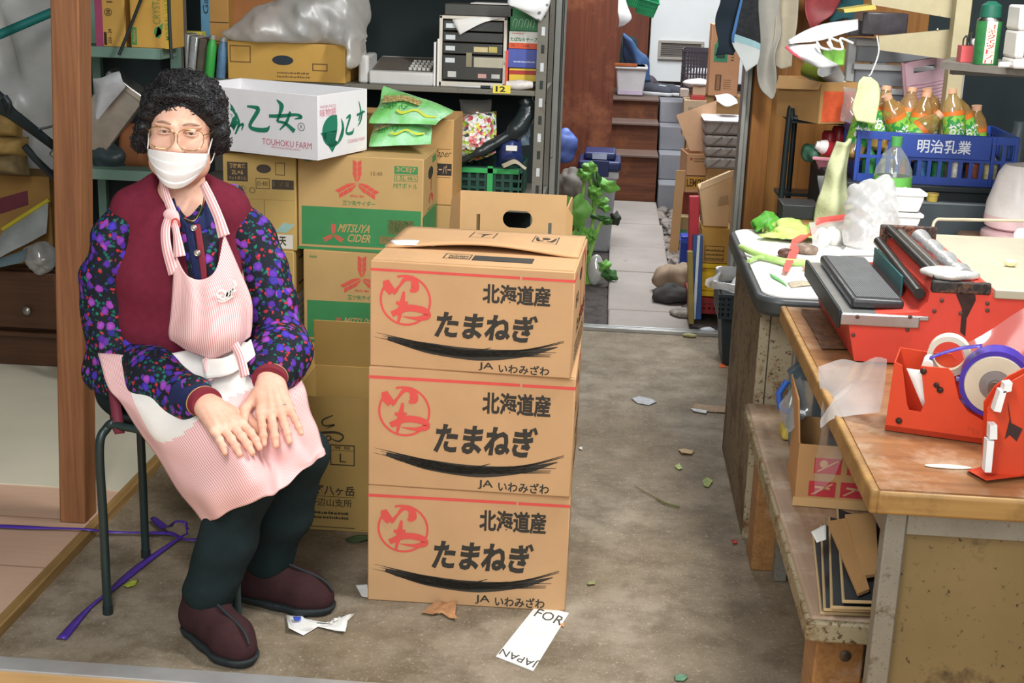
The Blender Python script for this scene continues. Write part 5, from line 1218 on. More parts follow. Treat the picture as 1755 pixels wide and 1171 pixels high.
# desk phone / register
ph = thing('cash_register', 'pale grey keypad machine on the metal rack beside the drawer unit', 'machine', tuple(at(690, 134, RACKY+.02)))
xa, xb, za, zb = fit(632, 100, 742, 134, RACKY+.03); za = s12
GREYP = plain('#c9c9c6', .45, var=.06)
g = G().hexa([(xa, RACKY+.03, za), (xb, RACKY+.03, za), (xb, RACKY+.3, za), (xa, RACKY+.3, za), (xa, RACKY+.03, za+.045), (xb, RACKY+.03, za+.045), (xb, RACKY+.3, za+.085), (xa, RACKY+.3, za+.085)]); part('machine_body', g, GREYP, ph, world=True, bev=.006)
n_ = Vector((0, -.04, .27)).normalized(); top = lambda u, v: Vector((xa+(xb-xa)*u, RACKY+.03+.27*v, za+.0462+.04*v))
g = G().add([top(.03, .08), top(.97, .08), top(.97, .92), top(.03, .92)], [(0, 1, 2, 3)]); pf = part('top_panel', g, plain('#6b645c', .5, var=.15), ph, world=True)
for i in range(4):
    for j in range(5):
        p0 = top(.60+.07*j, .14+.15*i); q0 = top(.60+.07*j+.05, .14+.15*i+.1); g = G().box((p0.x, p0.y, p0.z), (q0.x, q0.y, q0.z+.006)); part('key', g, plain('#b9b7b0', .4), pf, world=True)
part('handset', G().box((xa-.04, RACKY+.04, za), (xa-.002, RACKY+.22, za+.10)).jit(.001), GREYP, ph, world=True, bev=.01, seg=3)
for k, (x, lab) in enumerate(((743, 'white folder standing nearest the keypad machine'), (749, 'white folder standing against the drawer unit'))):
    xa_ = at(x, 100, RACKY+.04)[0]; solo('folder', G().box((xa_, RACKY+.04, s12), (xa_+.008, RACKY+.3, s12+.155+.012*k)), PAPER, lab, 'folder', bev=.002)
# drawer unit
xa, xb, za, zb = fit(752, 28, 868, 143, RACKY+.05); za = s12
du = thing('drawer_unit', 'cream frame drawer unit with smoky clear drawers on the metal rack', 'drawer unit', ((xa+xb)/2, RACKY+.05, za))
CRM = plain('#cfc8bb', .45, var=.08); t_w = .012
g = G(); y0 = RACKY+.05; g.box((xa, y0, za), (xa+t_w, y0+.28, zb)); g.box((xb-t_w, y0, za), (xb, y0+.28, zb)); g.box((xa, y0, zb-t_w), (xb, y0+.28, zb)); g.box((xa, y0, za), (xb, y0+.28, za+.018)); g.box((xa, y0+.275, za), (xb, y0+.28, zb)); part('frame', g, CRM, du, world=True, bev=.005)
SMOKE = plain('#3b3a36', .25, var=.15, spec=.5); n5 = [0, .2, .4, .6, 1.0]; zi0, zi1 = za+.022, zb-t_w-.003
lvl = [zi1-(zi1-zi0)*k for k in (0, .19, .37, .57, 1.0)]
for k in range(4):
    dr = part('drawer', G().box((xa+t_w+.002, y0+.004, lvl[k+1]+.003), (xb-t_w-.002, y0+.26, lvl[k]-.001)), SMOKE, du, world=True, bev=.003)
    zt_ = lvl[k]-.012; part('label_card', G().box((xa+t_w+.012, y0+.0015, zt_-.016), (xa+t_w+.046, y0+.004, zt_)), plain('#cfd6d8', .5), dr, world=True)
    if k >= 2:
        rs = random.Random(k)
        for m_, (cx_, w__, h__, c__) in enumerate(((.62, .05, .018, '#c9b98a'), (.8, .03, .02, '#b9a95a')) if k == 2 else ((.75, .11, .035, '#b3ad98'), (.45, .02, .05, '#8d8468'), (.2, .03, .02, '#c9c7c2'), (.65, .03, .015, '#c79a90'), (.85, .03, .015, '#b9b9b4'))):
            xc = xa+(xb-xa)*cx_; zc = lvl[k+1]+(.012 if m_ > 1 or k == 2 else .05); part('drawer_content', G().box((xc-w__/2, y0+.002, zc), (xc+w__/2, y0+.0045, zc+h__)), plain(c__, .5), dr, world=True)
bx = pbox('flat_box', 'grey flat box lying on top of the drawer unit', 'box', 762, 8, 880, 28, RACKY+.06, .25, plain('#4c4c48', .6), z0=zb+.001)
bx = pbox('paper_stack', 'white paper pad lying on the flat box over the drawer unit', 'paper', 806, 6, 872, 16, RACKY+.055, .2, PAPER, z0=fit(762, 8, 880, 28, RACKY+.06)[3]+.002)
pp = patch([[at(773, 28, RACKY+.07), at(820, 29, RACKY+.05), at(862, 30, RACKY+.045)], [at(778, 40, RACKY+.045), at(815, 36, RACKY+.04), at(850, 33, RACKY+.04)], [at(788, 60, RACKY+.04), at(800, 53, RACKY+.035), at(828, 38, RACKY+.035)]], 10, 12)
solo('paper_sheet', G().surf(pp), PAPER, 'white paper sheet drooping over the drawer unit front', 'paper', solid=.001, ang=180)
for i_, (x0, y0_, x1, y1_, mat, lab, pr, pm_) in enumerate((
    (870, 84, 922, 117, plain('#4a58a6', .5), 'blue box in the tape box stack on the metal rack', lambda P: P.f().lines(.2, .3, .9, .45, 1, 0), [plain('#c5c9dd', .6)]),
    (872, 54, 922, 92, plain('#dcdad2', .5), 'white and orange tape box with green writing on the metal rack', lambda P: (P.f().rect(0, 0, 1, .33, 0), P.f().text('たばねらテープ', .05, .42, .98, .66, 1, .03), P.f().text('70', .08, .08, .2, .24, 2), P.f().text('100', .5, .08, .7, .24, 2), P.f().lines(.1, .85, .5, .95, 1, 0)), [plain('#d9562c', .5), plain('#3c7a50', .6), INK]),
    (874, 14, 924, 55, plain('#2f7a48', .5), 'green box at the top of the tape box stack', lambda P: [P.f().stroke([(.1+.2*k, .2), (.15+.2*k, .5), (.25+.2*k, .45), (.2+.2*k, .15)], .02, 0) for k in range(4)], [plain('#9fc4a4', .6)]))):
    z_ = s12+.075 if i_ == 0 else None
    if i_ == 0: base = fit(x0, y0_, x1, y1_, RACKY+.06)[2]; stackz = base
    xa_, xb_, a_, b_ = fit(x0, y0_, x1, y1_, RACKY+.06); top_ = b_
    pbox('tape_box', lab, 'box', x0, y0_, x1, y1_, RACKY+.06, .16, mat, z0=stackz, prints=pr, pm=pm_, bev=.002); stackz = top_+.001
pbox('tape_box', 'yellow and red box at the bottom of the tape box stack', 'box', 872, 117, 930, 146, RACKY+.065, .16, plain('#d9b93a', .5), z0=s12, z1=base-.001, prints=lambda P: P.f().rect(0, .7, 1, .9, 0), pm=[plain('#a8322c', .5)])
xa_ = at(862, 110, RACKY+.05)[0]; solo('booklet', G().box((xa_, RACKY+.05, s12), (xa_+.018, RACKY+.2, s12+.135)), plain('#d8523c', .5, var=.2, scale=30), 'red and white booklet standing beside the tape boxes', 'booklet', bev=.002)
tb = thing('cosmetic_tube', 'white printed tube packet lying in front of the tape boxes', 'tube', tuple(at(890, 146, RACKY+.01)))
a_ = at(868, 139, RACKY+.02); b_ = at(914, 136, RACKY+.02); a_[2] = s12+.016; b_[2] = s12+.02; part('tube_body', G().tube([a_, a_*.5+b_*.5, b_], [.014, .019, .012], 16), plain('#d8d2cc', .4, var=.2, scale=60), tb, world=True); part('cap', G().tube([b_, b_+(.02, 0, 0)], [.012, .016], 14), BLACKM, tb, world=True)
a_ = at(780, 139, RACKY+.015); b_ = at(848, 139, RACKY+.012); a_[2] = b_[2] = s12+.006
pn = thing('pen', 'black and white pen lying before the drawer unit', 'pen', tuple(a_)); part('pen_barrel', G().tube([a_, b_], [.003, .005], 10), plain('#c9c9c9', .3), pn, world=True); part('grip', G().tube([a_*.35+b_*.65, a_*.1+b_*.9], .0058, 10), BLACKM, pn, world=True)
def dots(): 
    t = NT('dotted_paper'); vo = t.n('TexVoronoi', Scale=34, Randomness=.15); t.l(t.coord(), vo.inputs['Vector']); t.color(t.ramp(vo.outputs['Distance'], [(.24, lin('#7c8085')), (.30, lin('#dedfe0'))])); return t.set(.6)
solo('dotted_paper', G().surf(patch([[at(872, -18, RACKY-.05), at(910, -18, RACKY-.04), at(946, -14, RACKY-.02)], [at(870, 6, RACKY-.055), at(908, 14, RACKY-.06), at(940, 14, RACKY-.03)], [at(872, 8, RACKY-.05), at(900, 22, RACKY-.05), at(926, 38, RACKY-.03)]], 14, 14)), dots(), 'white paper with grey dots hanging over the rack upright', 'paper', solid=.001, ang=180)
# below the numbered shelf
gc = fit(772, 286, 893, 347, RACKY+.03); gcz = bl
crt = thing('green_crate', 'dark green folding crate on the metal rack below the candy bag', 'crate', ((gc[0]+gc[1])/2-.03, RACKY+.21, gcz))
part('crate_body', crate_geo(gc[1]-gc[0]+.06, .36, gc[3]-gcz, nx=10, ny=6, rows=3, rim=.018), plain('#1d4a3c', .5), crt)
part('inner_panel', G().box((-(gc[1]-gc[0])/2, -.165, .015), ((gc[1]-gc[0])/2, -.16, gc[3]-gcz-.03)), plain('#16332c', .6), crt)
w_ = .018; xs_ = at(839, 300, RACKY)[0]-crt.location.x; part('packing_strap', G().box((xs_-.01, -.187, 0), (xs_+.01, -.185, gc[3]-gcz+.004)).box((-.14, -.187, gc[3]-gcz-.022), (.15, -.1855, gc[3]-gcz-.004)), plain('#35a85a', .4), crt)
top = gc[3]+.003
def candy():
    t = NT('candy_wrappers'); vo = t.n('TexVoronoi', Scale=75); t.l(t.coord(), vo.inputs['Vector']); sp = t.n('SeparateColor'); t.l(vo.outputs['Color'], sp.inputs[0])
    cs = ['#dcdcd8', '#9fc04a', '#d88a92', '#e8e6e0', '#d8cf5a', '#4a4f50', '#c9585f', '#e0dfda']; c = t.ramp(sp.outputs[0], [(i/8, lin(x)) for i, x in enumerate(cs)], 'CONSTANT'); t.color(c); t.bump(vo.outputs['Distance'], .6, .01); return t.set(.25, 0, .5)
solo('candy_bag', pillow([at(775, 200, RACKY+.12), at(850, 188, RACKY+.10), at(850, 262, RACKY+.02), at(772, 286, RACKY+.04)], .16, seed=5, amp=.007, pw=4), candy(), 'clear bag of colourful candy on the green crate', 'bag', ang=180)
BB = plain('#262e30', .28, var=.2, scale=20, bump=.4, spec=.5)
g = G().tube(spline([at(770, 285, RACKY-.005), at(812, 266, RACKY-.015), at(848, 246, RACKY-.0), at(885, 222, RACKY+.02), at(905, 190, RACKY+.05), at(900, 168, RACKY+.06)], 26), [.012]*6+[.02]*8+[.035]*8+[.026]*4, 10); wv = np.array(g.v); rs = np.random.RandomState(3); g.v = [tuple(p) for p in (wv+rs.randn(*wv.shape)*.0025).tolist()]
solo('black_bag', g, BB, 'twisted black plastic bag slung across the candy bag', 'bag', ang=180)
npk = thing('diaper_pack', 'navy and white plastic pack on the green crate beside the rack upright', 'pack', tuple(at(872, 276, RACKY+.03)))
part('pack_body', pillow([at(853, 236, RACKY+.06), at(892, 232, RACKY+.06), at(896, 278, RACKY+.04), at(851, 286, RACKY+.04)], .12, seed=6, pw=4), plain('#27366a', .35, var=.15, scale=20), npk, world=True, ang=180)
part('price_label', G().box((at(867, 258, RACKY-.025)[0], RACKY-.022, at(867, 258, RACKY-.02)[2]), (at(886, 258, RACKY-.025)[0], RACKY-.02, at(867, 249, RACKY-.02)[2])), PAPER, npk, world=True)
solo('clear_bag', pillow([at(788, 172, RACKY+.2), at(842, 170, RACKY+.2), at(838, 218, RACKY+.2), at(796, 218, RACKY+.2)], .1, seed=8, amp=.006), film('#d8d4cc', .45), 'clear crumpled bag with orange contents behind the candy bag', 'bag', ang=180)
solo('orange_pack', G().box((at(802, 214, RACKY+.22)[0], RACKY+.22, at(802, 222, RACKY+.22)[2]), (at(822, 190, RACKY+.22)[0], RACKY+.26, at(802, 186, RACKY+.22)[2])), plain('#b9803a', .5), 'orange pack inside the clear bag on the rack', 'pack', bev=.008)
for k in range(3): solo('blue_pack', pillow([at(886, 203+k*15, RACKY+.1), at(908, 200+k*15, RACKY+.1), at(908, 219+k*15, RACKY+.08), at(884, 221+k*15, RACKY+.08)], .07, seed=k, pw=4), plain('#a9c4d8', .4, var=.12, scale=40), ('pale blue pack, topmost of three behind the rack upright', 'pale blue pack, middle of three behind the rack upright', 'pale blue pack, lowest of three behind the rack upright')[k], 'pack', group='pale blue packs', ang=180)
solo('newspaper', G().surf(wob(patch([[at(858, 282, RACKY+.0), at(880, 272, RACKY+.0), at(903, 288, RACKY+.0)], [at(862, 288, RACKY-.02), at(882, 279, RACKY-.02), at(900, 292, RACKY-.02)]], 8, 14), .003, 30, 2)), plain('#b5ab94', .7), 'crumpled tan paper lying on the green crate edge', 'paper', solid=.002, ang=180)
# green snack bags on the cider carton
def snackbag(label, quad, th, seed, tw):
    t = thing('snack_bag', label, 'snack bag', tuple(np.mean(quad, 0)-(0, 0, th*.3)), group='green snack bags')
    g = pillow(quad, th, 26, 20, seed, .004, 2.6, .35); part('bag_body', g, SNK, t, world=True, ang=180)
    TL, TR, BR, BL = map(np.array, quad); n = np.cross(TR-TL, BL-TL); n /= np.linalg.norm(n); n = -n if n[2] < 0 else n
    P = lambda u, v: (TL*(1-u)+TR*u)*(1-v)+(BL*(1-u)+BR*u)*v+n*(th*.5*(1-abs(2*u-1)**2.6)*(1-abs(2*v-1)**2.6)+.008)
    part('yellow_band', G().surf([[P(.34+.58*i/20, .74+.05*math.sin(i*.5)+.06*j) for j in range(2)] for i in range(21)]), plain('#cfd84a', .35), t, world=True, ang=180)
    part('contents_window', G().surf([[P(.06+.56*i/20, .34+.03*math.sin(i*.4)+.20*j/4) for j in range(5)] for i in range(21)]), RICE, t, world=True, ang=180)
    g = G(); f = Face(g, P(.40, .34), (P(.26, .34)-P(.40, .34)), (P(.40, .16)-P(.40, .34))); f.n = Vector(n)
    V, Fc = text2d('EMIC', .02); g.add([P(.30-.18*x, .70-.12*y)+n*.003 for x, y in V], Fc); part('bag_lettering', g, plain('#2a7a3c', .6), t, world=True, smooth=False)
    g = G().tube([P(.42+.05*math.cos(a)*(1 if math.sin(a) < 0 else .8), .64+.09*math.sin(a)) for a in np.linspace(0, 6.28, 24)[:-1]], .0013, 5, True); part('bag_drawing', g, plain('#2a7a3c', .6), t, world=True)
def snk_m():
    t = NT('green_snack_film'); v = t.coord(); c = t.ramp(t.noise(v, 7, 4), [(.35, lin('#6fc85a')), (.5, lin('#8fd98a')), (.65, lin('#b5e6c0'))]); t.color(c); t.bump(t.noise(v, 28, 4), .5, .01); return t.set(.22, 0, .6)
def rice():
    t = NT('rice_crackers'); v = t.coord(); vo = t.n('TexVoronoi', Scale=130); t.l(v, vo.inputs['Vector']); t.color(t.ramp(vo.outputs['Distance'], [(.1, lin('#e2cf9a')), (.6, lin('#9c8a50'))])); return t.set(.4)
SNK = snk_m(); RICE = rice()
q = lambda px, py, Y, dz=0: at(px, py, Y)+(0, 0, dz)
snackbag('green snack bag underneath, lying on the cider carton lid', [q(640, 212, 4.44), q(740, 206, 4.46), q(736, 246, 4.27), q(634, 250, 4.31)], .05, 3, 0)
snackbag('green snack bag on top, its corner standing up behind the white farm carton', [q(660, 146, 4.54), q(778, 190, 4.5), q(748, 216, 4.30), q(634, 212, 4.36)], .06, 4, 0)
# ================================================================ ALLEY BEHIND THE OPENING
GB = plain('#a3a7ac', .45, var=.06); NV = plain('#27315e', .4, var=.08)
bb_ = gz(1014, 432, -.03); hb = at(1014, 290, bb_[1])[2]+.03; wb_ = at(1050, 300, bb_[1])[0]-at(985, 300, bb_[1])[0]
dbn = thing('dustbin', 'grey plastic dustbin with navy clip lid in the alley', 'bin', (bb_[0]+.02, bb_[1]+.1, -.03))
def taper(w0, d0, w1, d1, h): return [(-w0/2, -d0/2, 0), (w0/2, -d0/2, 0), (w0/2, d0/2, 0), (-w0/2, d0/2, 0), (-w1/2, -d1/2, h), (w1/2, -d1/2, h), (w1/2, d1/2, h), (-w1/2, d1/2, h)]
part('bin_body', G().hexa(taper(wb_*.74, .2, wb_*.96, .28, hb)), GB, dbn, bev=.015, seg=3)
part('rim', G().box((-wb_*.52, -.15, hb-.045), (wb_*.52, .15, hb-.005)), plain('#c6cace', .4), dbn, bev=.008)
ld = part('lid', G().box((-wb_*.56, -.165, hb), (wb_*.56, .165, hb+.055)).box((-wb_*.42, -.13, hb+.055), (wb_*.42, .13, hb+.10)), NV, dbn, bev=.014, seg=3)
part('lid_label', G().box((-wb_*.2, -.1335, hb+.062), (wb_*.18, -.131, hb+.092)), plain('#b9c3da', .4), ld); part('clip', G().box((-wb_*.25, -.175, hb-.03), (wb_*.25, -.163, hb+.06)), NV, ld, bev=.004)
# plant
PY = 6.75; LEAF = plain('#6fae4c', .5, var=.25, scale=22); LEAF2 = plain('#3d6a34', .55, var=.3, scale=22)
pl_ = thing('cucumber_plant', 'leafy green vegetable plant growing beside the dustbin', 'plant', tuple(gz(1003, 505, -.03)))
STEM = plain('#8dbb5a', .5)
for pts in ([(1003, 505), (1002, 430), (996, 370), (1004, 290)], [(1006, 505), (1012, 420), (1018, 350), (1010, 300), (1030, 310)], [(1000, 505), (990, 440), (984, 360)], [(1010, 440), (1030, 384), (1056, 376)], [(1006, 500), (1025, 470), (1040, 455)], [(1014, 330), (1022, 290), (1010, 284)]):
    part('stem', G().tube(spline([at(x, y, PY+.02*k) for k, (x, y) in enumerate(pts)], 16), .009, 8), STEM, pl_, world=True)
def leafg(cx_, cy_, rx, ry, ang=0, Y=PY, cup=.03, seed=0, lobes=5):
    c = at(cx_, cy_, Y); sx = (at(cx_+1, cy_, Y)-c)[0]; g = G(); n, m_ = 26, 5; ca, sa = math.cos(ang), math.sin(ang); vs = [c+(0, -cup, 0)]
    for r in range(1, m_+1):
        for k in range(n):
            t = 6.2832*k/n; rr = r/m_*(1+.12*math.cos(lobes*t)+.05*math.cos(13*t+seed))*(1-.35*math.exp(-((t-math.pi/2)/.3)**2)); x, y = rr*rx*math.cos(t), rr*ry*math.sin(t)
            vs.append(c+np.array(((x*ca-y*sa)*sx, -cup*(1-(r/m_)**2)+.012*math.sin(3*t+seed)*r/m_, (x*sa+y*ca)*sx)))
    fs = [(0, 1+k, 1+(k+1) % n) for k in range(n)]+[(1+(r-1)*n+k, 1+r*n+k, 1+r*n+(k+1) % n, 1+(r-1)*n+(k+1) % n) for r in range(1, m_) for k in range(n)]
    return g.add(vs, fs)
for i, (x, y, rx, ry, an, mt) in enumerate(((985, 360, 27, 31, .1, 0), (1040, 317, 22, 12, -.3, 0), (1024, 310, 8, 18, .3, 1), (1010, 286, 13, 10, .2, 0), (1000, 298, 12, 9, -.4, 0), (1008, 300, 14, 8, .6, 0), (1030, 345, 13, 9, .2, 0), (1022, 328, 12, 10, -.3, 0), (1036, 356, 12, 7, -.3, 0), (1030, 373, 20, 6, -.1, 1), (1048, 378, 16, 7, .3, 1), (1055, 374, 9, 13, .2, 2), (982, 410, 18, 16, .3, 0), (1004, 402, 14, 16, -.2, 0), (1016, 402, 8, 10, .2, 0), (994, 445, 16, 14, .2, 0), (1014, 330, 7, 12, 0, 0), (1044, 470, 16, 12, -.5, 1), (1036, 455, 12, 10, .3, 0))):
    part('leaf', leafg(x, y, rx, ry, an, PY-.02-.01*(i % 4), .02, i), (LEAF, LEAF2, plain('#2f3329', .7))[mt], pl_, world=True, ang=180)
solo('plastic_bag', lump(at(1021, 462, gz(1021, 488, -.03)[1]), (.036, .04, .08), 3, .2, 26), film('#f4f4f4', .8), 'white knotted plastic bag hanging beside the onion cartons', 'bag', ang=180)
solo('crumpled_sack', lump(at(976, 325, 7.2), (.06, .07, .11), 6, .5, 22), plain('#77736b', .7, var=.3, bump=.4), 'grey crumpled sack between the door jamb and the dustbin', 'sack', ang=180)
solo('crumpled_sack', lump(at(974, 395, 7.25), (.06, .07, .24), 16, .4, 22), plain('#4a443e', .8, var=.3, bump=.4), 'dark sack on the ground behind the leafy plant', 'sack', ang=180)
solo('blue_sheet', lump(at(968, 250, 7.6), (.06, .04, .09), 5, .5, 25), plain('#5d76bf', .4, var=.2), 'blue plastic sheet scrap hanging beside the brown plank wall', 'sheet', ang=180)
# on the landing
LZ = .645
BY = 10.05; xa, xb, za, zb = fit(1054, 116, 1107, 186, BY)
cb_ = thing('storage_box', 'milky storage box with things inside on the landing', 'box', ((xa+xb)/2, BY+.15, LZ+.009))
bh = zb-LZ
part('box_body', G().hexa(taper((xb-xa)*.82, .24, xb-xa, .3, bh)), plain('#d3d1d3', .3, var=.06), cb_, bev=.012)
part('rim', G().box((-(xb-xa)*.53, -.165, bh-.02), ((xb-xa)*.53, .165, bh)), plain('#e0dfe0', .3), cb_, bev=.006)
part('contents', G().box((-(xb-xa)*.405, -.1275, .01), ((xb-xa)*.40, -.1, bh*.18)), plain('#c3b2c6', .5), cb_); part('strap', G().box((-(xb-xa)*.55, -.17, bh), ((xb-xa)*.18, -.15, bh+.022)), plain('#b5622f', .5), cb_, bev=.004)
solo('blue_tarp', G().surf(wob(patch([[at(1070, 55, 10.35), at(1085, 70, 10.3), at(1098, 90, 10.4)], [at(1068, 100, 10.45), at(1092, 100, 10.3), at(1112, 105, 10.4)], [at(1090, 140, 10.5), at(1100, 138, 10.36), at(1112, 140, 10.45)]], 16, 16), .012, 18, 3)), plain('#5b7fb4', .45, var=.25, scale=6), 'pale blue tarp bundled behind the milky storage box', 'tarp', solid=.01, ang=180)
solo('dark_coat', G().surf(wob(patch([[at(1066, 60, 10.5), at(1092, 66, 10.5)], [at(1062, 95, 10.52), at(1100, 100, 10.5)], [at(1060, 140, 10.56), at(1112, 150, 10.5)]], 14, 14), .012, 16, 5)), plain('#27383b', .8), 'dark cloth hanging behind the pale blue tarp', 'cloth', solid=.01, ang=180)
solo('white_cloth', G().surf(wob(patch([[at(1060, -10, 9.6), at(1068, -10, 9.6)], [at(1058, 22, 9.55), at(1082, 28, 9.6)], [at(1058, 50, 9.6), at(1066, 46, 9.6)]], 12, 12), .01, 20, 4)), plain('#d5d2d2', .7), 'white cloth hanging beside the brown plank wall above the storage box', 'cloth', solid=.008, ang=180)
GRB = plain('#2f9460', .4)
for i, (x, y, lab) in enumerate(((1082, 6, 'green plastic basket hanging at the top beside the white door'), (1104, 20, 'green plastic basket hanging lower, nearest the white door'))):
    c = at(x, y, 9.9); t = thing('plastic_basket', lab, 'basket', tuple(c), rot=(.5, .25, .2), group='green baskets')
    part('basket_body', crate_geo(.13, .11, .12, .003, 8, 6, 3, .01), GRB, t)
solo('purple_cloth', lump((at(1106, 160, 10.55)[0], 10.6, LZ+.06), (.09, .1, .065), 7, .4, 22, flat=LZ+.001), plain('#5d5058', .8, var=.25), 'purple grey cloth heaped on the landing beside the shoes', 'cloth', ang=180)
def shoe(x, rz, lab):
    c = at(x, 178, 10.28); t = thing('canvas_shoe', lab, 'shoe', (c[0], 10.3, LZ), rz)
    b = Sd((-.06, -.16, -.005), (.06, .16, .13), .006); b.chain([(0, .1, .05), (0, 0, .045), (0, -.1, .035)], [.045, .042, .04], .02); b.d = np.maximum(b.d, .02-b.Z); part('upper', relax(b.geo(), 1), plain('#4a4c55', .8), t, ang=180)
    b = Sd((-.07, -.17, -.005), (.07, .17, .05), .006); b.chain([(0, .1, .02), (0, 0, .02), (0, -.1, .02)], [.052, .047, .048], .02); b.d = np.maximum(np.maximum(b.d, .001-b.Z), b.Z-.03); part('sole', relax(b.geo(), 1), plain('#d5d3d3', .6), t, ang=180)
    part('lace_area', G().surf([[(x_, -.09+.1*k, .078+.008*k-.15*abs(x_)) for x_ in (-.02, 0, .02)] for k in range(2)]), plain('#c9c9ce', .6), t, ang=180, solid=.004)
shoe(1122, 1.1, 'grey canvas shoe with white sole on the landing, nearer the storage box'); shoe(1150, 1.25, 'grey canvas shoe with white sole on the landing, nearer the dark crate')
# crates and cartons beside the door
xa, xb, za, zb = fit(1171, 86, 1222, 158, 9.5)
DK = plain('#3a3238', .5)
lowz = fit(1170, 168, 1208, 216, 8.9)
cr_ = thing('mesh_crate', 'dark purple mesh crate with white things inside, before the white door', 'crate', ((xa+xb)/2+.03, 9.72, za), -.1)
part('crate_body', crate_geo(xb-xa+.05, .34, zb-za, .006, 12, 8, 5, .018), DK, cr_); part('contents', lump((0, 0, .08), (.09, .12, .07), 3, .4, 25), plain('#d2d0d2', .6), cr_, ang=180)
pbox('plain_carton', 'carton hidden under the dark mesh crate', 'carton', 1172, 158, 1222, 400, 9.58, .25, CARDE, z0=.012, z1=za-.001)
def tall(P):
    f = P.f(); f.rect(.12, .48, .58, .72, 1); f.poly([(.16, .72), (.54, .72), (.5, .8), (.2, .8)], 1); f.rect(.2, .53, .5, .68, 2, .001); f.frame(.22, .08, .42, .30, .03, 0); f.bars(.25, .1, .4, .28, 8, 0); f.lines(.5, .1, .75, .25, 5, 3); f.lines(.7, .5, .8, .66, 4, 0)
xa, xb, za, zb = fit(1217, 42, 1265, 165, 7.9)
stackx = fit(1206, 190, 1262, 300, 7.6)
# bundles wrapped in newspaper, four high
NP_ = plain('#9a938c', .7, var=.2, scale=30)
xa2, xb2 = stackx[0], stackx[1]+.03; zs_ = [fit(1206, y, 1262, y+1, 7.6)[3] for y in (206, 232, 252, 270, 290)]
labs = ('newspaper wrapped bundle with white top, topmost of the pile in the alley', 'newspaper wrapped bundle, second from the top of the alley pile', 'newspaper wrapped bundle, third from the top of the alley pile', 'newspaper wrapped bundle at the bottom of the alley pile')
for k in range(4):
    g = G().box((xa2+.006*k, 7.6, zs_[k+1]+.002), (xb2, 7.9, zs_[k]-.001)); t = thing('wrapped_bundle', labs[k], 'bundle', ((xa2+xb2)/2, 7.75, zs_[k+1]+.002), group='newspaper wrapped bundles')
    part('bundle_body', g, NP_, t, world=True, bev=.014, seg=3); 
    if k == 0: part('white_cover', G().box((xa2-.008, 7.592, zs_[0]-.012), (xb2+.004, 7.905, zs_[0]+.006)), plain('#e2e1e4', .6), t, world=True, bev=.01)
    part('string', G().beam((xa2+.04, 7.5985, zs_[k+1]+.006), (xa2+.10, 7.5985, zs_[k]-.006), .003, .002).beam((xa2+.12, 7.5985, zs_[k+1]+.006), (xa2+.16, 7.5985, zs_[k]-.006), .003, .002), plain('#5a544e', .7), t, world=True)
pbox('plain_carton', 'dark carton under the newspaper wrapped bundles', 'carton', 1207, 291, 1262, 420, 7.62, .28, CARDE, z0=.012, z1=zs_[4])
z_ = zs_[0]+.008
tc = pbox('tall_carton', 'tall tan carton with a green printed panel, behind the navy towel', 'carton', 1217, 42, 1268, 165, 7.9, .2, cardboard('#bf8f6a'), prints=tall, pm=[plain('#55402f', .7), plain('#3f8a68', .6), plain('#2d4a3a', .6), plain('#8d6a4a', .7)])
pbox('plain_carton', 'carton supporting the tall tan carton in the alley', 'carton', 1218, 166, 1268, 420, 7.93, .17, CARDE, z0=.012, z1=fit(1217, 42, 1268, 165, 7.9)[2]-.001)
solo('white_paper', G().surf(wob(patch([[at(1224, 162, 7.85), at(1245, 160, 7.85), at(1264, 172, 7.85)], [at(1226, 172, 7.7), at(1246, 182, 7.7), at(1266, 178, 7.75)]], 8, 12), .008, 20, 2)), PAPER, 'white paper spread under the tall tan carton', 'paper', solid=.004, ang=180)
# left column of cartons
def eggs(P): f = P.f(); f.lines(.2, .72, .7, .92, 1, 1); f.disc(.32, .55, .08, 0); f.disc(.58, .55, .08, 0)
c1z = fit(1171, 170, 1209, 216, 8.7)
pbox('egg_carton', 'small tan carton with green round marks, above the slanting carton flap', 'carton', 1171, 172, 1209, 235, 8.7, .2, cardboard('#b9a083'), prints=eggs, pm=[plain('#7f9a6a', .7), plain('#8d7a66', .7)])
zc = fit(1171, 172, 1209, 235, 8.7)
pbox('plain_carton', 'carton under the small green marked carton in the alley', 'carton', 1171, 236, 1212, 400, 8.72, .18, CARDE, z0=.012, z1=zc[2]-.001)
pbox('red_box', 'red box under the white packet on the small tan carton', 'box', 1184, 164, 1208, 176, 8.72, .12, plain('#b03d3c', .6), z0=zc[3]+.001)
zr = fit(1184, 164, 1208, 176, 8.72)[3]
pbox('small_carton', 'small pale carton on the red box in the alley', 'carton', 1187, 148, 1210, 165, 8.73, .1, cardboard('#c2a184'), z0=zr+.001, z1=fit(1187, 148, 1210, 165, 8.73)[3])
solo('white_cloth', lump(at(1196, 143, 8.78), (.10, .06, .025), 4, .5, 25), plain('#dcd7d3', .7), 'white cloth crumpled on the small pale carton', 'cloth', ang=180)
xa, xb, za, zb = fit(1165, 152, 1180, 181, 8.9); solo('paper_packet', G().box((xa, 8.9, zc[3]-.0), (xb, 8.95, zb)).jit(.004), plain('#a89a90', .7, var=.2), 'grey printed packet beside the red box in the alley', 'packet', bev=.006)
def lemon(P): f = P.f(); f.rect(0, .10, 1, .40, 1); f.text('LEMON', .05, .15, 1.0, .36, 0, .03, lift=.0012); f.rect(0, .42, 1, .45, 0); f.disc(.2, .87, .07, 2); f.lines(.35, .8, .95, .93, 2, 0)
LMM = [plain('#5d3f22', .7), plain('#c79a42', .7), plain('#a05a3c', .7)]
xa, xb, za, zb = fit(1172, 264, 1206, 330, 7.7)
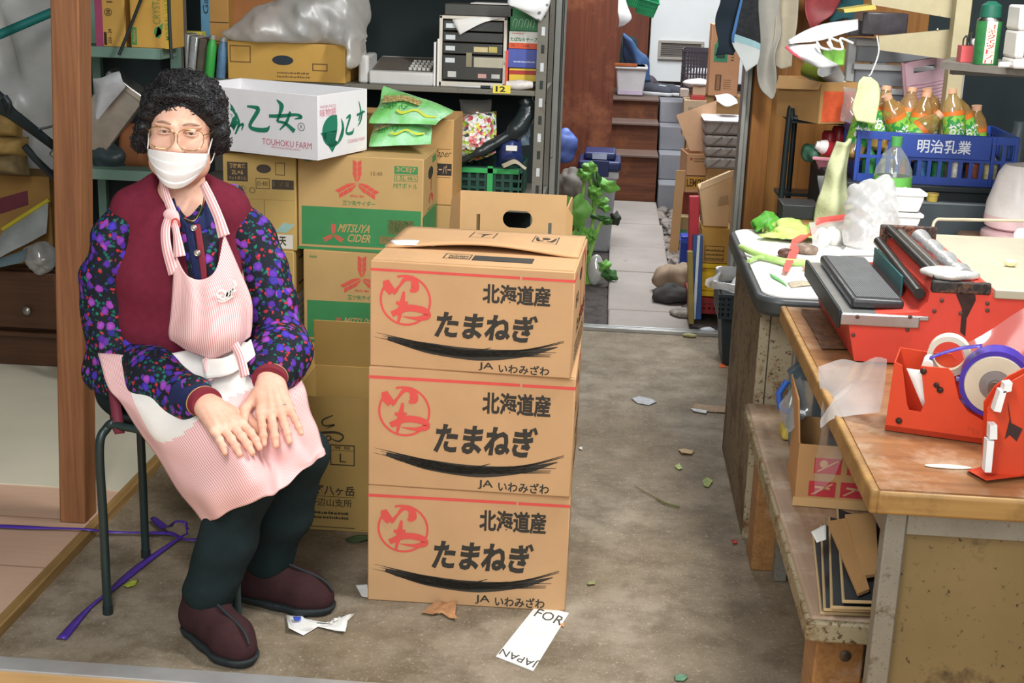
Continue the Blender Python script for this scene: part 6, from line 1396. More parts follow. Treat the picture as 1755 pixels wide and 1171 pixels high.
lc = carton('lemon_carton', 'tan lemon carton with its long flap standing open, in the alley', ((xa+xb)/2, 7.82, za), (xb-xa, .24, zb-za), .12, cardboard('#c79c74'), lemon, LMM, open_top=True)
g = G().poly([(-.02, 0), (-.11, .20), (.12, .29), (.125, 0)], (0, .02, zb-za), (1, 0, 0), (0, .1, 1), .005); part('flap', g, cardboard('#cfa784'), lc)
zsup = za
pbox('red_box', 'dark red box under the lemon carton', 'box', 1168, 330, 1204, 372, 7.72, .2, plain('#7d3a2a', .7), z0=zsup-.13, z1=zsup-.001)
pbox('plain_carton', 'tan carton with a green label at the foot of the alley stack', 'carton', 1158, 372, 1190, 412, 7.62, .3, cardboard('#8d7a58'), z0=.012, z1=zsup-.131, prints=lambda P: P.f().rect(.05, .2, .6, .6, 0), pm=[plain('#3f7a5a', .6)])
xa, xb, za, zb = fit(1158, 292, 1172, 372, 7.5); solo('cardboard_sheet', G().beam((xa+.01, 7.5, .012), (xa+.02, 7.5, zb), .05, .012, (0, 1, 0)), cardboard('#c39c70'), 'tan cardboard sheet standing beside the lemon carton', 'cardboard sheet')
# front group by the right jamb
def bigl(P): f = P.f(); f.frame(.12, .03, .72, .22, .02, 0); f.lines(.16, .05, .7, .20, 3, 0)
xa, xb, za, zb = fit(1203, 392, 1252, 454, 6.15)
yc = thing('yellow_crate', 'yellow plastic crate standing on end beside the right door jamb', 'crate', ((fit(1194, 450, 1246, 545, 6.1)[0]+fit(1194, 450, 1246, 545, 6.1)[1])/2, 6.2, .012+.075))
ya, yb, yza, yzb = fit(1194, 452, 1246, 548, 6.1); yh = yzb-.088; yw = yb-ya; YEL = plain('#dcc02a', .45, var=.08)
g = G().box((-yw/2, -.1, 0), (yw/2, .1, .02)); g.box((-yw/2, -.1, yh-.02), (yw/2, .1, yh)); g.box((-yw/2, -.1, .02), (-yw/2+.02, .1, yh-.02)); g.box((yw/2-.02, -.1, .02), (yw/2, .1, yh-.02)); g.box((-yw/2+.02, -.07, .02), (yw/2-.02, -.06, yh-.02)); g.box((-yw/2+.05, -.085, .07), (yw/2-.05, -.07, yh-.06)); g.box((-yw/2, -.104, yh*.3), (yw/2, -.1, yh*.36)); part('crate_body', g, YEL, yc, bev=.004)
part('holes', G().box((yw*.12, -.0875, yh*.68), (yw*.20, -.0855, yh*.82)).box((yw*.26, -.0875, yh*.60), (yw*.33, -.0855, yh*.82)), plain('#4a3d18', .7), yc)
ra, rb, _, _ = fit(1180, 535, 1240, 562, 6.05); rc = thing('red_crate', 'dark red crate base under the yellow crate', 'crate', ((ra+rb)/2, 6.22, .012))
part('crate_body', crate_geo(rb-ra, .3, .074, .008, 6, 5, 2, .02), plain('#8d2a2e', .5), rc); 
zt_ = .088+yh
def lab2(P): f = P.f(); f.frame(.14, .06, .80, .5, .02, 0); f.lines(.18, .1, .78, .46, 3, 0)
ta = fit(1201, 392, 1252, 452, 6.1); tcart = pbox('lemon_carton', 'tan carton with a black label standing on the yellow crate', 'carton', 1201, 392, 1252, 452, 6.1, .2, cardboard('#b3904a'), z0=zt_+.002, prints=lab2, pm=[plain('#57452a', .7)])
tz_ = ta[3]; xa, xb = fit(1196, 300, 1252, 392, 6.12)[:2]; zt2 = fit(1196, 300, 1252, 392, 6.12)[3]
tl = thing('open_carton', 'open tan carton lying tilted on top of the labelled carton by the jamb', 'carton', ((xa+xb)/2, 6.2, tz_+.002))
h_ = zt2-tz_; W2 = (xb-xa)/2
g = G().hexa([(-W2*.55, -.06, 0), (W2, -.06, 0), (W2, .1, 0), (-W2*.55, .1, 0), (-W2, -.10, h_*.72), (W2, -.10, h_*1.02), (W2, .06, h_*1.02), (-W2, .06, h_*.72)]); part('carton_body', g, cardboard('#cbb087'), tl, bev=.003)
part('flap', G().poly([(0, 0), (2*W2, h_*.30), (2*W2, h_*.42), (.01, h_*.14)], (-W2, -.103, h_*.70), (1, 0, 0), (0, -.15, 1), .004), cardboard('#d6bd98'), tl)
part('torn_patch', G().poly([(0, 0), (.05, .012), (.045, .05), (.01, .04)], (W2*.2, -.087, h_*.42), (1, 0, 0), (0, -.05, 1), .0), plain('#a8906a', .8), tl)
for i, (x0, x1, x2, y0, y1, col, Y, lab) in enumerate(((1186, 1193, 1180, 336, 545, '#b02a34', 6.35, 'red board leaning upright behind the blue board'), (1191, 1200, 1186, 402, 548, '#33548a', 6.22, 'blue board with white edge leaning by the tan carton'), (1179, 1186, 1183, 430, 556, '#8d7a40', 6.3, 'yellow brown board leaning at the front of the stacked boards'))):
    b0 = gz((x2+x1)/2, y1, .012); t0 = at((x0+x1)/2, y0, b0[1]+.02); t = thing('leaning_board', lab, 'board', tuple(b0)); part('board_face', G().beam(b0+(0, 0, .004), t0, .045 if i < 2 else .025, .05, (0, 1, 0)), plain(col, .5, var=.15), t, world=True, bev=.004)
    if i == 1: part('white_edge', G().beam(b0+(-.012, -.03, .01), t0+(.004, -.03, 0), .012, .01, (0, 1, 0)), plain('#cfd6da', .5), t, world=True)
bxa = fit(1166, 405, 1180, 450, 7.0); blc = thing('blue_box', 'small bright blue plastic box beside the red board', 'box', ((bxa[0]+bxa[1])/2, 7.05, .012)); part('box_body', G().box((-(bxa[1]-bxa[0])/2, -.05, 0), ((bxa[1]-bxa[0])/2, .05, bxa[3]-.012)), plain('#2b46a8', .35), blc, bev=.006); part('rim', G().box((-(bxa[1]-bxa[0])*.56, -.055, bxa[3]-.05), ((bxa[1]-bxa[0])*.56, .055, bxa[3]-.03)), plain('#3556c4', .35), blc)
solo('crumpled_carton', lump(at(1156, 478, 6.55), (.085, .09, .07), 12, .6, 20), cardboard('#96826e'), 'crushed wet cardboard lump at the edge of the slab path', 'crushed carton', ang=180)
solo('dark_rag', lump((at(1150, 508, 6.4)[0], 6.33, .03), (.085, .07, .04), 13, .6, 28, flat=-.0), plain('#3b3937', .85, var=.3), 'black dirty rag under the crushed cardboard lump', 'rag', ang=180)
solo('dark_rag', lump((gz(1168, 540, 0)[0], gz(1168, 540, 0)[1], .012), (.05, .07, .018), 14, .6, 40, flat=.0), plain('#8f8a80', .85, var=.5, scale=30), 'grey dirty rag on the slab before the red crate', 'rag', ang=180)
rs = np.random.RandomState(9); g = G()
for k in range(110):
    y = rs.uniform(6.4, 9.1); x = .42+rs.uniform(-.04, .09)-.01*(y-6); r = rs.uniform(.01, .035); g.merge(lump((x, y, -.02), (r, r*1.3, r*.8), k, .6, 60, 8, 6))
solo('rubble', g, plain('#8a8078', .9, var=.35, scale=12), 'broken stone and wet scraps in the gutter beside the slabs', 'rubble', kind='stuff', smooth=False)
# black bin with bag liner, inside the room by the jamb
tb0 = gz(1262, 640, 0); bx = .56; by = 5.05
TBK = plain('#20282b', .4, var=.12)
tbn = thing('waste_bin', 'black waste basket with a clear bag liner beside the rusty table', 'bin', (.60, 5.36, 0))
bt = at(1240, 505, 5.22)[2]
part('basket_body', G().hexa(taper(.20, .22, .26, .28, bt)), TBK, tbn, bev=.012, seg=3)
part('lattice', crate_geo(.268, .288, .10, .004, 12, 12, 4, .012, False).xf(Matrix.Translation((0, 0, bt-.10))), TBK, tbn)
b = G().surf(wob([[np.array(((.115+.045*v+.02*math.sin(5*a+v*3)*v)*math.copysign(abs(math.cos(a))**.6, math.cos(a)), (.125+.04*v)*math.copysign(abs(math.sin(a))**.6, math.sin(a)), bt-.05+.10*math.sin(min(v, 1)*2.3)-.02*max(0, v-.8))) for a in np.linspace(0, 6.2832, 41)] for v in np.linspace(.1, 1.15, 12)], .012, 30, 4))
part('bag_liner', b, film('#e3e5e6', .55), tbn, ang=180); part('crumpled_paper', lump((.0, -.03, bt), (.09, .08, .05), 8, .5, 30), PAPER, tbn, ang=180)
solo('plastic_scrap', lump((gz(1212, 571, 0)[0], gz(1212, 571, 0)[1], .012), (.035, .02, .012), 4, .5, 60, flat=0), plain('#c9cbd0', .4), 'white plastic scrap on the floor before the waste basket', 'scrap', ang=180)
solo('leaf_scrap', lump((gz(1182, 578, 0)[0], gz(1182, 578, 0)[1], .008), (.03, .014, .008), 6, .5, 60, flat=0), plain('#a8a070', .6, var=.4, scale=60), 'withered vegetable scrap at the end of the door rail', 'scrap', ang=180)
# ================================================================ RIGHT SIDE: TABLES AND BENCH
DZ = .72
TAN = wood('#866335', '#a8824a', 0, 3, .5, '#6d4c28'); TOPW = wood('#714b2f', '#9a6f48', 0, 1.6, .3, '#b8a288', .08)
STL = rusty('#8d8a80', '#5c5140', .56, 22, .4, .5); PANEL = rusty('#76633f', '#4f3f28', .56, 7, .5)
dx0, dy0, dy1, dx1 = .462, 2.06, 3.30, 1.75
dk = thing('work_desk', 'old wooden topped desk with steel legs holding the red machines', 'desk', (dx0, dy0, 0))
part('desk_top', G().box((dx0, dy0, DZ-.012), (dx1, dy1, DZ)), TOPW, dk, world=True)
part('desk_edge', G().box((dx0-.004, dy0-.012, DZ-.04), (dx1, dy0, DZ-.001)).box((dx0-.016, dy0-.012, DZ-.04), (dx0, dy1, DZ+.002)), TAN, dk, world=True, bev=.008, seg=3)
fw2 = .035
part('front_frame', G().box((dx0+.02+fw2, dy0+.02, DZ-.085), (dx1-.03, dy0+.045, DZ-.04)).box((dx0+.02+fw2, dy0+.02, .05), (dx1-.03, dy0+.045, .09)), STL, dk, world=True, bev=.002)
part('front_panel', G().box((dx0+.05, dy0+.034, .09), (dx1-.06, dy0+.04, DZ-.085)), PANEL, dk, world=True)
for x, y in ((dx0+.02, dy0+.02), (dx1-.06, dy0+.02), (dx0+.02, dy1-.06), (dx1-.06, dy1-.06)): part('leg', G().box((x, y, 0), (x+fw2, y+fw2, DZ-.04)), STL, dk, world=True, bev=.003)
part('apron_rail', G().box((dx0+.025, dy0+.06, DZ-.1), (dx0+.04, dy1-.06, DZ-.04)), STL, dk, world=True)
solo('desk_dirt', G().surf(wob([[np.array((dx0+.03+.22*i/10, 2.9+.36*j/10, DZ+.004)) for j in range(11)] for i in range(11)], .002, 60, 3)), plain('#6d4c30', .8, var=.6, scale=50, bump=.6), 'brown sawdust and scraps at the back corner of the desk', 'scraps', kind='stuff')
# bench
bz_ = .40; BW = wood('#7d5632', '#a37848', 1, 3, .5, '#b9a590')
bn = thing('wooden_bench', 'low wooden bench with pale worn top under the desk', 'bench', (.405, 2.24, 0))
part('seat', G().box((.405, 2.24, bz_-.03), (.90, 3.5, bz_)), wood('#7f6650', '#a58a70', 1, 2, .5, '#c3b09a'), bn, world=True, bev=.006)
part('edge_band', G().box((.398, 2.232, bz_-.045), (.410, 3.5, bz_-.004)).box((.398, 2.226, bz_-.045), (.9, 2.241, bz_-.004)), rusty('#8f8468', '#6a512f', .5, 10), bn, world=True, bev=.005)
for y in (2.29, 3.30): part('leg', G().box((.43, y, 0), (.52, y+.12, bz_-.045)), BW, bn, world=True, bev=.004); part('leg', G().box((.79, y, 0), (.88, y+.12, bz_-.045)), BW, bn, world=True, bev=.004)
part('rail', G().box((.44, 2.41, bz_-.11), (.47, 3.3, bz_-.045)).box((.52, 2.30, .13), (.79, 2.33, .25)), BW, bn, world=True)
part('bolt', G().lathe([(.010, 0), (.011, .004), (.006, .006), (0, .006)], (.485, 2.29, .30), 12, ax=(0, -1, 0)), plain('#5b5148', .4, .6), bn, world=True)
# worktable behind
wt = thing('work_table', 'white topped table with black rim on a rusty steel cabinet base', 'table', (.42, 3.42, 0))
def rrect(x0, x1, y0, y1, r, n=6):
    P = []
    for cx_, cy_, a0 in ((x1-r, y0+r, -90), (x1-r, y1-r, 0), (x0+r, y1-r, 90), (x0+r, y0+r, 180)): P += [(cx_+r*math.cos(math.radians(a0+90*k/n)), cy_+r*math.sin(math.radians(a0+90*k/n))) for k in range(n+1)]
    return P
wx0, wy0, wx1, wy1 = .398, 3.38, 1.7, 4.36
part('rim', G().poly(rrect(wx0, wx1, wy0, wy1, .07), (0, 0, DZ-.001), (1, 0, 0), (0, 1, 0), .05), plain('#363a3b', .4, var=.25, scale=12), wt, world=True, bev=.012, seg=3)
def wtop():
    t = NT('white_laminate'); v = t.coord(); c = t.mix(t.ramp(t.noise(v, 22, 6, .7), [(.60, (0, 0, 0)), (.72, (.8, .8, .8))]), lin('#efeee8'), lin('#b3a488')); t.color(c); return t.set(.35)
part('table_top', G().poly(rrect(wx0+.018, wx1, wy0+.018, wy1-.01, .06), (0, 0, DZ+.003), (1, 0, 0), (0, 1, 0), .006), wtop(), wt, world=True)
RUST = rusty('#a59a7f', '#6f4c2c', .53, 8, .55); RUS2 = rusty('#7d6f58', '#5c4630', .5, 6, .6)
part('cabinet_base', G().box((.425, 3.52, 0), (1.65, 4.25, DZ-.05)), RUS2, wt, world=True, bev=.004)
part('front_panel', G().box((.455, 3.512, .02), (.62, 3.52, DZ-.055)).box((.665, 3.512, .02), (1.6, 3.52, DZ-.055)), RUST, wt, world=True, bev=.002)
part('corner_strip', G().box((.425, 3.508, 0), (.452, 3.52, DZ-.055)), RUST, wt, world=True, bev=.002); part('base_foot', G().box((.43, 3.53, -.0), (.5, 3.6, .03)), plain('#4a3524', .8), wt, world=True)
# ---------------- things on the bench
ca, cb = gz(1366, 872, bz_), gz(1500, 884, bz_); 
def icons(P):
    f = P.f()
    for x, y in ((.14, .55), (.42, .56), (.11, .17), (.38, .18)):
        f.rect(x, y, x+.23, y+.25, 0); f.stroke([(x+.03, y+.03), (x+.2, y+.22)], .014, 1, lift=.0013); f.disc(x+.08, y+.16, .035, 1, lift=.0013) if y > .5 else f.stroke([(x+.05, y+.16), (x+.18, y+.14)], .02, 1, lift=.0013)
cw = .25; chh = at(1420, 770, ca[1])[2]-bz_
ic = carton('icon_carton', 'open tan carton with red square symbols on the bench under the desk', (ca[0]+cw/2, ca[1]+.11, bz_+.002), (cw, .20, chh), -.05, cardboard('#b58a5c'), icons, [plain('#b8343c', .6), plain('#c99a70', .7)], open_top=True, flaps=[('l', .10, 6)])
part('base_strip', G().box((-cw/2-.004, -.104, 0), (cw/2, -.1, .02)), cardboard('#c7a06e'), ic)
pt = thing('steel_pot', 'small steel pot standing inside the open carton on the bench', 'pot', (ca[0]+.125, ca[1]+.11, bz_+.008))
part('pot_body', G().lathe([(0, 0), (.05, 0), (.055, .01), (.055, chh+.05), (.059, chh+.055), (.053, chh+.055), (.05, .03), (0, .03)], (0, 0, 0), 28), CHROME, pt)
pw = at(1368, 690, 3.15); bk = thing('water_bucket', 'clear blue tinted bucket with blue handle at the back of the bench', 'bucket', (pw[0]+.045, 3.15, bz_+.002))
bh_ = at(1370, 640, 3.15)[2]-bz_; part('bucket_body', G().lathe([(0, 0), (.055, 0), (.06, .01), (.075, bh_), (.078, bh_), (.07, bh_-.005), (.055, .015), (0, .015)], (0, 0, 0), 28), film('#7f99a8', .55), bk)
part('lid', G().lathe([(0, bh_+.035), (.03, bh_+.032), (.06, bh_+.018), (.078, bh_)], (0, 0, 0), 28), film('#6f8794', .6), bk); part('handle', G().tube([(-.078, -.01, bh_-.02), (-.095, -.015, bh_-.05), (-.09, -.02, bh_-.085), (-.07, -.02, bh_-.095)], .008, 10), plain('#2f5fb8', .4), bk)
sp = gz(1353, 752, bz_); solo('yellow_sponge', G().box((sp[0]-.025, sp[1]-.03, bz_+.001), (sp[0]+.03, sp[1]+.03, bz_+.035)).jit(.004), plain('#c9b452', .9, bump=.4), 'yellow sponge on the bench beside the open carton', 'sponge', bev=.008)
ff = at(1352, 715, 3.0); solo('film_bag', pillow([at(1336, 690, 2.95), at(1372, 640, 2.98), at(1388, 700, 2.9), at(1350, 740, 2.9)], .04, seed=6, amp=.006), film('#aab6bc', .35), 'crumpled clear bag between the bucket and the open carton', 'bag', ang=180)
# folded cardboards
fo = gz(1400, 1052, bz_)
BLK = plain('#2b3032', .55, var=.2, scale=20)
q_ = [(1396, 958, 1410, 1050, .0), (1404, 945, 1416, 1044, .012), (1412, 932, 1428, 1040, .024), (1420, 918, 1448, 1030, .04)]
labf = ['black folded cardboard at the bottom of the bench pile', 'black folded cardboard, second from the bottom of the bench pile', 'black folded cardboard, third from the bottom of the bench pile', 'black folded cardboard on top of the bench pile']
for k, (x0, y0, x1, y1, dz) in enumerate(q_):
    z = bz_+.004+dz; p = [gz(x1, y1, z), gz(x1+96, y1+3, z), gz(x0+110, y0-34+8*k, z), gz(x0-2+6*k, y0-44, z)]
    t = thing('folded_cardboard', labf[k], 'cardboard', tuple(p[0]), group='folded cardboards on the bench')
    g = G().hexa([a-(0, 0, .0025) for a in p]+[a+(0, 0, .0025) for a in p]); part('board', g, BLK, t, world=True)
    part('cut_edge', G().tube([p[1]-(0, .003, 0), p[0]-(.003, .003, 0), p[3]], .0032, 6), cardboard('#b49a72'), t, world=True)
for k, (P4, col, lab) in enumerate(((((1418, 896), (1452, 890), (1490, 1012), (1470, 1020)), '#a67f52', 'narrow tan cardboard strip lying on the black folded pile'), (((1448, 884), (1500, 882), (1506, 985), (1478, 990)), '#a98356', 'wide tan cardboard piece leaning on the black folded pile'))):
    z = bz_+.055+.006*k; p = [gz(x, y, z+(.03 if i < 2 else 0)) for i, (x, y) in enumerate(P4)]; p = [p[3], p[2], p[1], p[0]]
    solo('cardboard_piece', G().hexa([a-(0, 0, .003) for a in p]+[a+(0, 0, .003) for a in p]), cardboard(col), lab, 'cardboard')
z = bz_+.052; p = [gz(x, y, z+.02) for x, y in ((1390, 912), (1416, 898), (1416, 925), (1400, 930))]; solo('white_label', G().surf(patch([[p[0], p[1]], [p[3], p[2]]], 6, 6)), PAPER, 'torn white label on the black folded cardboard pile', 'label', solid=.001)
# ---------------- red wrapping machine on the desk
RED = rusty('#d8493a', '#7a3426', .68, 6, .42); MY = 2.81; MB = 3.33
wm = thing('wrapping_machine', 'red food wrapping machine with black hot plate and foil trough', 'machine', (.53, MY, DZ))
fp = lambda px, py: (at(px, py, MY)[0], at(px, py, MY)[2])
P_front = [(at(1463, 615, MY)[0], DZ+.004), (1.30, DZ+.004), fp(1755, 512)[0:1]+(fp(1755, 512)[1],)]
pr = [(at(1464, 615, MY)[0], DZ+.004), (1.28, DZ+.004), (1.28, fp(1755, 507)[1]-.008), fp(1704, 507), fp(1694, 488), fp(1676, 484), fp(1606, 486), fp(1594, 500), fp(1590, 518), fp(1576, 535), fp(1452, 540)]
lz = fp(1452, 540)[1]
g = G().poly(pr, (0, MY, 0), (1, 0, 0), (0, 0, 1), .0); g.f[-1] = g.f[-1]
P0 = [Vector((x, MY, z)) for x, z in pr]; P1 = [Vector((x, MB, z)) for x, z in pr]; n = len(pr); g = G(); g.add(P0+P1, [tuple(range(n)), tuple(range(2*n-1, n-1, -1))]+[(i, i+n, (i+1) % n+n, (i+1) % n) for i in range(n)])
part('machine_body', g, RED, wm, world=True, smooth=False)
hxl = fp(1597, 500)[0]; xl = pr[-1][0]; xr = fp(1578, 535)[0]
part('side_tray', G().box((xl-.012, MY-.006, lz-.004), (hxl+.0, MB, lz+.006)).box((xl-.014, MY-.010, lz-.020), (xr-.002, MY-.003, lz+.006)), STEEL, wm, world=True, bev=.003)
HOTP = rusty('#303234', '#8d8f90', .64, 60, .35); hx = xl+.012; hp2 = part('hot_plate', G().box((hx, MY+.03, lz+.008), (xr-.028, MB-.02, lz+.03)), HOTP, wm, world=True, bev=.008, seg=3)
g = G()
for i in range(22): x = hx+.012+(xr-.028-hx-.024)*i/21; g.box((x, MY+.045, lz+.0302), (x+.003, MB-.035, lz+.0318))
part('plate_ridges', g, plain('#6b6d70', .4), hp2, world=True)
part('black_edge', G().box((xl-.02, MY, lz-.03), (xl-.012, MB, lz+.012)), BLACKM, wm, world=True, bev=.003)
hxl, hxr, hz = fp(1597, 500)[0], fp(1698, 500)[0], fp(1640, 486)[1]
for q_ in (((hxl-.002, MY-.004, hz-.022), (hxr, MY+.01, hz+.004)), ((hxl-.016, MB-.012, lz+.01), (hxr, MB, hz+.03))): part('hump_cover', G().box(*q_), rusty('#6d4a38', '#2c2a28', .45, 14), wm, world=True, bev=.004)
g = G().tube([(hxl+.012, MY+.012, hz+.008), (hxl+.005, MB-.01, hz+.02)], .011, 10).tube([(hxl-.02, MY+.02, hz-.03), (hxl-.02, MB-.02, hz-.01)], .012, 10); part('roller', g, plain('#3a3a38', .3, .5), wm, world=True)
part('roller', G().tube([(hxl+.036, MY+.03, hz+.004), (hxl+.03, MB-.02, hz+.014)], .010, 10), plain('#6b6862', .35, .6), wm, world=True)
part('teal_strip', G().box((hxl-.034, MY+.14, lz+.008), (hxl-.03, MB-.05, hz-.02)), plain('#2f6f70', .5), wm, world=True)
g = G().tube([(hxl+.07, MY+.02, hz+.008), (hxl+.064, MB-.03, hz+.016)], [.02, .02], 14); g = wob([[np.array(p) for p in g.v]], .003, 60, 3); gf = G().tube([(hxl+.07, MY+.02+.04*k, hz+.010) for k in range(12)], [.019+.004*math.sin(k*1.9) for k in range(12)], 14); part('foil_roll', gf, plain('#c3c4c4', .3, .55, var=.25, scale=40, bump=.5), wm, world=True)
part('foil_scrap', lump((hxl+.045, MY+.04, hz+.012), (.06, .04, .013), 5, .6, 50), plain('#d1d0ca', .35, .4, var=.2, scale=40, bump=.5), wm, world=True, ang=180)
part('soot_mark', G().poly([(0, 0), (.022, .01), (.03, -.03), (.016, -.07), (.018, -.11), (.006, -.10), (.004, -.05), (-.012, -.02)], (fp(1650, 492)[0], MY-.0008, hz-.004), (1, 0, 0), (0, 0, 1), 0), plain('#3a2420', .8, var=.4, scale=50), wm, world=True)
bzz = fp(1704, 507)[1]; part('cutting_board', G().box((hxr+.006, MY-.012, bzz-.004), (1.3, MB+.10, bzz+.016)), rusty('#b3ad98', '#8a8068', .7, 6, .4), wm, world=True, bev=.003)
part('wire_guard', G().tube(spline([(hxr+.01, MB+.08, bzz+.02), (hxr+.02, MB+.1, bzz+.05), (hxr+.06, MB+.1, bzz+.055), (hxr+.25, MB+.1, bzz+.06)], 16), .004, 8), plain('#b5a68e', .5), wm, world=True)
for px, py in ((1462, 549), (1462, 574), (1468, 541), (1558, 541), (1555, 565), (1614, 515), (1601, 533), (1692, 520), (1692, 532), (1646, 537)):
    x, z = fp(px, py); part('screw', G().lathe([(.0045, 0), (.0045, .002), (.002, .003), (0, .003)], (x, MY-.0105 if py < 545 and px < 1580 and py > 538 else MY-.0005, z), 10, ax=(0, -1, 0)), plain('#5a3a30', .5), wm, world=True)
x, z = at(1733, 442, 3.05)[0], bzz+.017; solo('garlic_clove', G().ell((x, 3.05, z+.008), (.014, .01, .009)), plain('#e6dfa8', .5), 'small pale yellow garlic piece on the cutting board', 'vegetable')
# ---------------- tape dispenser with purple tape
DRED = rusty('#cf4423', '#8a3a22', .66, 9, .42)
da = gz(1516, 737, DZ+.002); db = gz(1692, 762, DZ+.002); ddir = Vector(db-da); ddir.z = 0; ddir.normalize(); dn = Vector((-ddir.y, ddir.x, 0)); SCL = (Vector(db)-Vector(da)).length
td = thing('tape_dispenser', 'red steel tape dispenser holding a purple tape roll on the desk', 'tape dispenser', tuple(da))
def D(u, v, o=0): return Vector(da)+ddir*u*SCL+Vector((0, 0, 1))*v*SCL+dn*o
prof = [(0, 0), (1.02, 0), (1.02, .22), (.93, .24), (.78, .31), (.68, .43), (.63, .57), (.60, .68), (.54, .73), (.33, .72), (.02, .73)]
prof2 = [(0, 0), (1.0, 0), (1.0, .2)]+prof[3:]
for o, nm in ((0, 'side_plate'), (.105, 'side_plate')):
    slot = [(.10, .66), (.20, .26), (.38, .26), (.33, .60)]
    if o == 0:
        outer = [(0, 0), (1.02, 0), (1.02, .22), (.93, .24), (.78, .31), (.68, .43), (.63, .57), (.60, .68), (.54, .73), (.33, .72), (.28, .72), (.36, .34), (.33, .24), (.22, .24), (.19, .30), (.10, .70), (.02, .73)]
    else: outer = prof
    P0 = [D(u, v, o) for u, v in outer]; P1 = [D(u, v, o+.004) for u, v in outer]; n = len(outer); g = G().add(P0+P1, [tuple(range(n)), tuple(range(2*n-1, n-1, -1))]+[(i, i+n, (i+1) % n+n, (i+1) % n) for i in range(n)]); part(nm, g, DRED, td, world=True, smooth=False)
part('base_plate', G().add([D(0, .0), D(1.02, .0), D(1.02, .0, .108), D(0, .0, .108), D(0, .055), D(1.02, .055), D(1.02, .055, .108), D(0, .055, .108)], [(0, 3, 2, 1), (4, 5, 6, 7), (0, 1, 5, 4), (1, 2, 6, 5), (2, 3, 7, 6), (3, 0, 4, 7)]), DRED, td, world=True)
part('front_plate', G().hexa([D(.0, 0, .002), D(.012, 0, .002), D(.012, 0, .105), D(.0, 0, .105), D(.02, .72, .002), D(.032, .72, .002), D(.032, .72, .105), D(.02, .72, .105)]), DRED, td, world=True)
part('white_film', G().surf([[D(.14+.05*k+(.16+.0*k)*j/3, .66-.38*k/4*1.0, .012) for j in range(4)] for k in range(5)]), PAPER, td, world=True, solid=.001)
rc_ = Vector(at(1697, 632, da[1]-.0)); ro = D(.98, .62); R_ = .052/700*0+.068
ctr = D(1.0, .60, .02); rr = SCL*.345
tr = part('tape_roll', G().lathe([(rr*.87, -.006), (rr, -.006), (rr, .045), (rr*.87, .045)], ctr, 48, ax=dn), plain('#46329a', .35, var=.15, scale=30), td, world=True)
cc = part('roll_core', G().lathe([(rr*.45, -.010), (rr*.84, -.010), (rr*.87, -.004), (rr*.87, .04), (rr*.45, .04)], ctr, 40, ax=dn), plain('#cfc5ac', .5), tr, world=True)
part('hub', G().lathe([(0, -.016), (rr*.43, -.012), (rr*.47, -.006), (rr*.47, .03)], ctr, 32, ax=dn), plain('#8d8480', .5, .2, var=.2), cc, world=True); part('axle', G().cyl(ctr-dn*.032, ctr+dn*.1, rr*.19, seg=20), plain('#85766c', .35, .7), td, world=True)
part('tape_strip', G().surf([[D(.33+.5*k/10, .755+.20*k/10+.03*math.sin(k/10*3.14), .022+.024*j) for j in range(2)] for k in range(11)]), plain('#4a3aa6', .3, var=.5, scale=140), td, world=True, solid=.001)
part('guide_wheel', G().cyl(D(.34, .71, .01), D(.34, .71, .06), .010), plain('#d8d4ca', .5), td, world=True)
c2 = D(.52, .74, .075); part('second_core', G().lathe([(rr*.46, 0), (rr*.62, 0), (rr*.62, .03), (rr*.46, .03), (rr*.46, 0)], c2, 36, ax=dn), plain('#d8d0ba', .5), td, world=True)
for u, v in ((.31, .67), (.13, .12), (.45, .55), (.49, .50)): part('screw', G().lathe([(.006 if u != .45 else .003, 0), (.005, .003), (0, .004)], D(u, v, -.001), 12, ax=-dn), plain('#3a2a24', .4, .5), td, world=True)
part('brace', G().add([D(.62, .58, .05), D(.82, .58, .05), D(.82, .52, .05), D(.62, .53, .05)], [(0, 1, 2, 3)]).add([D(.64, .38, .05), D(.85, .28, .05), D(.85, .22, .05), D(.64, .33, .05)], [(0, 1, 2, 3)]), plain('#8d84b8', .4), td, world=True, solid=.004)
# film sheet hanging over the desk edge from the dispenser
sh = patch([[at(1404, 628, 2.66), at(1440, 620, 2.62), at(1518, 616, 2.44)], [at(1408, 690, 2.58), at(1438, 668, 2.55), at(1516, 664, 2.40)], [at(1400, 735, 2.45), at(1430, 715, 2.42), at(1510, 706, 2.375)]], 18, 22); wob(sh, .006, 26, 3)
solo('plastic_film', G().surf(sh), film('#fbfbfb', .45, .1), 'glossy clear plastic film sheet spilling from the tape dispenser over the desk edge', 'film', ang=180)
sh = patch([[at(1404, 640, 2.66), at(1452, 630, 2.6)], [at(1408, 720, 2.5), at(1446, 715, 2.5)], [at(1396, 790, 2.48), at(1440, 780, 2.48)], [at(1392, 850, 2.47), at(1425, 820, 2.47)]], 22, 12); wob(sh, .008, 24, 6)
solo('plastic_film', G().surf(sh), film('#dfe2e4', .16, .1), 'clear film strip dangling over the open carton on the bench', 'film', ang=180)
sh = patch([[at(1560, 640, 2.66), at(1660, 575, 2.66), at(1760, 530, 2.66)], [at(1700, 690, 2.62), at(1760, 640, 2.62), at(1790, 620, 2.62)]], 10, 14); 
solo('plastic_film', G().surf(wob([[p+np.array((.02, .0, .01)) for p in r] for r in patch([[at(1625, 600, 2.7), at(1690, 565, 2.7), at(1770, 520, 2.7)], [at(1640, 640, 2.66), at(1720, 640, 2.66), at(1780, 640, 2.66)]], 10, 14)], .004, 20, 2)), film('#f3e6e4', .18, .1), 'sheer film stretched behind the purple tape roll', 'film', ang=180)
a0 = at(1450, 770, 2.3)
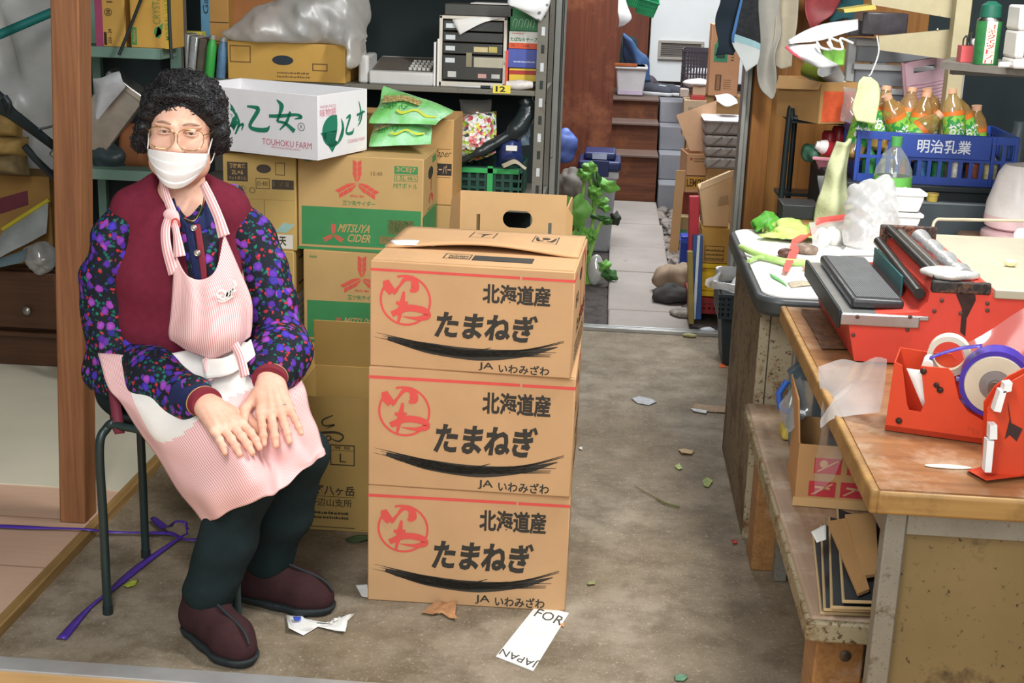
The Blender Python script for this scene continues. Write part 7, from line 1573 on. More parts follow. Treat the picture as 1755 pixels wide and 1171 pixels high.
# second dispenser at the edge
ea = gz(1668, 822, DZ+.002); e2 = thing('tape_dispenser', 'red tape dispenser with white blade blocks at the front of the desk', 'tape dispenser', tuple(ea))
EY = ea[1]+.02; ep = lambda px, py, o=0: Vector(at(px, py, EY))+Vector((0, o, 0))
def plate(pts, y0, t, mat, nm, par):
    P0 = [Vector(at(x, y, EY))+Vector((0, y0, 0)) for x, y in pts]; 
    for p in P0: p.z = max(p.z, DZ+.003)
    P1 = [p+Vector((0, t, 0)) for p in P0]; n = len(P0); return part(nm, G().add(P0+P1, [tuple(range(n))[::-1], tuple(range(n, 2*n)), ]+[(i, (i+1) % n, (i+1) % n+n, i+n) for i in range(n)]), mat, par, world=True, smooth=False)
plate([(1688, 818), (1692, 702), (1710, 672), (1738, 652), (1785, 626), (1796, 800), (1748, 815)], .0, .004, DRED, 'side_plate', e2)
plate([(1694, 818), (1698, 702), (1716, 676), (1742, 656), (1790, 632), (1800, 800), (1750, 815)], .04, .004, DRED, 'side_plate', e2)
part('base_plate', G().hexa([gz(1658, 806, DZ+.002), gz(1690, 824, DZ+.002), gz(1790, 812, DZ+.002), gz(1760, 780, DZ+.002), gz(1658, 806, DZ+.007), gz(1690, 824, DZ+.007), gz(1790, 812, DZ+.007), gz(1760, 780, DZ+.007)]), DRED, e2, world=True)
for pts in (((1716, 652), (1729, 650), (1727, 664), (1713, 667)), ((1708, 664), (1719, 664), (1709, 700), (1697, 698)), ((1691, 722), (1703, 722), (1703, 746), (1690, 746)), ((1686, 748), (1698, 749), (1693, 802), (1682, 802))): plate(pts, -.022, .02, plain('#e6e6e4', .4), 'white_block', e2)
plate([(1727, 690), (1733, 725), (1752, 735), (1742, 756), (1730, 745), (1722, 752), (1730, 720)], -.0015, .001, plain('#3a2420', .7), 'worn_patch', e2)
solo('tape_scrap', lump((gz(1625, 802, DZ)[0], gz(1625, 802, DZ)[1], DZ+.002), (.04, .008, .003), 4, .4, 60, flat=DZ+.0005), plain('#d6d0c2', .4), 'dried white tape scrap at the front edge of the desk', 'scrap', ang=180)
# ================================================================ RIGHT BACK: THINGS ON THE WHITE TABLE
TZ = DZ+.0035
def onT(px, py, dz=0): p = gz(px, py, TZ); p[2] = TZ+dz; return p
def leafsheet(pts, nu, nv, amp, fr, seed): return G().surf(wob(patch(pts, nu, nv), amp, fr, seed))
L1 = plain('#c3da7a', .45, var=.2, scale=25); L2 = plain('#5fae3f', .45, var=.25, scale=25)
lt = thing('lettuce_leaves', 'crinkled pale lettuce leaves at the back of the white table', 'vegetable', tuple(onT(1350, 410)))
def leafpile(cx_, cy_, rx, ry, h, seed):
    c = onT(cx_, cy_); P = [[np.array((c[0]+rx*(2*i/16-1), c[1]+ry*(2*j/16-1)*(1-.25*abs(2*i/16-1)), TZ+.004+h*math.exp(-((2*i/16-1)**2+(2*j/16-1)**2)*1.2))) for j in range(17)] for i in range(17)]
    wob(P, .012, 42, seed); wob(P, .006, 120, seed+1)
    for r in P:
        for p in r: p[2] = max(p[2], TZ+.001)
    return G().surf(P)
part('leaf', leafpile(1352, 408, .085, .10, .05, 3), L1, lt, world=True, ang=180, solid=.002); part('leaf', leafpile(1318, 398, .05, .09, .06, 5), L2, lt, world=True, ang=180, solid=.002); part('leaf', leafpile(1392, 394, .06, .07, .03, 7), plain('#7dbb4f', .45, var=.2), lt, world=True, ang=180, solid=.002)
on = thing('spring_onion', 'long green spring onion hanging over the edge of the white table', 'vegetable', tuple(onT(1330, 448)))
SO = plain('#a9cf7a', .4, var=.2, scale=20)
part('stalk', G().tube(spline([onT(1268, 434, .02), onT(1300, 445, .014), onT(1345, 455, .011), onT(1388, 456, .009)], 16), [.008, .009]+[.010]*12+[.009, .006], 10), SO, on, world=True)
part('stalk', G().tube(spline([onT(1282, 456, .014), onT(1305, 448, .012), onT(1350, 459, .008)], 12), .006, 8), SO, on, world=True)
for k, (a, b) in enumerate((((1318, 470), (1345, 487)), ((1350, 486), (1395, 484)))): solo('leaf_scrap', leafsheet([[onT(*a, .002), onT(a[0]+6, a[1]+8, .002)], [onT((a[0]+b[0])/2, (a[1]+b[1])/2, .006), onT((a[0]+b[0])/2+6, (a[1]+b[1])/2+7, .004)], [onT(*b, .002), onT(b[0]+4, b[1]+6, .002)]], 8, 4, .001, 40, k), (plain('#5fae5f', .5), plain('#b9ad95', .6, var=.4, scale=60))[k], ('green leaf strip on the white table near its front corner', 'brownish peel bits at the front of the white table')[k], 'scrap', solid=.001, ang=180)
kn = thing('kitchen_knife', 'wide dark bladed knife lying before the lettuce leaves', 'knife', tuple(onT(1380, 400)))
k0, k1 = onT(1350, 414, .006), onT(1402, 386, .006); part('blade', G().beam(k0, k1, .035, .003), plain('#6d7172', .3, .6, var=.3), kn, world=True); part('handle', G().beam(k1, onT(1424, 377, .01), .026, .018), plain('#33383e', .5), kn, world=True, bev=.004)
REDP = plain('#e0625a', .4)
rs_ = thing('red_strip', 'red plastic knife sheath bent across the white table', 'sheath', tuple(onT(1360, 440)))
part('strip_end', G().hexa([onT(1340, 472, .012), onT(1350, 474, .012), onT(1368, 442, .016), onT(1352, 440, .016), onT(1340, 472, .016), onT(1350, 474, .016), onT(1368, 442, .021), onT(1352, 440, .021)]), REDP, rs_, world=True, bev=.002)
part('strip_arm', G().hexa([onT(1352, 440, .015), onT(1368, 443, .015), onT(1366, 427, .02), onT(1356, 424, .02), onT(1352, 440, .02), onT(1368, 443, .02), onT(1366, 427, .025), onT(1356, 424, .025)]).hexa([onT(1356, 424, .02), onT(1366, 430, .02), onT(1400, 408, .022), onT(1396, 402, .022), onT(1356, 424, .025), onT(1366, 430, .025), onT(1400, 408, .027), onT(1396, 402, .027)]), REDP, rs_, world=True)
so = onT(1395, 466); 
for k, (x, y, rx, c, lab) in enumerate(((1388, 465, .022, '#d9a88a', 'pale pinkish onion slice on the white table by the black plate'), (1346, 440, .024, '#5a3a30', 'dark brown onion half on the white table under the red sheath'), (1380, 434, .022, '#8d7a6a', 'heap of brown onion skins on the white table'))): 
    o_ = onT(x, y); solo('onion', G().ell((o_[0], o_[1], TZ+.010), (rx, rx, .010 if k == 0 else .015)) if k != 2 else lump((o_[0], o_[1], TZ+.012), (.035, .03, .014), 6, .6, 50), plain(c, .5, var=.35, scale=60), lab, 'vegetable', ang=180)
eg_ = thing('egg_pack', 'clear pack of white eggs with a red printed band on the white table', 'egg pack', tuple(onT(1430, 410)))
ep0, ep1 = onT(1402, 425), onT(1490, 412)
for i in range(5):
    for j in range(2): c = ep0*(1-(i+.5)/5)+ep1*(i+.5)/5+np.array((0, .05*j, .026)); part('egg', G().ell(c, (.021, .021, .026)), plain('#efede6', .5), eg_, world=True)
part('pack_film', pillow([ep0+(-.02, .09, .06), ep1+(.02, .09, .06), ep1+(.02, -.03, .0), ep0+(-.02, -.03, .0)], .06, seed=3), film('#ffffff', .3, .1), eg_, world=True, ang=180)
part('red_band', G().surf([[ep0*(1-i/10)+ep1*i/10+np.array((0, .085-.004*j, .078-.012*j)) for j in range(3)] for i in range(11)]), REDP, eg_, world=True, solid=.001)
solo('white_tray', G().hexa([onT(1440, 440, .002), onT(1530, 440, .002), onT(1530, 398, .002), onT(1470, 402, .002), onT(1440, 440, .012), onT(1530, 440, .012), onT(1530, 398, .012), onT(1470, 402, .012)]), WHITE, 'flat white foam tray beside the egg pack', 'tray', bev=.003)
# white bags and foam containers
wb_ = at(1492, 400, 4.1); wbs = Sd((wb_[0]-.16, 3.92, TZ-.01), (wb_[0]+.16, 4.25, TZ+.30), .007); wbs.chain([(wb_[0]-.005, 4.08, TZ+.05), (wb_[0]+.0, 4.1, TZ+.14), (wb_[0]+.03, 4.1, TZ+.20)], [.085, .075, .03], .04); wbs.cap((wb_[0]-.04, 4.1, TZ+.12), (wb_[0]-.06, 4.1, TZ+.18), .035, .02, .03)
wbs.d = wbs.d+.009*np.abs(np.sin(wbs.X*60+3*np.sin(wbs.Z*22)+wbs.Y*30))+.005*np.abs(np.sin(wbs.X*95-wbs.Z*80))-.004; wbs.d = np.maximum(wbs.d, TZ+.002-wbs.Z)
solo('plastic_bag', relax(wbs.geo(), 1), film('#f6f6f6', .75, .2), 'standing white plastic bag before the green labelled bottle', 'bag', ang=180)
solo('plastic_bag', pillow([at(1495, 335, 4.2), at(1555, 318, 4.2), at(1558, 350, 4.12), at(1505, 372, 4.12)], .05, seed=5, amp=.006), plain('#e3e5e6', .4, spec=.5), 'white plastic bag tied over the green labelled bottle', 'bag', ang=180)
def tub(x, w0, h, z, y, lab, lidw=None):
    t = thing('foam_container', lab, 'container', (x, y, z), group='white foam containers'); part('container_body', G().hexa(taper(w0*.8, w0*.6, w0, w0*.8, h)), WHITE, t, bev=.008)
    if lidw: part('lid', G().box((-lidw/2, -lidw*.4, h), (lidw/2, lidw*.4, h+.012)), WHITE, t, bev=.004)
    return t
fx = at(1532, 400, 4.12)[0]
tub(fx, .13, .055, TZ+.001, 4.12, 'white foam container at the bottom of the stack on the table'); tub(fx-.004, .14, .05, TZ+.058, 4.12, 'white foam container in the middle of the stack on the table', .15); tub(fx+.012, .115, .05, TZ+.123, 4.11, 'white foam container with lid on top of the stack', .125)
cn = at(1570, 385, 3.98); can = thing('food_can', 'low red and white can beside the foam containers', 'can', (cn[0], 3.98, TZ)); part('can_body', G().lathe([(0, 0), (.036, 0), (.036, .082)], (0, 0, 0), 28), plain('#d8433a', .35), can); part('white_band', G().lathe([(.0363, .03), (.0363, .055)], (0, 0, 0), 28), WHITE, can); part('lid', G().lathe([(.036, .082), (.037, .086), (.032, .086), (.031, .083), (0, .083)], (0, 0, 0), 28), CHROME, can)
# dark counter carrying the blue crate
ctz = .885
ct = thing('dark_counter', 'black counter carrying the blue bottle crate at the back', 'counter', (1.3, 4.45, 0)); part('counter_body', G().box((.74, 4.40, 0), (2.2, 5.0, ctz-.02)), plain('#262d30', .6, var=.2), ct, world=True); part('counter_top', G().box((.735, 4.39, ctz-.02), (2.22, 5.02, ctz)), plain('#2b3235', .5, var=.2), ct, world=True, bev=.004)
pa, pb, pza, pzb = fit(1556, 351, 1705, 395, 4.3); SLATE = plain('#566066', .6, var=.2, scale=5)
pt_ = thing('partition_board', 'slate grey board standing behind the cutting board', 'board', ((pa+pb)/2, 4.3, TZ)); part('board_face', G().box((pa, 4.3, TZ), (pb+.5, 4.32, pzb)), SLATE, pt_, world=True); part('top_edge', G().box((pa-.03, 4.296, pzb), (pb+.5, 4.324, pzb+.006)), plain('#8d959a', .5), pt_, world=True)
yc_ = at(1597, 345, 4.31); solo('yellow_stopper', G().lathe([(0, 0), (.017, 0), (.018, .018), (.020, .019), (.020, .026), (0, .026)], (yc_[0], 4.31, pzb+.007), 20), plain('#d3b95a', .4), 'small yellow bottle cap on the slate grey board', 'cap')
# blue crate of tea bottles
BLU = plain('#2f4a9c', .4, var=.1); BLD = plain('#27408d', .4)
p1, p2 = at(1477, 300, 4.42), at(1668, 318, 4.42); ang = -.04; cw_ = .50; cl = at(1475, 240, 4.42)[0]; crh = at(1560, 228, 4.42)[2]-ctz
bc = thing('bottle_crate', 'blue dairy crate with white lettering full of tea bottles', 'crate', (cl+cw_/2, 4.42+.18, ctz), ang)
w, d, h = cw_, .36, crh
g = crate_geo(w, d, h, .008, 15, 9, 2, .025)
part('crate_body', g, BLU, bc); part('sign_panel', G().box((-.12, -d/2-.007, h*.52), (.17, -d/2, h)), BLU, bc, bev=.003)
g = G(); f = Face(g, (-.12, -d/2-.0073, h*.52), (.29, 0, 0), (0, 0, h*.48)); f.text('明治乳業', .20, .22, .78, .78, 0, .014); part('crate_lettering', g, plain('#dfe3ec', .5), bc, smooth=False)
for x in (-w/2-.004, -.125, .172, w/2-.008): part('corner_post', G().box((x, -d/2-.006, 0), (x+.012, -d/2+.002, h)), BLU, bc, bev=.002)
TEA = film('#d9b66a', .5, .1, 'tea_bottle_plastic')
def tealab():
    t = NT('printed_tea_label'); v = t.coord(); c = t.ramp(t.noise(v, 26, 3), [(.38, lin('#3f9a4a')), (.5, lin('#8fc84a')), (.60, lin('#7fc05a')), (.66, lin('#e58a3c'))], 'CONSTANT'); t.color(c); return t.set(.3, 0, .5)
TL_ = tealab(); ORG = plain('#e07a30', .4)
def teabottle():
    t = thing('tea_bottle', 'x', 'bottle', (0, 0, 0), group='tea bottles in the blue crate'); L = .215; r = .036
    part('bottle_body', G().lathe([(0, .004), (r*.8, 0), (r, .01), (r*.94, .03), (r, .04), (r, L*.68), (r*.85, L*.78), (r*.45, L*.90), (r*.42, L*.97)], (0, 0, 0), 20), TEA, t)
    lb = part('label', G().lathe([(r*1.015, .045), (r*1.02, L*.62)], (0, 0, 0), 24), TL_, t)
    g = G(); V, Fc = text2d('お茶', .03); g.add([(-r*1.04*math.sin(-.7+1.4*x), -r*1.04*math.cos(-.7+1.4*x), .065+.04*y) for x, y in [(1-a, b) for a, b in V]], Fc); part('label_lettering', g, WHITE, lb, smooth=False)
    part('label_band', G().lathe([(r*1.03, L*.60), (r*1.0, L*.67)], (0, 0, 0), 24), ORG, t)
    part('cap', G().lathe([(r*.46, L*.93), (r*.48, L), (0, L)], (0, 0, 0), 16), plain('#d8a888', .4), t); part('liquid', G().lathe([(0, .008), (r*.75, .006), (r*.9, .012), (r*.9, L*.6), (0, L*.6)], (0, 0, 0), 16), plain('#b8964a', .3), t)
    return t
tb_ = teabottle(); 
B_ = [(1480, 208, .25, 'tea bottle at the corner of the blue crate nearest the hanging green towel'), (1497, 210, .55, 'tea bottle leaning across, second from the towel end of the crate'), (1516, 215, .6, 'tea bottle lying crossed over its neighbour, third from the towel end'), (1536, 205, -.5, 'tea bottle with bare shoulder tilted toward the towel end'), (1556, 196, .1, 'tea bottle standing upright below the washboard corner'), (1556, 222, -.7, 'tea bottle lying low with its orange band in the crate middle'), (1576, 226, .8, 'tea bottle lowest at the crate front above the lettering'), (1596, 196, -.3, 'tallest tea bottle with orange top against the washboard'), (1612, 212, -.35, 'tea bottle tilted before the tallest one in the crate'), (1634, 200, -.15, 'tea bottle with bare upper half beside the washboard edge'), (1650, 206, -.4, 'dark tea bottle leaning at the crate end by the dark recess'), (1672, 226, -.1, 'tea bottle low at the crate end under the shelf'), (1512, 194, .1, 'tea bottle upright at the back behind the corner bottles'), (1578, 205, .15, 'tea bottle at the back between the crossed bottles and washboard'), (1534, 226, .9, 'tea bottle lying flat at the crate front beside the clear bottle')]
for i, (px, py, tl, lab) in enumerate(B_):
    o = tb_ if i == 0 else copy_tree(tb_); Y = 4.50+.08*(i % 3)+(.05 if py < 200 else 0); c = at(px, py, Y); rot = (-.25+.12*(i % 4), tl, .6*i)
    Mx = Matrix.Rotation(0, 4, 'X'); e = (Matrix.Rotation(tl, 3, 'Y') @ Matrix.Rotation(-.2+.1*(i % 4), 3, 'X') @ Matrix.Rotation(.4*math.sin(i*2.1), 3, 'Z')); ax = e @ Vector((0, 0, 1))
    place(o, Vector(c)-ax*.126, rot=e.to_euler(), label=lab)
for k in range(8): # the lower layer seen through the slats
    c_ = plain(('#3a8a4a', '#d8d4cc', '#c9582c', '#3f6fa0', '#2f7a4a', '#e0dccf', '#8a4a3a', '#d2c9a0')[k], .4, var=.4, scale=60); x = -w/2+.05+.055*k
    q = bc.matrix_world; p = Matrix.LocRotScale(bc.location, bc.rotation_euler, None) @ Vector((x, -d/2+.045, .012)); solo('small_bottle', G().lathe([(0, 0), (.022, 0), (.023, .05), (.02, .07), (.009, .085), (.009, .095), (0, .095)], p, 14), c_, 'small %s bottle in the lower layer behind the crate slats' % ('green', 'white', 'orange', 'blue', 'dark green', 'cream', 'brown', 'tan')[k], 'bottle', group='bottles in the lower crate layer')
# big bottle with green label
bb0 = at(1525, 352, 4.22); bt = thing('drink_bottle', 'large clear bottle with green cap and green label before the blue crate', 'bottle', (bb0[0], 4.22, TZ))
bH = at(1528, 234, 4.22)[2]-TZ; br_ = .058
part('bottle_body', G().lathe([(0, 0), (br_*.9, 0), (br_, .012), (br_, bH*.62), (br_*.95, bH*.70), (br_*.62, bH*.82), (.016, bH*.90), (.014, bH*.94)], (0, 0, 0), 30), film('#dfe9df', .25, .08, 'bottle_plastic'), bt)
lb = part('label', G().lathe([(br_*1.01, bH*.22), (br_*1.01, bH*.64)], (0, 0, 0), 30), plain('#62a84a', .4, var=.06), bt); part('liquid', G().lathe([(0, .01), (br_*.93, .012), (br_*.93, bH*.64), (0, bH*.64)], (0, 0, 0), 24), plain('#86b878', .3), bt)
part('cap', G().lathe([(.017, bH*.915), (.0175, bH), (0, bH)], (0, 0, 0), 22), plain('#4f9a52', .4), bt); g = G().surf([[(-br_*1.02*math.sin(a), -br_*1.02*math.cos(a), bH*(.40+.16*j)) for j in range(2)] for a in (-.62, -.5, -.42)]); part('barcode_patch', g, PAPER, lb); g = G().surf([[(-br_*1.02*math.sin(a), -br_*1.02*math.cos(a), bH*(.42+.05*j)) for j in range(2)] for a in np.linspace(-.3, .4, 8)]); part('label_print', g, plain('#b9d8a8', .5), lb)
# kettle
KP = plain('#e6c3c6', .35); KW = plain('#e9e1dd', .3); ky = 4.12; kx = at(1748, 340, ky)[0]; kz = at(1700, 408, ky)[2]
kb = thing('kettle_stand', 'pinkish wooden block under the electric kettle', 'block', (kx, ky, TZ)); part('block_body', G().box((-.14, -.10, 0), (.2, .12, kz-TZ-.001)), wood('#8d6a58', '#b08a74', 0, 3), kb, bev=.004)
kt = thing('electric_kettle', 'white and pink electric kettle on its round pink base', 'kettle', (kx, ky, kz)); kh = at(1735, 277, ky)[2]-kz
part('power_base', G().lathe([(0, 0), (.098, 0), (.102, .008), (.10, .022), (.085, .03), (0, .03)], (0, 0, 0), 36), KP, kt); part('kettle_body', G().lathe([(.075, .032), (.092, .04), (.097, .06), (.096, .075)], (0, 0, 0), 36), KP, kt)
part('kettle_upper', G().lathe([(.096, .075), (.094, .11), (.084, kh*.62), (.070, kh*.86), (.055, kh*.96), (0, kh)], (0, 0, 0), 36), KW, kt); part('handle', G().tube(spline([(.05, -.03, kh*.94), (.12, -.05, kh*.9), (.14, -.05, kh*.6), (.1, -.04, kh*.4)], 16), .014, 12), KW, kt); part('water_gauge', G().box((.0, -.092, kh*.45), (.02, -.078, kh*.78)), plain('#d8ccc4', .3), kt, bev=.004)
jr = at(1750, 395, 3.75); jt = thing('white_jar', 'white jar with a red square mark at the table edge before the kettle', 'jar', (jr[0]+.03, 3.75, TZ)); part('jar_body', G().lathe([(0, 0), (.045, 0), (.047, .01), (.047, .13), (.04, .14), (0, .14)], (0, 0, 0), 24), plain('#e4e4e4', .35), jt); part('mark', G().box((-.025, -.047, .04), (-.0, -.0455, .07)), plain('#c25a58', .5), jt)
# upper right shelf with spray can and appliance
sy = 3.95; s0 = at(1612, 106, sy); SHZ = s0[2]; s1 = at(1755, 154, sy-.25)
PLY = plain('#6f6a62', .6, var=.2, scale=14)
us = thing('plywood_shelf', 'worn plywood shelf board at the upper corner carrying the spray can', 'shelf', (s0[0]+.2, sy+.1, SHZ-.02)); g = G().hexa([(s0[0], sy, SHZ-.02), (s0[0]+.42, sy-.42, SHZ-.02), (s0[0]+.75, sy+.25, SHZ-.02), (s0[0]+.1, sy+.30, SHZ-.02), (s0[0], sy, SHZ), (s0[0]+.42, sy-.42, SHZ), (s0[0]+.75, sy+.25, SHZ), (s0[0]+.1, sy+.30, SHZ)]); part('shelf_board', g, PLY, us, world=True)
part('bracket', G().box((s0[0]+.10, sy+.26, SHZ-.05), (2.3, sy+.30, SHZ-.02)), PLY, us, world=True)
sc0 = at(1686, 122, sy-.06); sp_ = thing('spray_can', 'green spray can with red lettering and dark green cap on the upper shelf', 'spray can', (sc0[0], sy-.06, SHZ+.001)); sh_ = at(1690, 30, sy-.06)[2]-SHZ; sr = .034
part('can_body', G().lathe([(0, 0), (sr, 0), (sr, sh_*.92), (sr*.8, sh_)], (0, 0, 0), 28, mis=[0, 0, 1]), [plain('#2f6a3c', .3, var=.25, scale=40), CHROME], sp_)
g = G()
for j, ch in enumerate('ゴキジェットプロ'):
    V, Fc = text2d(ch, .03); z0 = sh_*(.86-.105*j); g.add([(-sr*1.02*math.sin((.3-x*.6)+.0), -sr*1.02*math.cos(.3-x*.6), z0-sh_*.1+sh_*.095*y) for x, y in V], Fc)
pnl = part('label_panel', G().surf([[(-sr*1.01*math.sin(a), -sr*1.01*math.cos(a), sh_*z) for z in (.03, .92)] for a in np.linspace(-.42, .42, 9)]), plain('#cfd5b8', .4), sp_); part('can_lettering', g, plain('#c9363a', .5), pnl, smooth=False)
part('cap', G().lathe([(sr*.85, sh_), (sr*.85, sh_*1.06), (sr*.8, sh_*1.25), (sr*.3, sh_*1.34), (0, sh_*1.34)], (0, 0, 0), 24), plain('#1f5a48', .4), sp_)
pkb = at(1655, 112, sy+.05); pk = thing('clip_box', 'small pink red box of clips on the upper shelf', 'box', (pkb[0], sy+.04, SHZ+.001)); part('box_body', carton_body(.05, .05, .045, True, .003), plain('#cf5a5c', .4), pk); 
for k in range(3): part('clip', G().tube(spline([(-.015+.012*k, 0, .02), (-.017+.012*k, 0, .06+.01*k), (-.008+.012*k, 0, .07+.008*k), (-.007+.012*k, 0, .03)], 12), .0025, 6), CHROME, pk)
part('ring', G().tube([(.02+.012*math.cos(a), -.01, .055+.010*math.sin(a)) for a in np.linspace(0, 6.28, 16)[:-1]], .004, 8, True), WHITE, pk)
mk_ = at(1705, 130, sy-.15); solo('white_marker', G().tube([(mk_[0], sy-.18, SHZ+.008), (mk_[0]+.04, sy-.17, SHZ+.008)], .007, 12), WHITE, 'white marker lying beside the spray can', 'marker')
aw = at(1712, 100, sy-.22); ap = thing('appliance_box', 'white boxy appliance with opening and a purple cup at the upper corner', 'appliance', (aw[0]+.15, sy-.15, SHZ+.001)); ah = at(1715, 8, sy-.22)[2]-SHZ
WA = plain('#dedad6', .4, var=.05); g = G(); g.box((-.11, -.07, 0), (.11, .05, ah*.16)); g.box((-.11, -.07, ah*.60), (.11, .05, ah)); g.box((-.11, -.07, ah*.16), (-.085, .05, ah*.60)); g.box((.085, -.07, ah*.16), (.11, .05, ah*.60)); g.box((-.085, .035, ah*.16), (.085, .05, ah*.60)); part('appliance_body', g, WA, ap, bev=.008, seg=3)
solo('purple_cup', G().lathe([(0, 0), (.035, 0), (.05, .03), (.05, .08), (.045, ah*.38), (0, ah*.38)], (aw[0]+.15, sy-.17, SHZ+.001+ah*.16), 26), plain('#8a84c8', .4), 'purple cup standing in the white appliance opening', 'cup')
bh2 = at(1748, 320, 4.36); solo('dark_bottle', G().lathe([(0, 0), (.05, 0), (.05, .12), (.02, .17), (.02, .2), (0, .2)], (bh2[0]+.03, 4.55, ctz+.001), 20), plain('#3f474a', .4, var=.3), 'dim dark bottle on the counter behind the kettle', 'bottle')
# drawers, boards, washboard
CLR = film('#c9cdd2', .55, .15, 'smoky_clear_plastic'); WF = plain('#d8dada', .4, var=.05)
dy_ = 4.95; xa, xb, za, zb = fit(1446, 68, 1650, 262, dy_)
cdu = thing('drawer_tower', 'white framed tower of clear plastic drawers behind the tea bottles', 'drawer unit', ((xa+xb)/2, dy_, ctz))
part('frame', G().box((xa, dy_, ctz), (xa+.03, dy_+.05, zb)).box((xb-.03, dy_, ctz), (xb, dy_+.05, zb)).box((xa, dy_+.05, zb-.02), (xb, dy_+.06, zb)).box(((xa+xb)/2-.12, dy_, ctz), ((xa+xb)/2-.07, dy_+.04, zb)), WF, cdu, world=True, bev=.004)
for k in range(5):
    z0 = ctz+.02+(zb-ctz-.02)*k/5; dr = part('drawer', G().box((xa+.03, dy_-.01, z0), (xb-.03, dy_+.05, z0+(zb-ctz)/5-.02)), plain('#a3a7ac', .3, var=.2, scale=8), cdu, world=True, bev=.006); part('drawer_lip', G().box((xa+.02, dy_-.03, z0+(zb-ctz)/5-.03), (xb-.02, dy_-.005, z0+(zb-ctz)/5-.008)), WF, dr, world=True, bev=.004)
fz = fit(1446, 60, 1570, 180, 4.7); 
CW = rusty('#b5aa88', '#84734f', .64, 18, .6)
def board(name, lab, p4, t, mat, Y):
    P = [Vector(at(x, y, Y)) for x, y in p4]; Q = [p+Vector((0, t, 0)) for p in P]; return solo(name, G().add(P+Q, [(3, 2, 1, 0), (4, 5, 6, 7)]+[(i, (i+1) % 4, (i+1) % 4+4, i+4) for i in range(4)]), mat, lab, 'board', smooth=False)
board('cream_board', 'cream painted board at the very top, beside the upright post', [(1493, -20), (1634, -20), (1634, 32), (1494, 8)], .02, CW, 4.6)
board('cream_board', 'cream painted triangular board over the pink washboard', [(1506, 62), (1636, 50), (1640, 104), (1508, 86)], .02, CW, 4.62)
board('cream_board', 'thin yellowish board edge above the smoky boxes', [(1446, 16), (1500, 8), (1502, 16), (1448, 22)], .15, plain('#c3b45a', .6), 4.6)
xa, xb, _, _ = fit(1635, 0, 1662, 90, 4.5); solo('upright_board', G().box((xa, 4.5, ctz), (xb, 4.56, 1.75)), CW, 'cream upright board beside the spray can shelf', 'board', bev=.003)
for k, (x0, y0, x1, y1, lab) in enumerate(((1478, 22, 1556, 60, 'smoky clear box under the cream board at the top'), (1455, 36, 1500, 62, 'smaller smoky clear box beside the paper carrier bag'))): xa, xb, za, zb = fit(x0, y0, x1, y1, 4.75+.05*k); solo('smoky_box', G().box((xa, 4.75+.05*k, za), (xb, 4.93, zb)), plain('#5d5960', .25, var=.3, scale=20, spec=.5), lab, 'box', bev=.004)
def rib_board():
    W_, H_ = .085*1.0, .0
    TL, TR, BR, BL = at(1548, 108, 4.82), at(1620, 96, 4.82), at(1636, 206, 4.82), at(1556, 216, 4.82); ux = Vector(TR-TL); uy = Vector(BL-TL); t = thing('washboard', 'pink plastic washboard hanging from a hook over the tea bottles', 'washboard', tuple(TL))
    nu, nv = 26, 120; g = G(); P = []
    for j in range(nv+1):
        v = j/nv; r = []
        for i in range(nu+1):
            u = i/nu; p = Vector(TL)+ux*u+uy*v; dpt = -.004*max(0, math.sin((v-.36)*118+1.2*(u-.5)**2*8)) if (v > .36 and .06 < u < .94) else 0; r.append(np.array(p+Vector((0, dpt, 0))))
        P.append(r)
    hole = lambda i, j: .22 < (i+.5)/nu < .78 and .10 < (j+.5)/nv < .19
    for sgn in (0, .012):
        o = len(g.v); g.v += [tuple(p+np.array((0, sgn, 0))) for r in P for p in r]
        for j in range(nv):
            for i in range(nu):
                if hole(i, j): continue
                g.f.append([o+j*(nu+1)+i, o+j*(nu+1)+i+1, o+(j+1)*(nu+1)+i+1, o+(j+1)*(nu+1)+i]); g.m.append(0); g.uv.append(None)
    part('board_face', g, plain('#ffd2e0', .4), t, world=True, ang=60); E_ = [Vector(TL), Vector(TR), Vector(BR), Vector(BL)]; part('edge_frame', G().tube([e+Vector((0, .006, 0)) for e in E_], .009, 8, True), plain('#e8b9c6', .4), t, world=True)
    hk = at(1607, 50, 4.615); part('hook', G().tube(spline([hk, at(1605, 75, 4.7), at(1603, 112, 4.81), at(1600, 113, 4.83)], 12), .003, 6), plain('#cfcabc', .4), t, world=True)
rib_board()
# net cloth and long towel
NET = plain('#cdd6a2', .8, var=.12, scale=60, bump=.3)
solo('net_cloth', G().surf(wob(patch([[at(1484, 128, 4.4), at(1496, 128, 4.4)], [at(1470, 145, 4.38), at(1506, 142, 4.4)], [at(1456, 180, 4.38), at(1508, 175, 4.38)], [at(1464, 205, 4.38), at(1500, 210, 4.38)]], 22, 14), .010, 26, 3)), NET, 'pale yellow green cloth hanging above the corner of the blue crate', 'cloth', solid=.006, ang=180)
solo('cloth_hook', G().tube(spline([at(1503, 62, 4.5), at(1506, 90, 4.42), at(1494, 124, 4.4), at(1489, 130, 4.4)], 14), .0025, 6), plain('#d8d6d0', .4), 'white wire hook holding the pale cloth', 'hook')
TW = plain('#c3c79c', .9, var=.15, scale=30, bump=.4)
solo('long_towel', G().surf(wob(patch([[at(1438, 245, 4.36), at(1446, 243, 4.33), at(1456, 240, 4.36)], [at(1420, 300, 4.34), at(1436, 300, 4.30), at(1455, 300, 4.36)], [at(1404, 350, 4.32), at(1430, 350, 4.27), at(1455, 350, 4.36)], [at(1396, 394, 4.30), at(1426, 396, 4.25), at(1456, 392, 4.34)]], 26, 18), .012, 24, 5)), TW, 'long greenish towel hanging beside the blue crate down to the table', 'towel', solid=.01, ang=180)
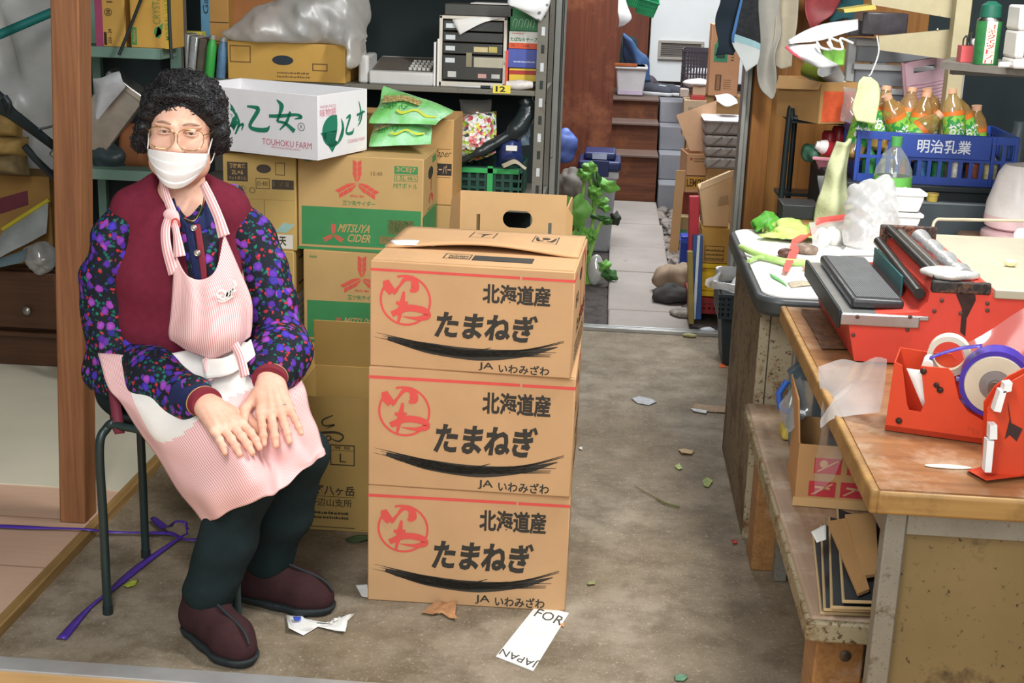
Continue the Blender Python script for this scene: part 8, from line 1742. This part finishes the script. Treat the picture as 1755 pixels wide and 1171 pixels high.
# black side rack and things on it
TUB = plain('#20292b', .4)
rk = thing('tube_rack', 'black tube rack standing before the orange wood wall', 'rack', tuple(at(1345, 385, 4.9))); r0 = at(1338, 390, 4.85); r1 = at(1352, 205, 4.85); rz_ = r1[2]
part('leg', G().tube(spline([(r0[0]-.01, 4.85, .03), (r0[0]-.005, 4.85, rz_-.04), (r0[0]+.01, 4.85, rz_), (r0[0]+.05, 4.85, rz_+.005), (r0[0]+.36, 4.85, rz_)], 30), .011, 10), TUB, rk, world=True); part('leg', G().tube([(r0[0]+.05, 5.1, .03), (r0[0]+.05, 5.1, rz_)], .010, 10), TUB, rk, world=True)
part('shelf_top', G().box((r0[0], 4.86, rz_-.012), (r0[0]+.33, 5.15, rz_)), TUB, rk, world=True); part('shelf_board', G().box((r0[0], 5.03, rz_-.30), (r0[0]+.33, 5.15, rz_-.288)), TUB, rk, world=True)
for k, (px, py) in enumerate(((1378, 196), (1382, 212))): c = at(px, py, 4.95); solo('white_bag', lump((c[0], 4.98, rz_+.026+.05*(1-k)), (.08, .08, .026), k+3, .5, 30), plain('#d5d6d8', .45), ('folded white bag on top of another on the black tube rack', 'crumpled white bag directly on the black tube rack')[k], 'bag', ang=180)
kc = at(1418, 255, 4.78); kch = thing('ketchup_bottle', 'red and white squeeze bottle lying on the black tube rack', 'bottle', tuple(kc), group='red topped bottles'); part('bottle_body', G().tube([at(1404, 250, 4.8), at(1412, 252, 4.8), at(1436, 260, 4.82)], [.02, .026, .026], 16), WHITE, kch, world=True); part('label', G().tube([at(1413, 252, 4.8), at(1430, 258, 4.815)], .0268, 16), plain('#b8323a', .4), kch, world=True); part('cap', G().tube([at(1398, 248, 4.8), at(1404, 250, 4.8)], [.013, .018], 14), WHITE, kch, world=True)
for k, (px, py, r, lab) in enumerate(((1424, 240, .03, 'red cap container on the rack beside the squeeze bottle'), (1440, 232, .028, 'red cap container behind, nearest the blue crate'))): c = at(px, py, 4.92); solo('red_container', G().lathe([(0, 0), (r, 0), (r, .05), (r*.8, .06), (0, .06)], (c[0], 4.94, c[2]-.03), 20), plain('#b02c36', .35), lab, 'container')
pkz = at(1415, 285, 4.75); pd = thing('pink_tray', 'pink plastic tray under the red and white squeeze bottle', 'tray', tuple(pkz)); part('tray_body', G().hexa([at(1406, 296, 4.75), at(1432, 300, 4.75), at(1432, 300, 4.9), at(1406, 296, 4.9), at(1396, 272, 4.72), at(1440, 276, 4.72), at(1440, 276, 4.93), at(1396, 272, 4.93)]), plain('#d88a9a', .4), pd, world=True, bev=.008); part('rim', G().tube([at(1395, 271, 4.715), at(1442, 275, 4.715), at(1442, 275, 4.93), at(1395, 271, 4.93)], .006, 8, True), plain('#dd93a2', .4), pd, world=True)
solo('green_leaf', lump(at(1390, 262, 4.85), (.03, .05, .03), 7, .5, 40), plain('#3f6a54', .5), 'dark green leafy bunch behind the pink tray', 'vegetable', ang=180)
solo('clear_bag', pillow([at(1404, 300, 4.6), at(1424, 300, 4.6), at(1420, 340, 4.55), at(1402, 335, 4.55)], .04, seed=4, amp=.006), film('#cfd2d4', .4), 'clear crumpled bag beside the long greenish towel', 'bag', ang=180)
bbx = pbox('black_box', 'flat black box with tan end lying on the table before the wood wall', 'box', 1340, 352, 1404, 376, 4.33, .14, plain('#25292a', .4), z0=at(1370, 376, 4.33)[2]); bz3 = at(1370, 376, 4.33)[2]
pbox('tan_box', 'tan box under the flat black box on the table', 'box', 1346, 374, 1402, 392, 4.34, .12, cardboard('#b08a58'), z0=TZ, z1=bz3-.001)
# orange label carton with bottle, cup; carrier bag
ob = at(1412, 204, 4.75); oc = thing('orange_label_carton', 'open tan carton with an orange label tilted on the black tube rack', 'carton', (at(1404, 204, 4.78)[0], 4.88, rz_+.002), .42)
W3, H3, D3 = .15, at(1410, 140, 4.78)[2]-rz_, .28
part('carton_body', carton_body(W3, D3, H3, True), cardboard('#b98f5c'), oc); part('orange_label', G().box((-W3*.42, -D3/2-.001, H3*.04), (W3*.46, -D3/2, H3*.78)), plain('#e2633c', .5, var=.25, scale=30), oc); part('flap', G().poly([(0, 0), (0, D3), (-.03, D3), (-.05, .02)], (-W3/2, D3/2, H3), (.4, 0, .9), (0, -1, 0), .003), cardboard('#c39a68'), oc)
c = at(1398, 128, 4.85); bottle('sauce_bottle', 'dark olive bottle lying in the orange labelled carton', tuple(Vector(c)+Vector((-.03, .06, .02))), tuple(Vector(c)+Vector((.10, -.03, -.03))), .032, plain('#6d7a2c', .25, var=.15, spec=.5), plain('#cfd8c0', .4))
c = at(1436, 128, 4.8); solo('paper_cup', G().lathe([(.028, 0), (.036, .07), (.038, .072), (.034, .07), (.026, .004)], (c[0], 4.8, c[2]-.02), 24, ax=(-.6, -.5, .6)), plain('#d8d8d8', .45), 'white cup lying on the orange labelled carton', 'cup')
solo('clear_bag', pillow([at(1446, 150, 4.68), at(1480, 160, 4.68), at(1478, 215, 4.66), at(1440, 208, 4.66)], .06, seed=8, amp=.006), film('#d5cfd0', .35), 'clear plastic bag hanging between the orange label and the blue crate', 'bag', ang=180)
cg = thing('carrier_bag', 'white paper carrier bag with cord handles holding green packs', 'bag', tuple(at(1410, 110, 4.6)))
CB_ = plain('#d9dadd', .5, var=.06)
part('upper_side', G().surf(wob(patch([[at(1349, 72, 4.55), at(1400, 45, 4.58), at(1470, 30, 4.62)], [at(1352, 76, 4.5), at(1410, 68, 4.5), at(1470, 50, 4.55)]], 10, 18), .004, 20, 2)), CB_, cg, world=True, ang=180, solid=.003); part('lower_side', G().surf(wob(patch([[at(1348, 76, 4.52), at(1380, 78, 4.5), at(1404, 76, 4.5)], [at(1360, 95, 4.48), at(1388, 100, 4.46), at(1412, 96, 4.48)], [at(1390, 110, 4.5), at(1408, 117, 4.48), at(1440, 112, 4.52)]], 12, 14), .004, 20, 5)), CB_, cg, world=True, ang=180, solid=.003)
part('red_edge', G().tube([at(1347, 80, 4.5), at(1360, 92, 4.48), at(1376, 101, 4.48)], .005, 6), plain('#cf5a68', .5), cg, world=True)
for x in (1400, 1418): part('handle', G().tube(spline([at(x, 72, 4.47), at(x+8, 82, 4.46), at(x+26, 84, 4.48), at(x+22, 66, 4.5), at(x+44, 74, 4.52)], 18), .004, 8), WHITE, cg, world=True)
for k, x in enumerate((1420, 1438)): c = at(x, 98, 4.56); solo('green_pack', G().box((c[0]-.022, 4.56, c[2]-.028), (c[0]+.02, 4.60, c[2]+.028)), plain('#7fc04a', .35, var=.25, scale=30), ('bright green pack in the carrier bag, beside the white folded side', 'bright green pack in the carrier bag, beside the clear drawers')[k], 'pack', bev=.006, group='green packs')
# hanging cloths at the door
HY = 5.45
rl = solo('hanging_rail', G().tube([at(1215, -30, HY), at(1470, -30, HY)], .008, 10), TUB, 'dark rail carrying the towels above the door', 'rail')
def hang(name, lab, rows, mat, seed, cat='towel', amp=.012, Y=HY, **kw):
    return solo(name, G().surf(wob(patch([[at(x, y, Y+dy) for x, y, dy in r] for r in rows], 30, 22), amp, 20, seed), **kw), mat, lab, cat, solid=.006, ang=180)
hang('navy_towel', 'dark navy cloth hanging nearest the alley door', [[(1236, -34, 0), (1272, -34, .02)], [(1234, 30, -.02), (1266, 30, 0)], [(1226, 92, 0), (1256, 98, 0)]], plain('#232f3a', .9, var=.12), 2, 'cloth')
hang('printed_towel', 'white and pale blue towel with a dark printed panel', [[(1272, -34, -.03), (1302, -34, -.03)], [(1264, 40, -.05), (1300, 60, -.04)], [(1258, 78, -.04), (1300, 92, -.04)], [(1278, 122, -.04), (1298, 108, -.04)]], [plain('#d3d9d8', .9, var=.06), plain('#2c2f32', .9, var=.4, scale=60), plain('#a3c9cf', .9), plain('#4a78b0', .9)], 3, mfun=lambda u, v: 3 if (v < .08 and u < .6) else 1 if u < .42 else (2 if u < .56 else 0), amp=.008)
GT = plain('#b3b0a6', .95, var=.12, scale=14, bump=.3)
hang('grey_towel', 'long grey towel hanging with its pointed end lowest', [[(1299, -34, 0), (1318, -34, .03), (1340, -34, 0)], [(1297, 30, -.04), (1316, 34, .01), (1338, 40, 0)], [(1300, 100, -.02), (1316, 100, .02), (1331, 98, 0)], [(1298, 142, 0), (1314, 134, .02), (1332, 122, 0)], [(1320, 168, 0), (1323, 165, 0), (1327, 150, 0)]], GT, 4, amp=.009)
hang('beige_towel', 'shorter beige towel hanging beside the long grey one', [[(1330, -34, .04), (1346, -34, .07), (1364, -34, .04)], [(1328, 40, .02), (1342, 40, .06), (1360, 40, .04)], [(1322, 90, .02), (1338, 88, .05), (1354, 80, .04)], [(1324, 112, .03), (1338, 118, .05), (1352, 114, .04)]], plain('#c3b9a2', .95, var=.15, scale=14, bump=.3), 6, amp=.018)
hang('red_bag', 'faded red bag hanging beside the beige towel', [[(1374, -34, .1), (1450, -34, .1)], [(1384, 20, .08), (1430, 20, .1)], [(1385, 52, .1), (1398, 48, .1)]], plain('#a8494c', .5, var=.25), 8, 'bag')
hang('teal_cloth', 'dark teal cloth hanging behind the paper carrier bag', [[(1420, -34, .14), (1480, -34, .14)], [(1424, 30, .14), (1478, 30, .14)]], plain('#2c5f66', .8, var=.2), 9, 'cloth')
g = G().box((.66, 5.768, .0), (.72, 5.779, 2.2)); structure('trim_wall_batten', g, wood('#a4713a', '#c08a4a', 2, 3))
# ================================================================ LITTER ON THE FLOOR
def onF(px, py, z=.003): return gz(px, py, z)
def scrap(name, lab, cat, pts, mat, amp=.004, seed=0, z=.002, solid=.0012, curl=.0):
    n = len(pts); c = np.mean([onF(x, y, z) for x, y in pts], 0); g = G(); R_ = 5; vs = [c]; P = [onF(x, y, z) for x, y in pts]; rs = np.random.RandomState(seed)
    for r in range(1, R_+1):
        for p in P: q = c+(p-c)*r/R_; q[2] = z+abs(rs.randn())*amp*(r/R_)+curl*(r/R_)**2; vs.append(q)
    fs = [(0, 1+k, 1+(k+1) % n) for k in range(n)]+[(1+(r-1)*n+k, 1+r*n+k, 1+r*n+(k+1) % n, 1+(r-1)*n+(k+1) % n) for r in range(1, R_) for k in range(n)]
    return solo(name, g.add(vs, fs), mat, lab, cat, solid=solid, ang=180)
scrap('torn_paper', 'torn white paper on the floor before the shoe near the boxes', 'paper', [(490, 1058), (510, 1056), (535, 1068), (575, 1072), (583, 1058), (610, 1052), (596, 1066), (592, 1088), (575, 1084), (545, 1076), (520, 1090), (495, 1084)], PAPER, .006, 2)
scrap('blue_scrap', 'tiny blue print scrap on the torn white paper', 'scrap', [(502, 1058), (516, 1058), (515, 1064), (504, 1063)], plain('#3a55c0', .6), .001, 1, .012)
scrap('torn_paper', 'torn white paper sticking out under the onion stack corner', 'paper', [(608, 1004), (630, 1004), (631, 1026), (620, 1024)], PAPER, .003, 3)
lf = scrap('dry_leaf', 'dry curled brown leaf on the floor before the onion cartons', 'leaf', [(722, 1052), (748, 1040), (766, 1034), (782, 1042), (780, 1056), (784, 1064), (770, 1060), (756, 1052), (742, 1055)], plain('#b08058', .7, var=.35, scale=40), .012, 5, .004)
cd_ = [onF(920, 1037), onF(975, 1051), onF(914, 1150), onF(850, 1125)]
cdt = thing('card_strip', 'white printed card lying on the floor before the onion cartons', 'card', tuple(np.mean(cd_, 0)))
part('card_sheet', G().hexa([p-(0, 0, .0022) for p in (cd_[3], cd_[2], cd_[1], cd_[0])]+[p for p in (cd_[3], cd_[2], cd_[1], cd_[0])]), plain('#e6e4de', .6), cdt, world=True)
g = G(); f = Face(g, cd_[3], cd_[2]-cd_[3], cd_[0]-cd_[3]); f.n = Vector((0, 0, 1)); f.text('FOR', .12, .80, .88, .955, 0); 
V, Fc = text2d('JAPAN', 0); g.add([f.pt(1.0-.98*x, .17-.13*y, .0008) for x, y in V], Fc)
part('card_lettering', g, plain('#4a4a48', .7), cdt, world=True, smooth=False)
scrap('paper_scrap', 'tiny orange scrap beside the white printed card', 'scrap', [(958, 1070), (968, 1068), (966, 1076)], plain('#c98a4a', .6), .001, 1)
PUR = plain('#4b2f96', .35, var=.2, scale=30, spec=.5)
def tape(pts, wd, lab):
    Q = spline(pts, 60); rows = []
    for i, p in enumerate(Q):
        d_ = Q[min(i+1, 59)]-Q[max(i-1, 0)]; s_ = np.cross(d_, (0, 0, 1)); s_ /= np.linalg.norm(s_)+1e-9; tw = .5+.5*math.sin(i*.35); rows.append([p-s_*wd*.5*(.4+.6*tw), p+np.array((0, 0, .003)), p+s_*wd*.5*(.4+.6*tw)])
    return solo('purple_tape', G().surf(rows), PUR, lab, 'tape', solid=.0015, ang=180)
tape([onF(-20, 901, .03), onF(70, 905, .03), onF(150, 908, .032), onF(185, 912, .012), onF(245, 914, .008), onF(290, 914, .01), onF(318, 925, .008), onF(352, 924, .006)], .022, 'purple plastic tape running from the floor boards past the chair legs')
tape([onF(262, 888, .01), onF(285, 905, .012), onF(300, 895, .05), onF(318, 897, .05), onF(320, 915, .02), onF(305, 924, .01), onF(240, 970, .006), onF(190, 1012, .006), onF(150, 1045, .005), onF(105, 1096, .004)], .024, 'purple plastic tape looping by the chair and ending at the floor edge')
for k, (pts, col, lab) in enumerate((([(212, 1008), (224, 998), (237, 995), (232, 1004), (218, 1010)], '#9fae3c', 'yellow green leaf piece on the floor behind the chair leg'),
    ([(1082, 684), (1095, 680), (1118, 684), (1126, 690), (1112, 695), (1092, 692)], '#aeb0b4', 'oval piece of clear plastic on the aisle floor'),
    ([(1183, 699), (1192, 692), (1248, 698), (1247, 709), (1210, 706)], '#9a7c58', 'strip of tan cardboard on the aisle floor'),
    ([(1183, 700), (1212, 706), (1210, 710), (1188, 706)], '#d0d2d2', 'white paper edge under the tan cardboard strip'),
    ([(1162, 772), (1172, 769), (1190, 774), (1186, 780), (1168, 779)], '#b9a070', 'small colourful wrapper on the aisle floor'),
    ([(1156, 800), (1164, 797), (1170, 805), (1162, 806)], '#a9b878', 'small pale leaf bit beside the twig on the aisle floor'),
    ([(1204, 824), (1212, 820), (1222, 826), (1214, 836), (1206, 834)], '#95a558', 'torn green leaf on the aisle floor beside the table foot'),
    ([(1254, 926), (1262, 926), (1264, 932), (1256, 934)], '#c23a34', 'bright red scrap on the dark floor by the bench'),
    ([(1232, 625), (1244, 624), (1243, 630), (1233, 630)], '#d8622c', 'bright orange scrap on the floor by the rusty table'),
    ([(1155, 1160), (1165, 1156), (1180, 1162), (1172, 1168), (1158, 1168)], '#5f8a6a', 'green leaf scrap at the bottom edge of the aisle floor'),
    ([(590, 928), (612, 920), (630, 918), (632, 928), (608, 932)], '#3f5a3a', 'dark green leaf strip beside the olive carton'),
    ([(992, 768), (998, 768), (998, 771), (993, 771)], '#d5d5d0', 'white crumb on the floor beside the onion stack'),
    ([(1006, 1000), (1020, 998), (1020, 1003), (1008, 1004)], '#8a8a5a', 'short dry stem on the floor beside the onion stack'))):
    scrap('floor_scrap', lab, 'scrap', pts, plain(col, .6, var=.3, scale=60), .003, k)
solo('twig', G().tube(spline([onF(1088, 833, .006), onF(1120, 851, .005), onF(1140, 862, .006), onF(1164, 869, .005)], 14), [.0015]*6+[.003]*8, 6), plain('#6d7040', .8), 'thin green brown twig lying on the aisle floor', 'twig')
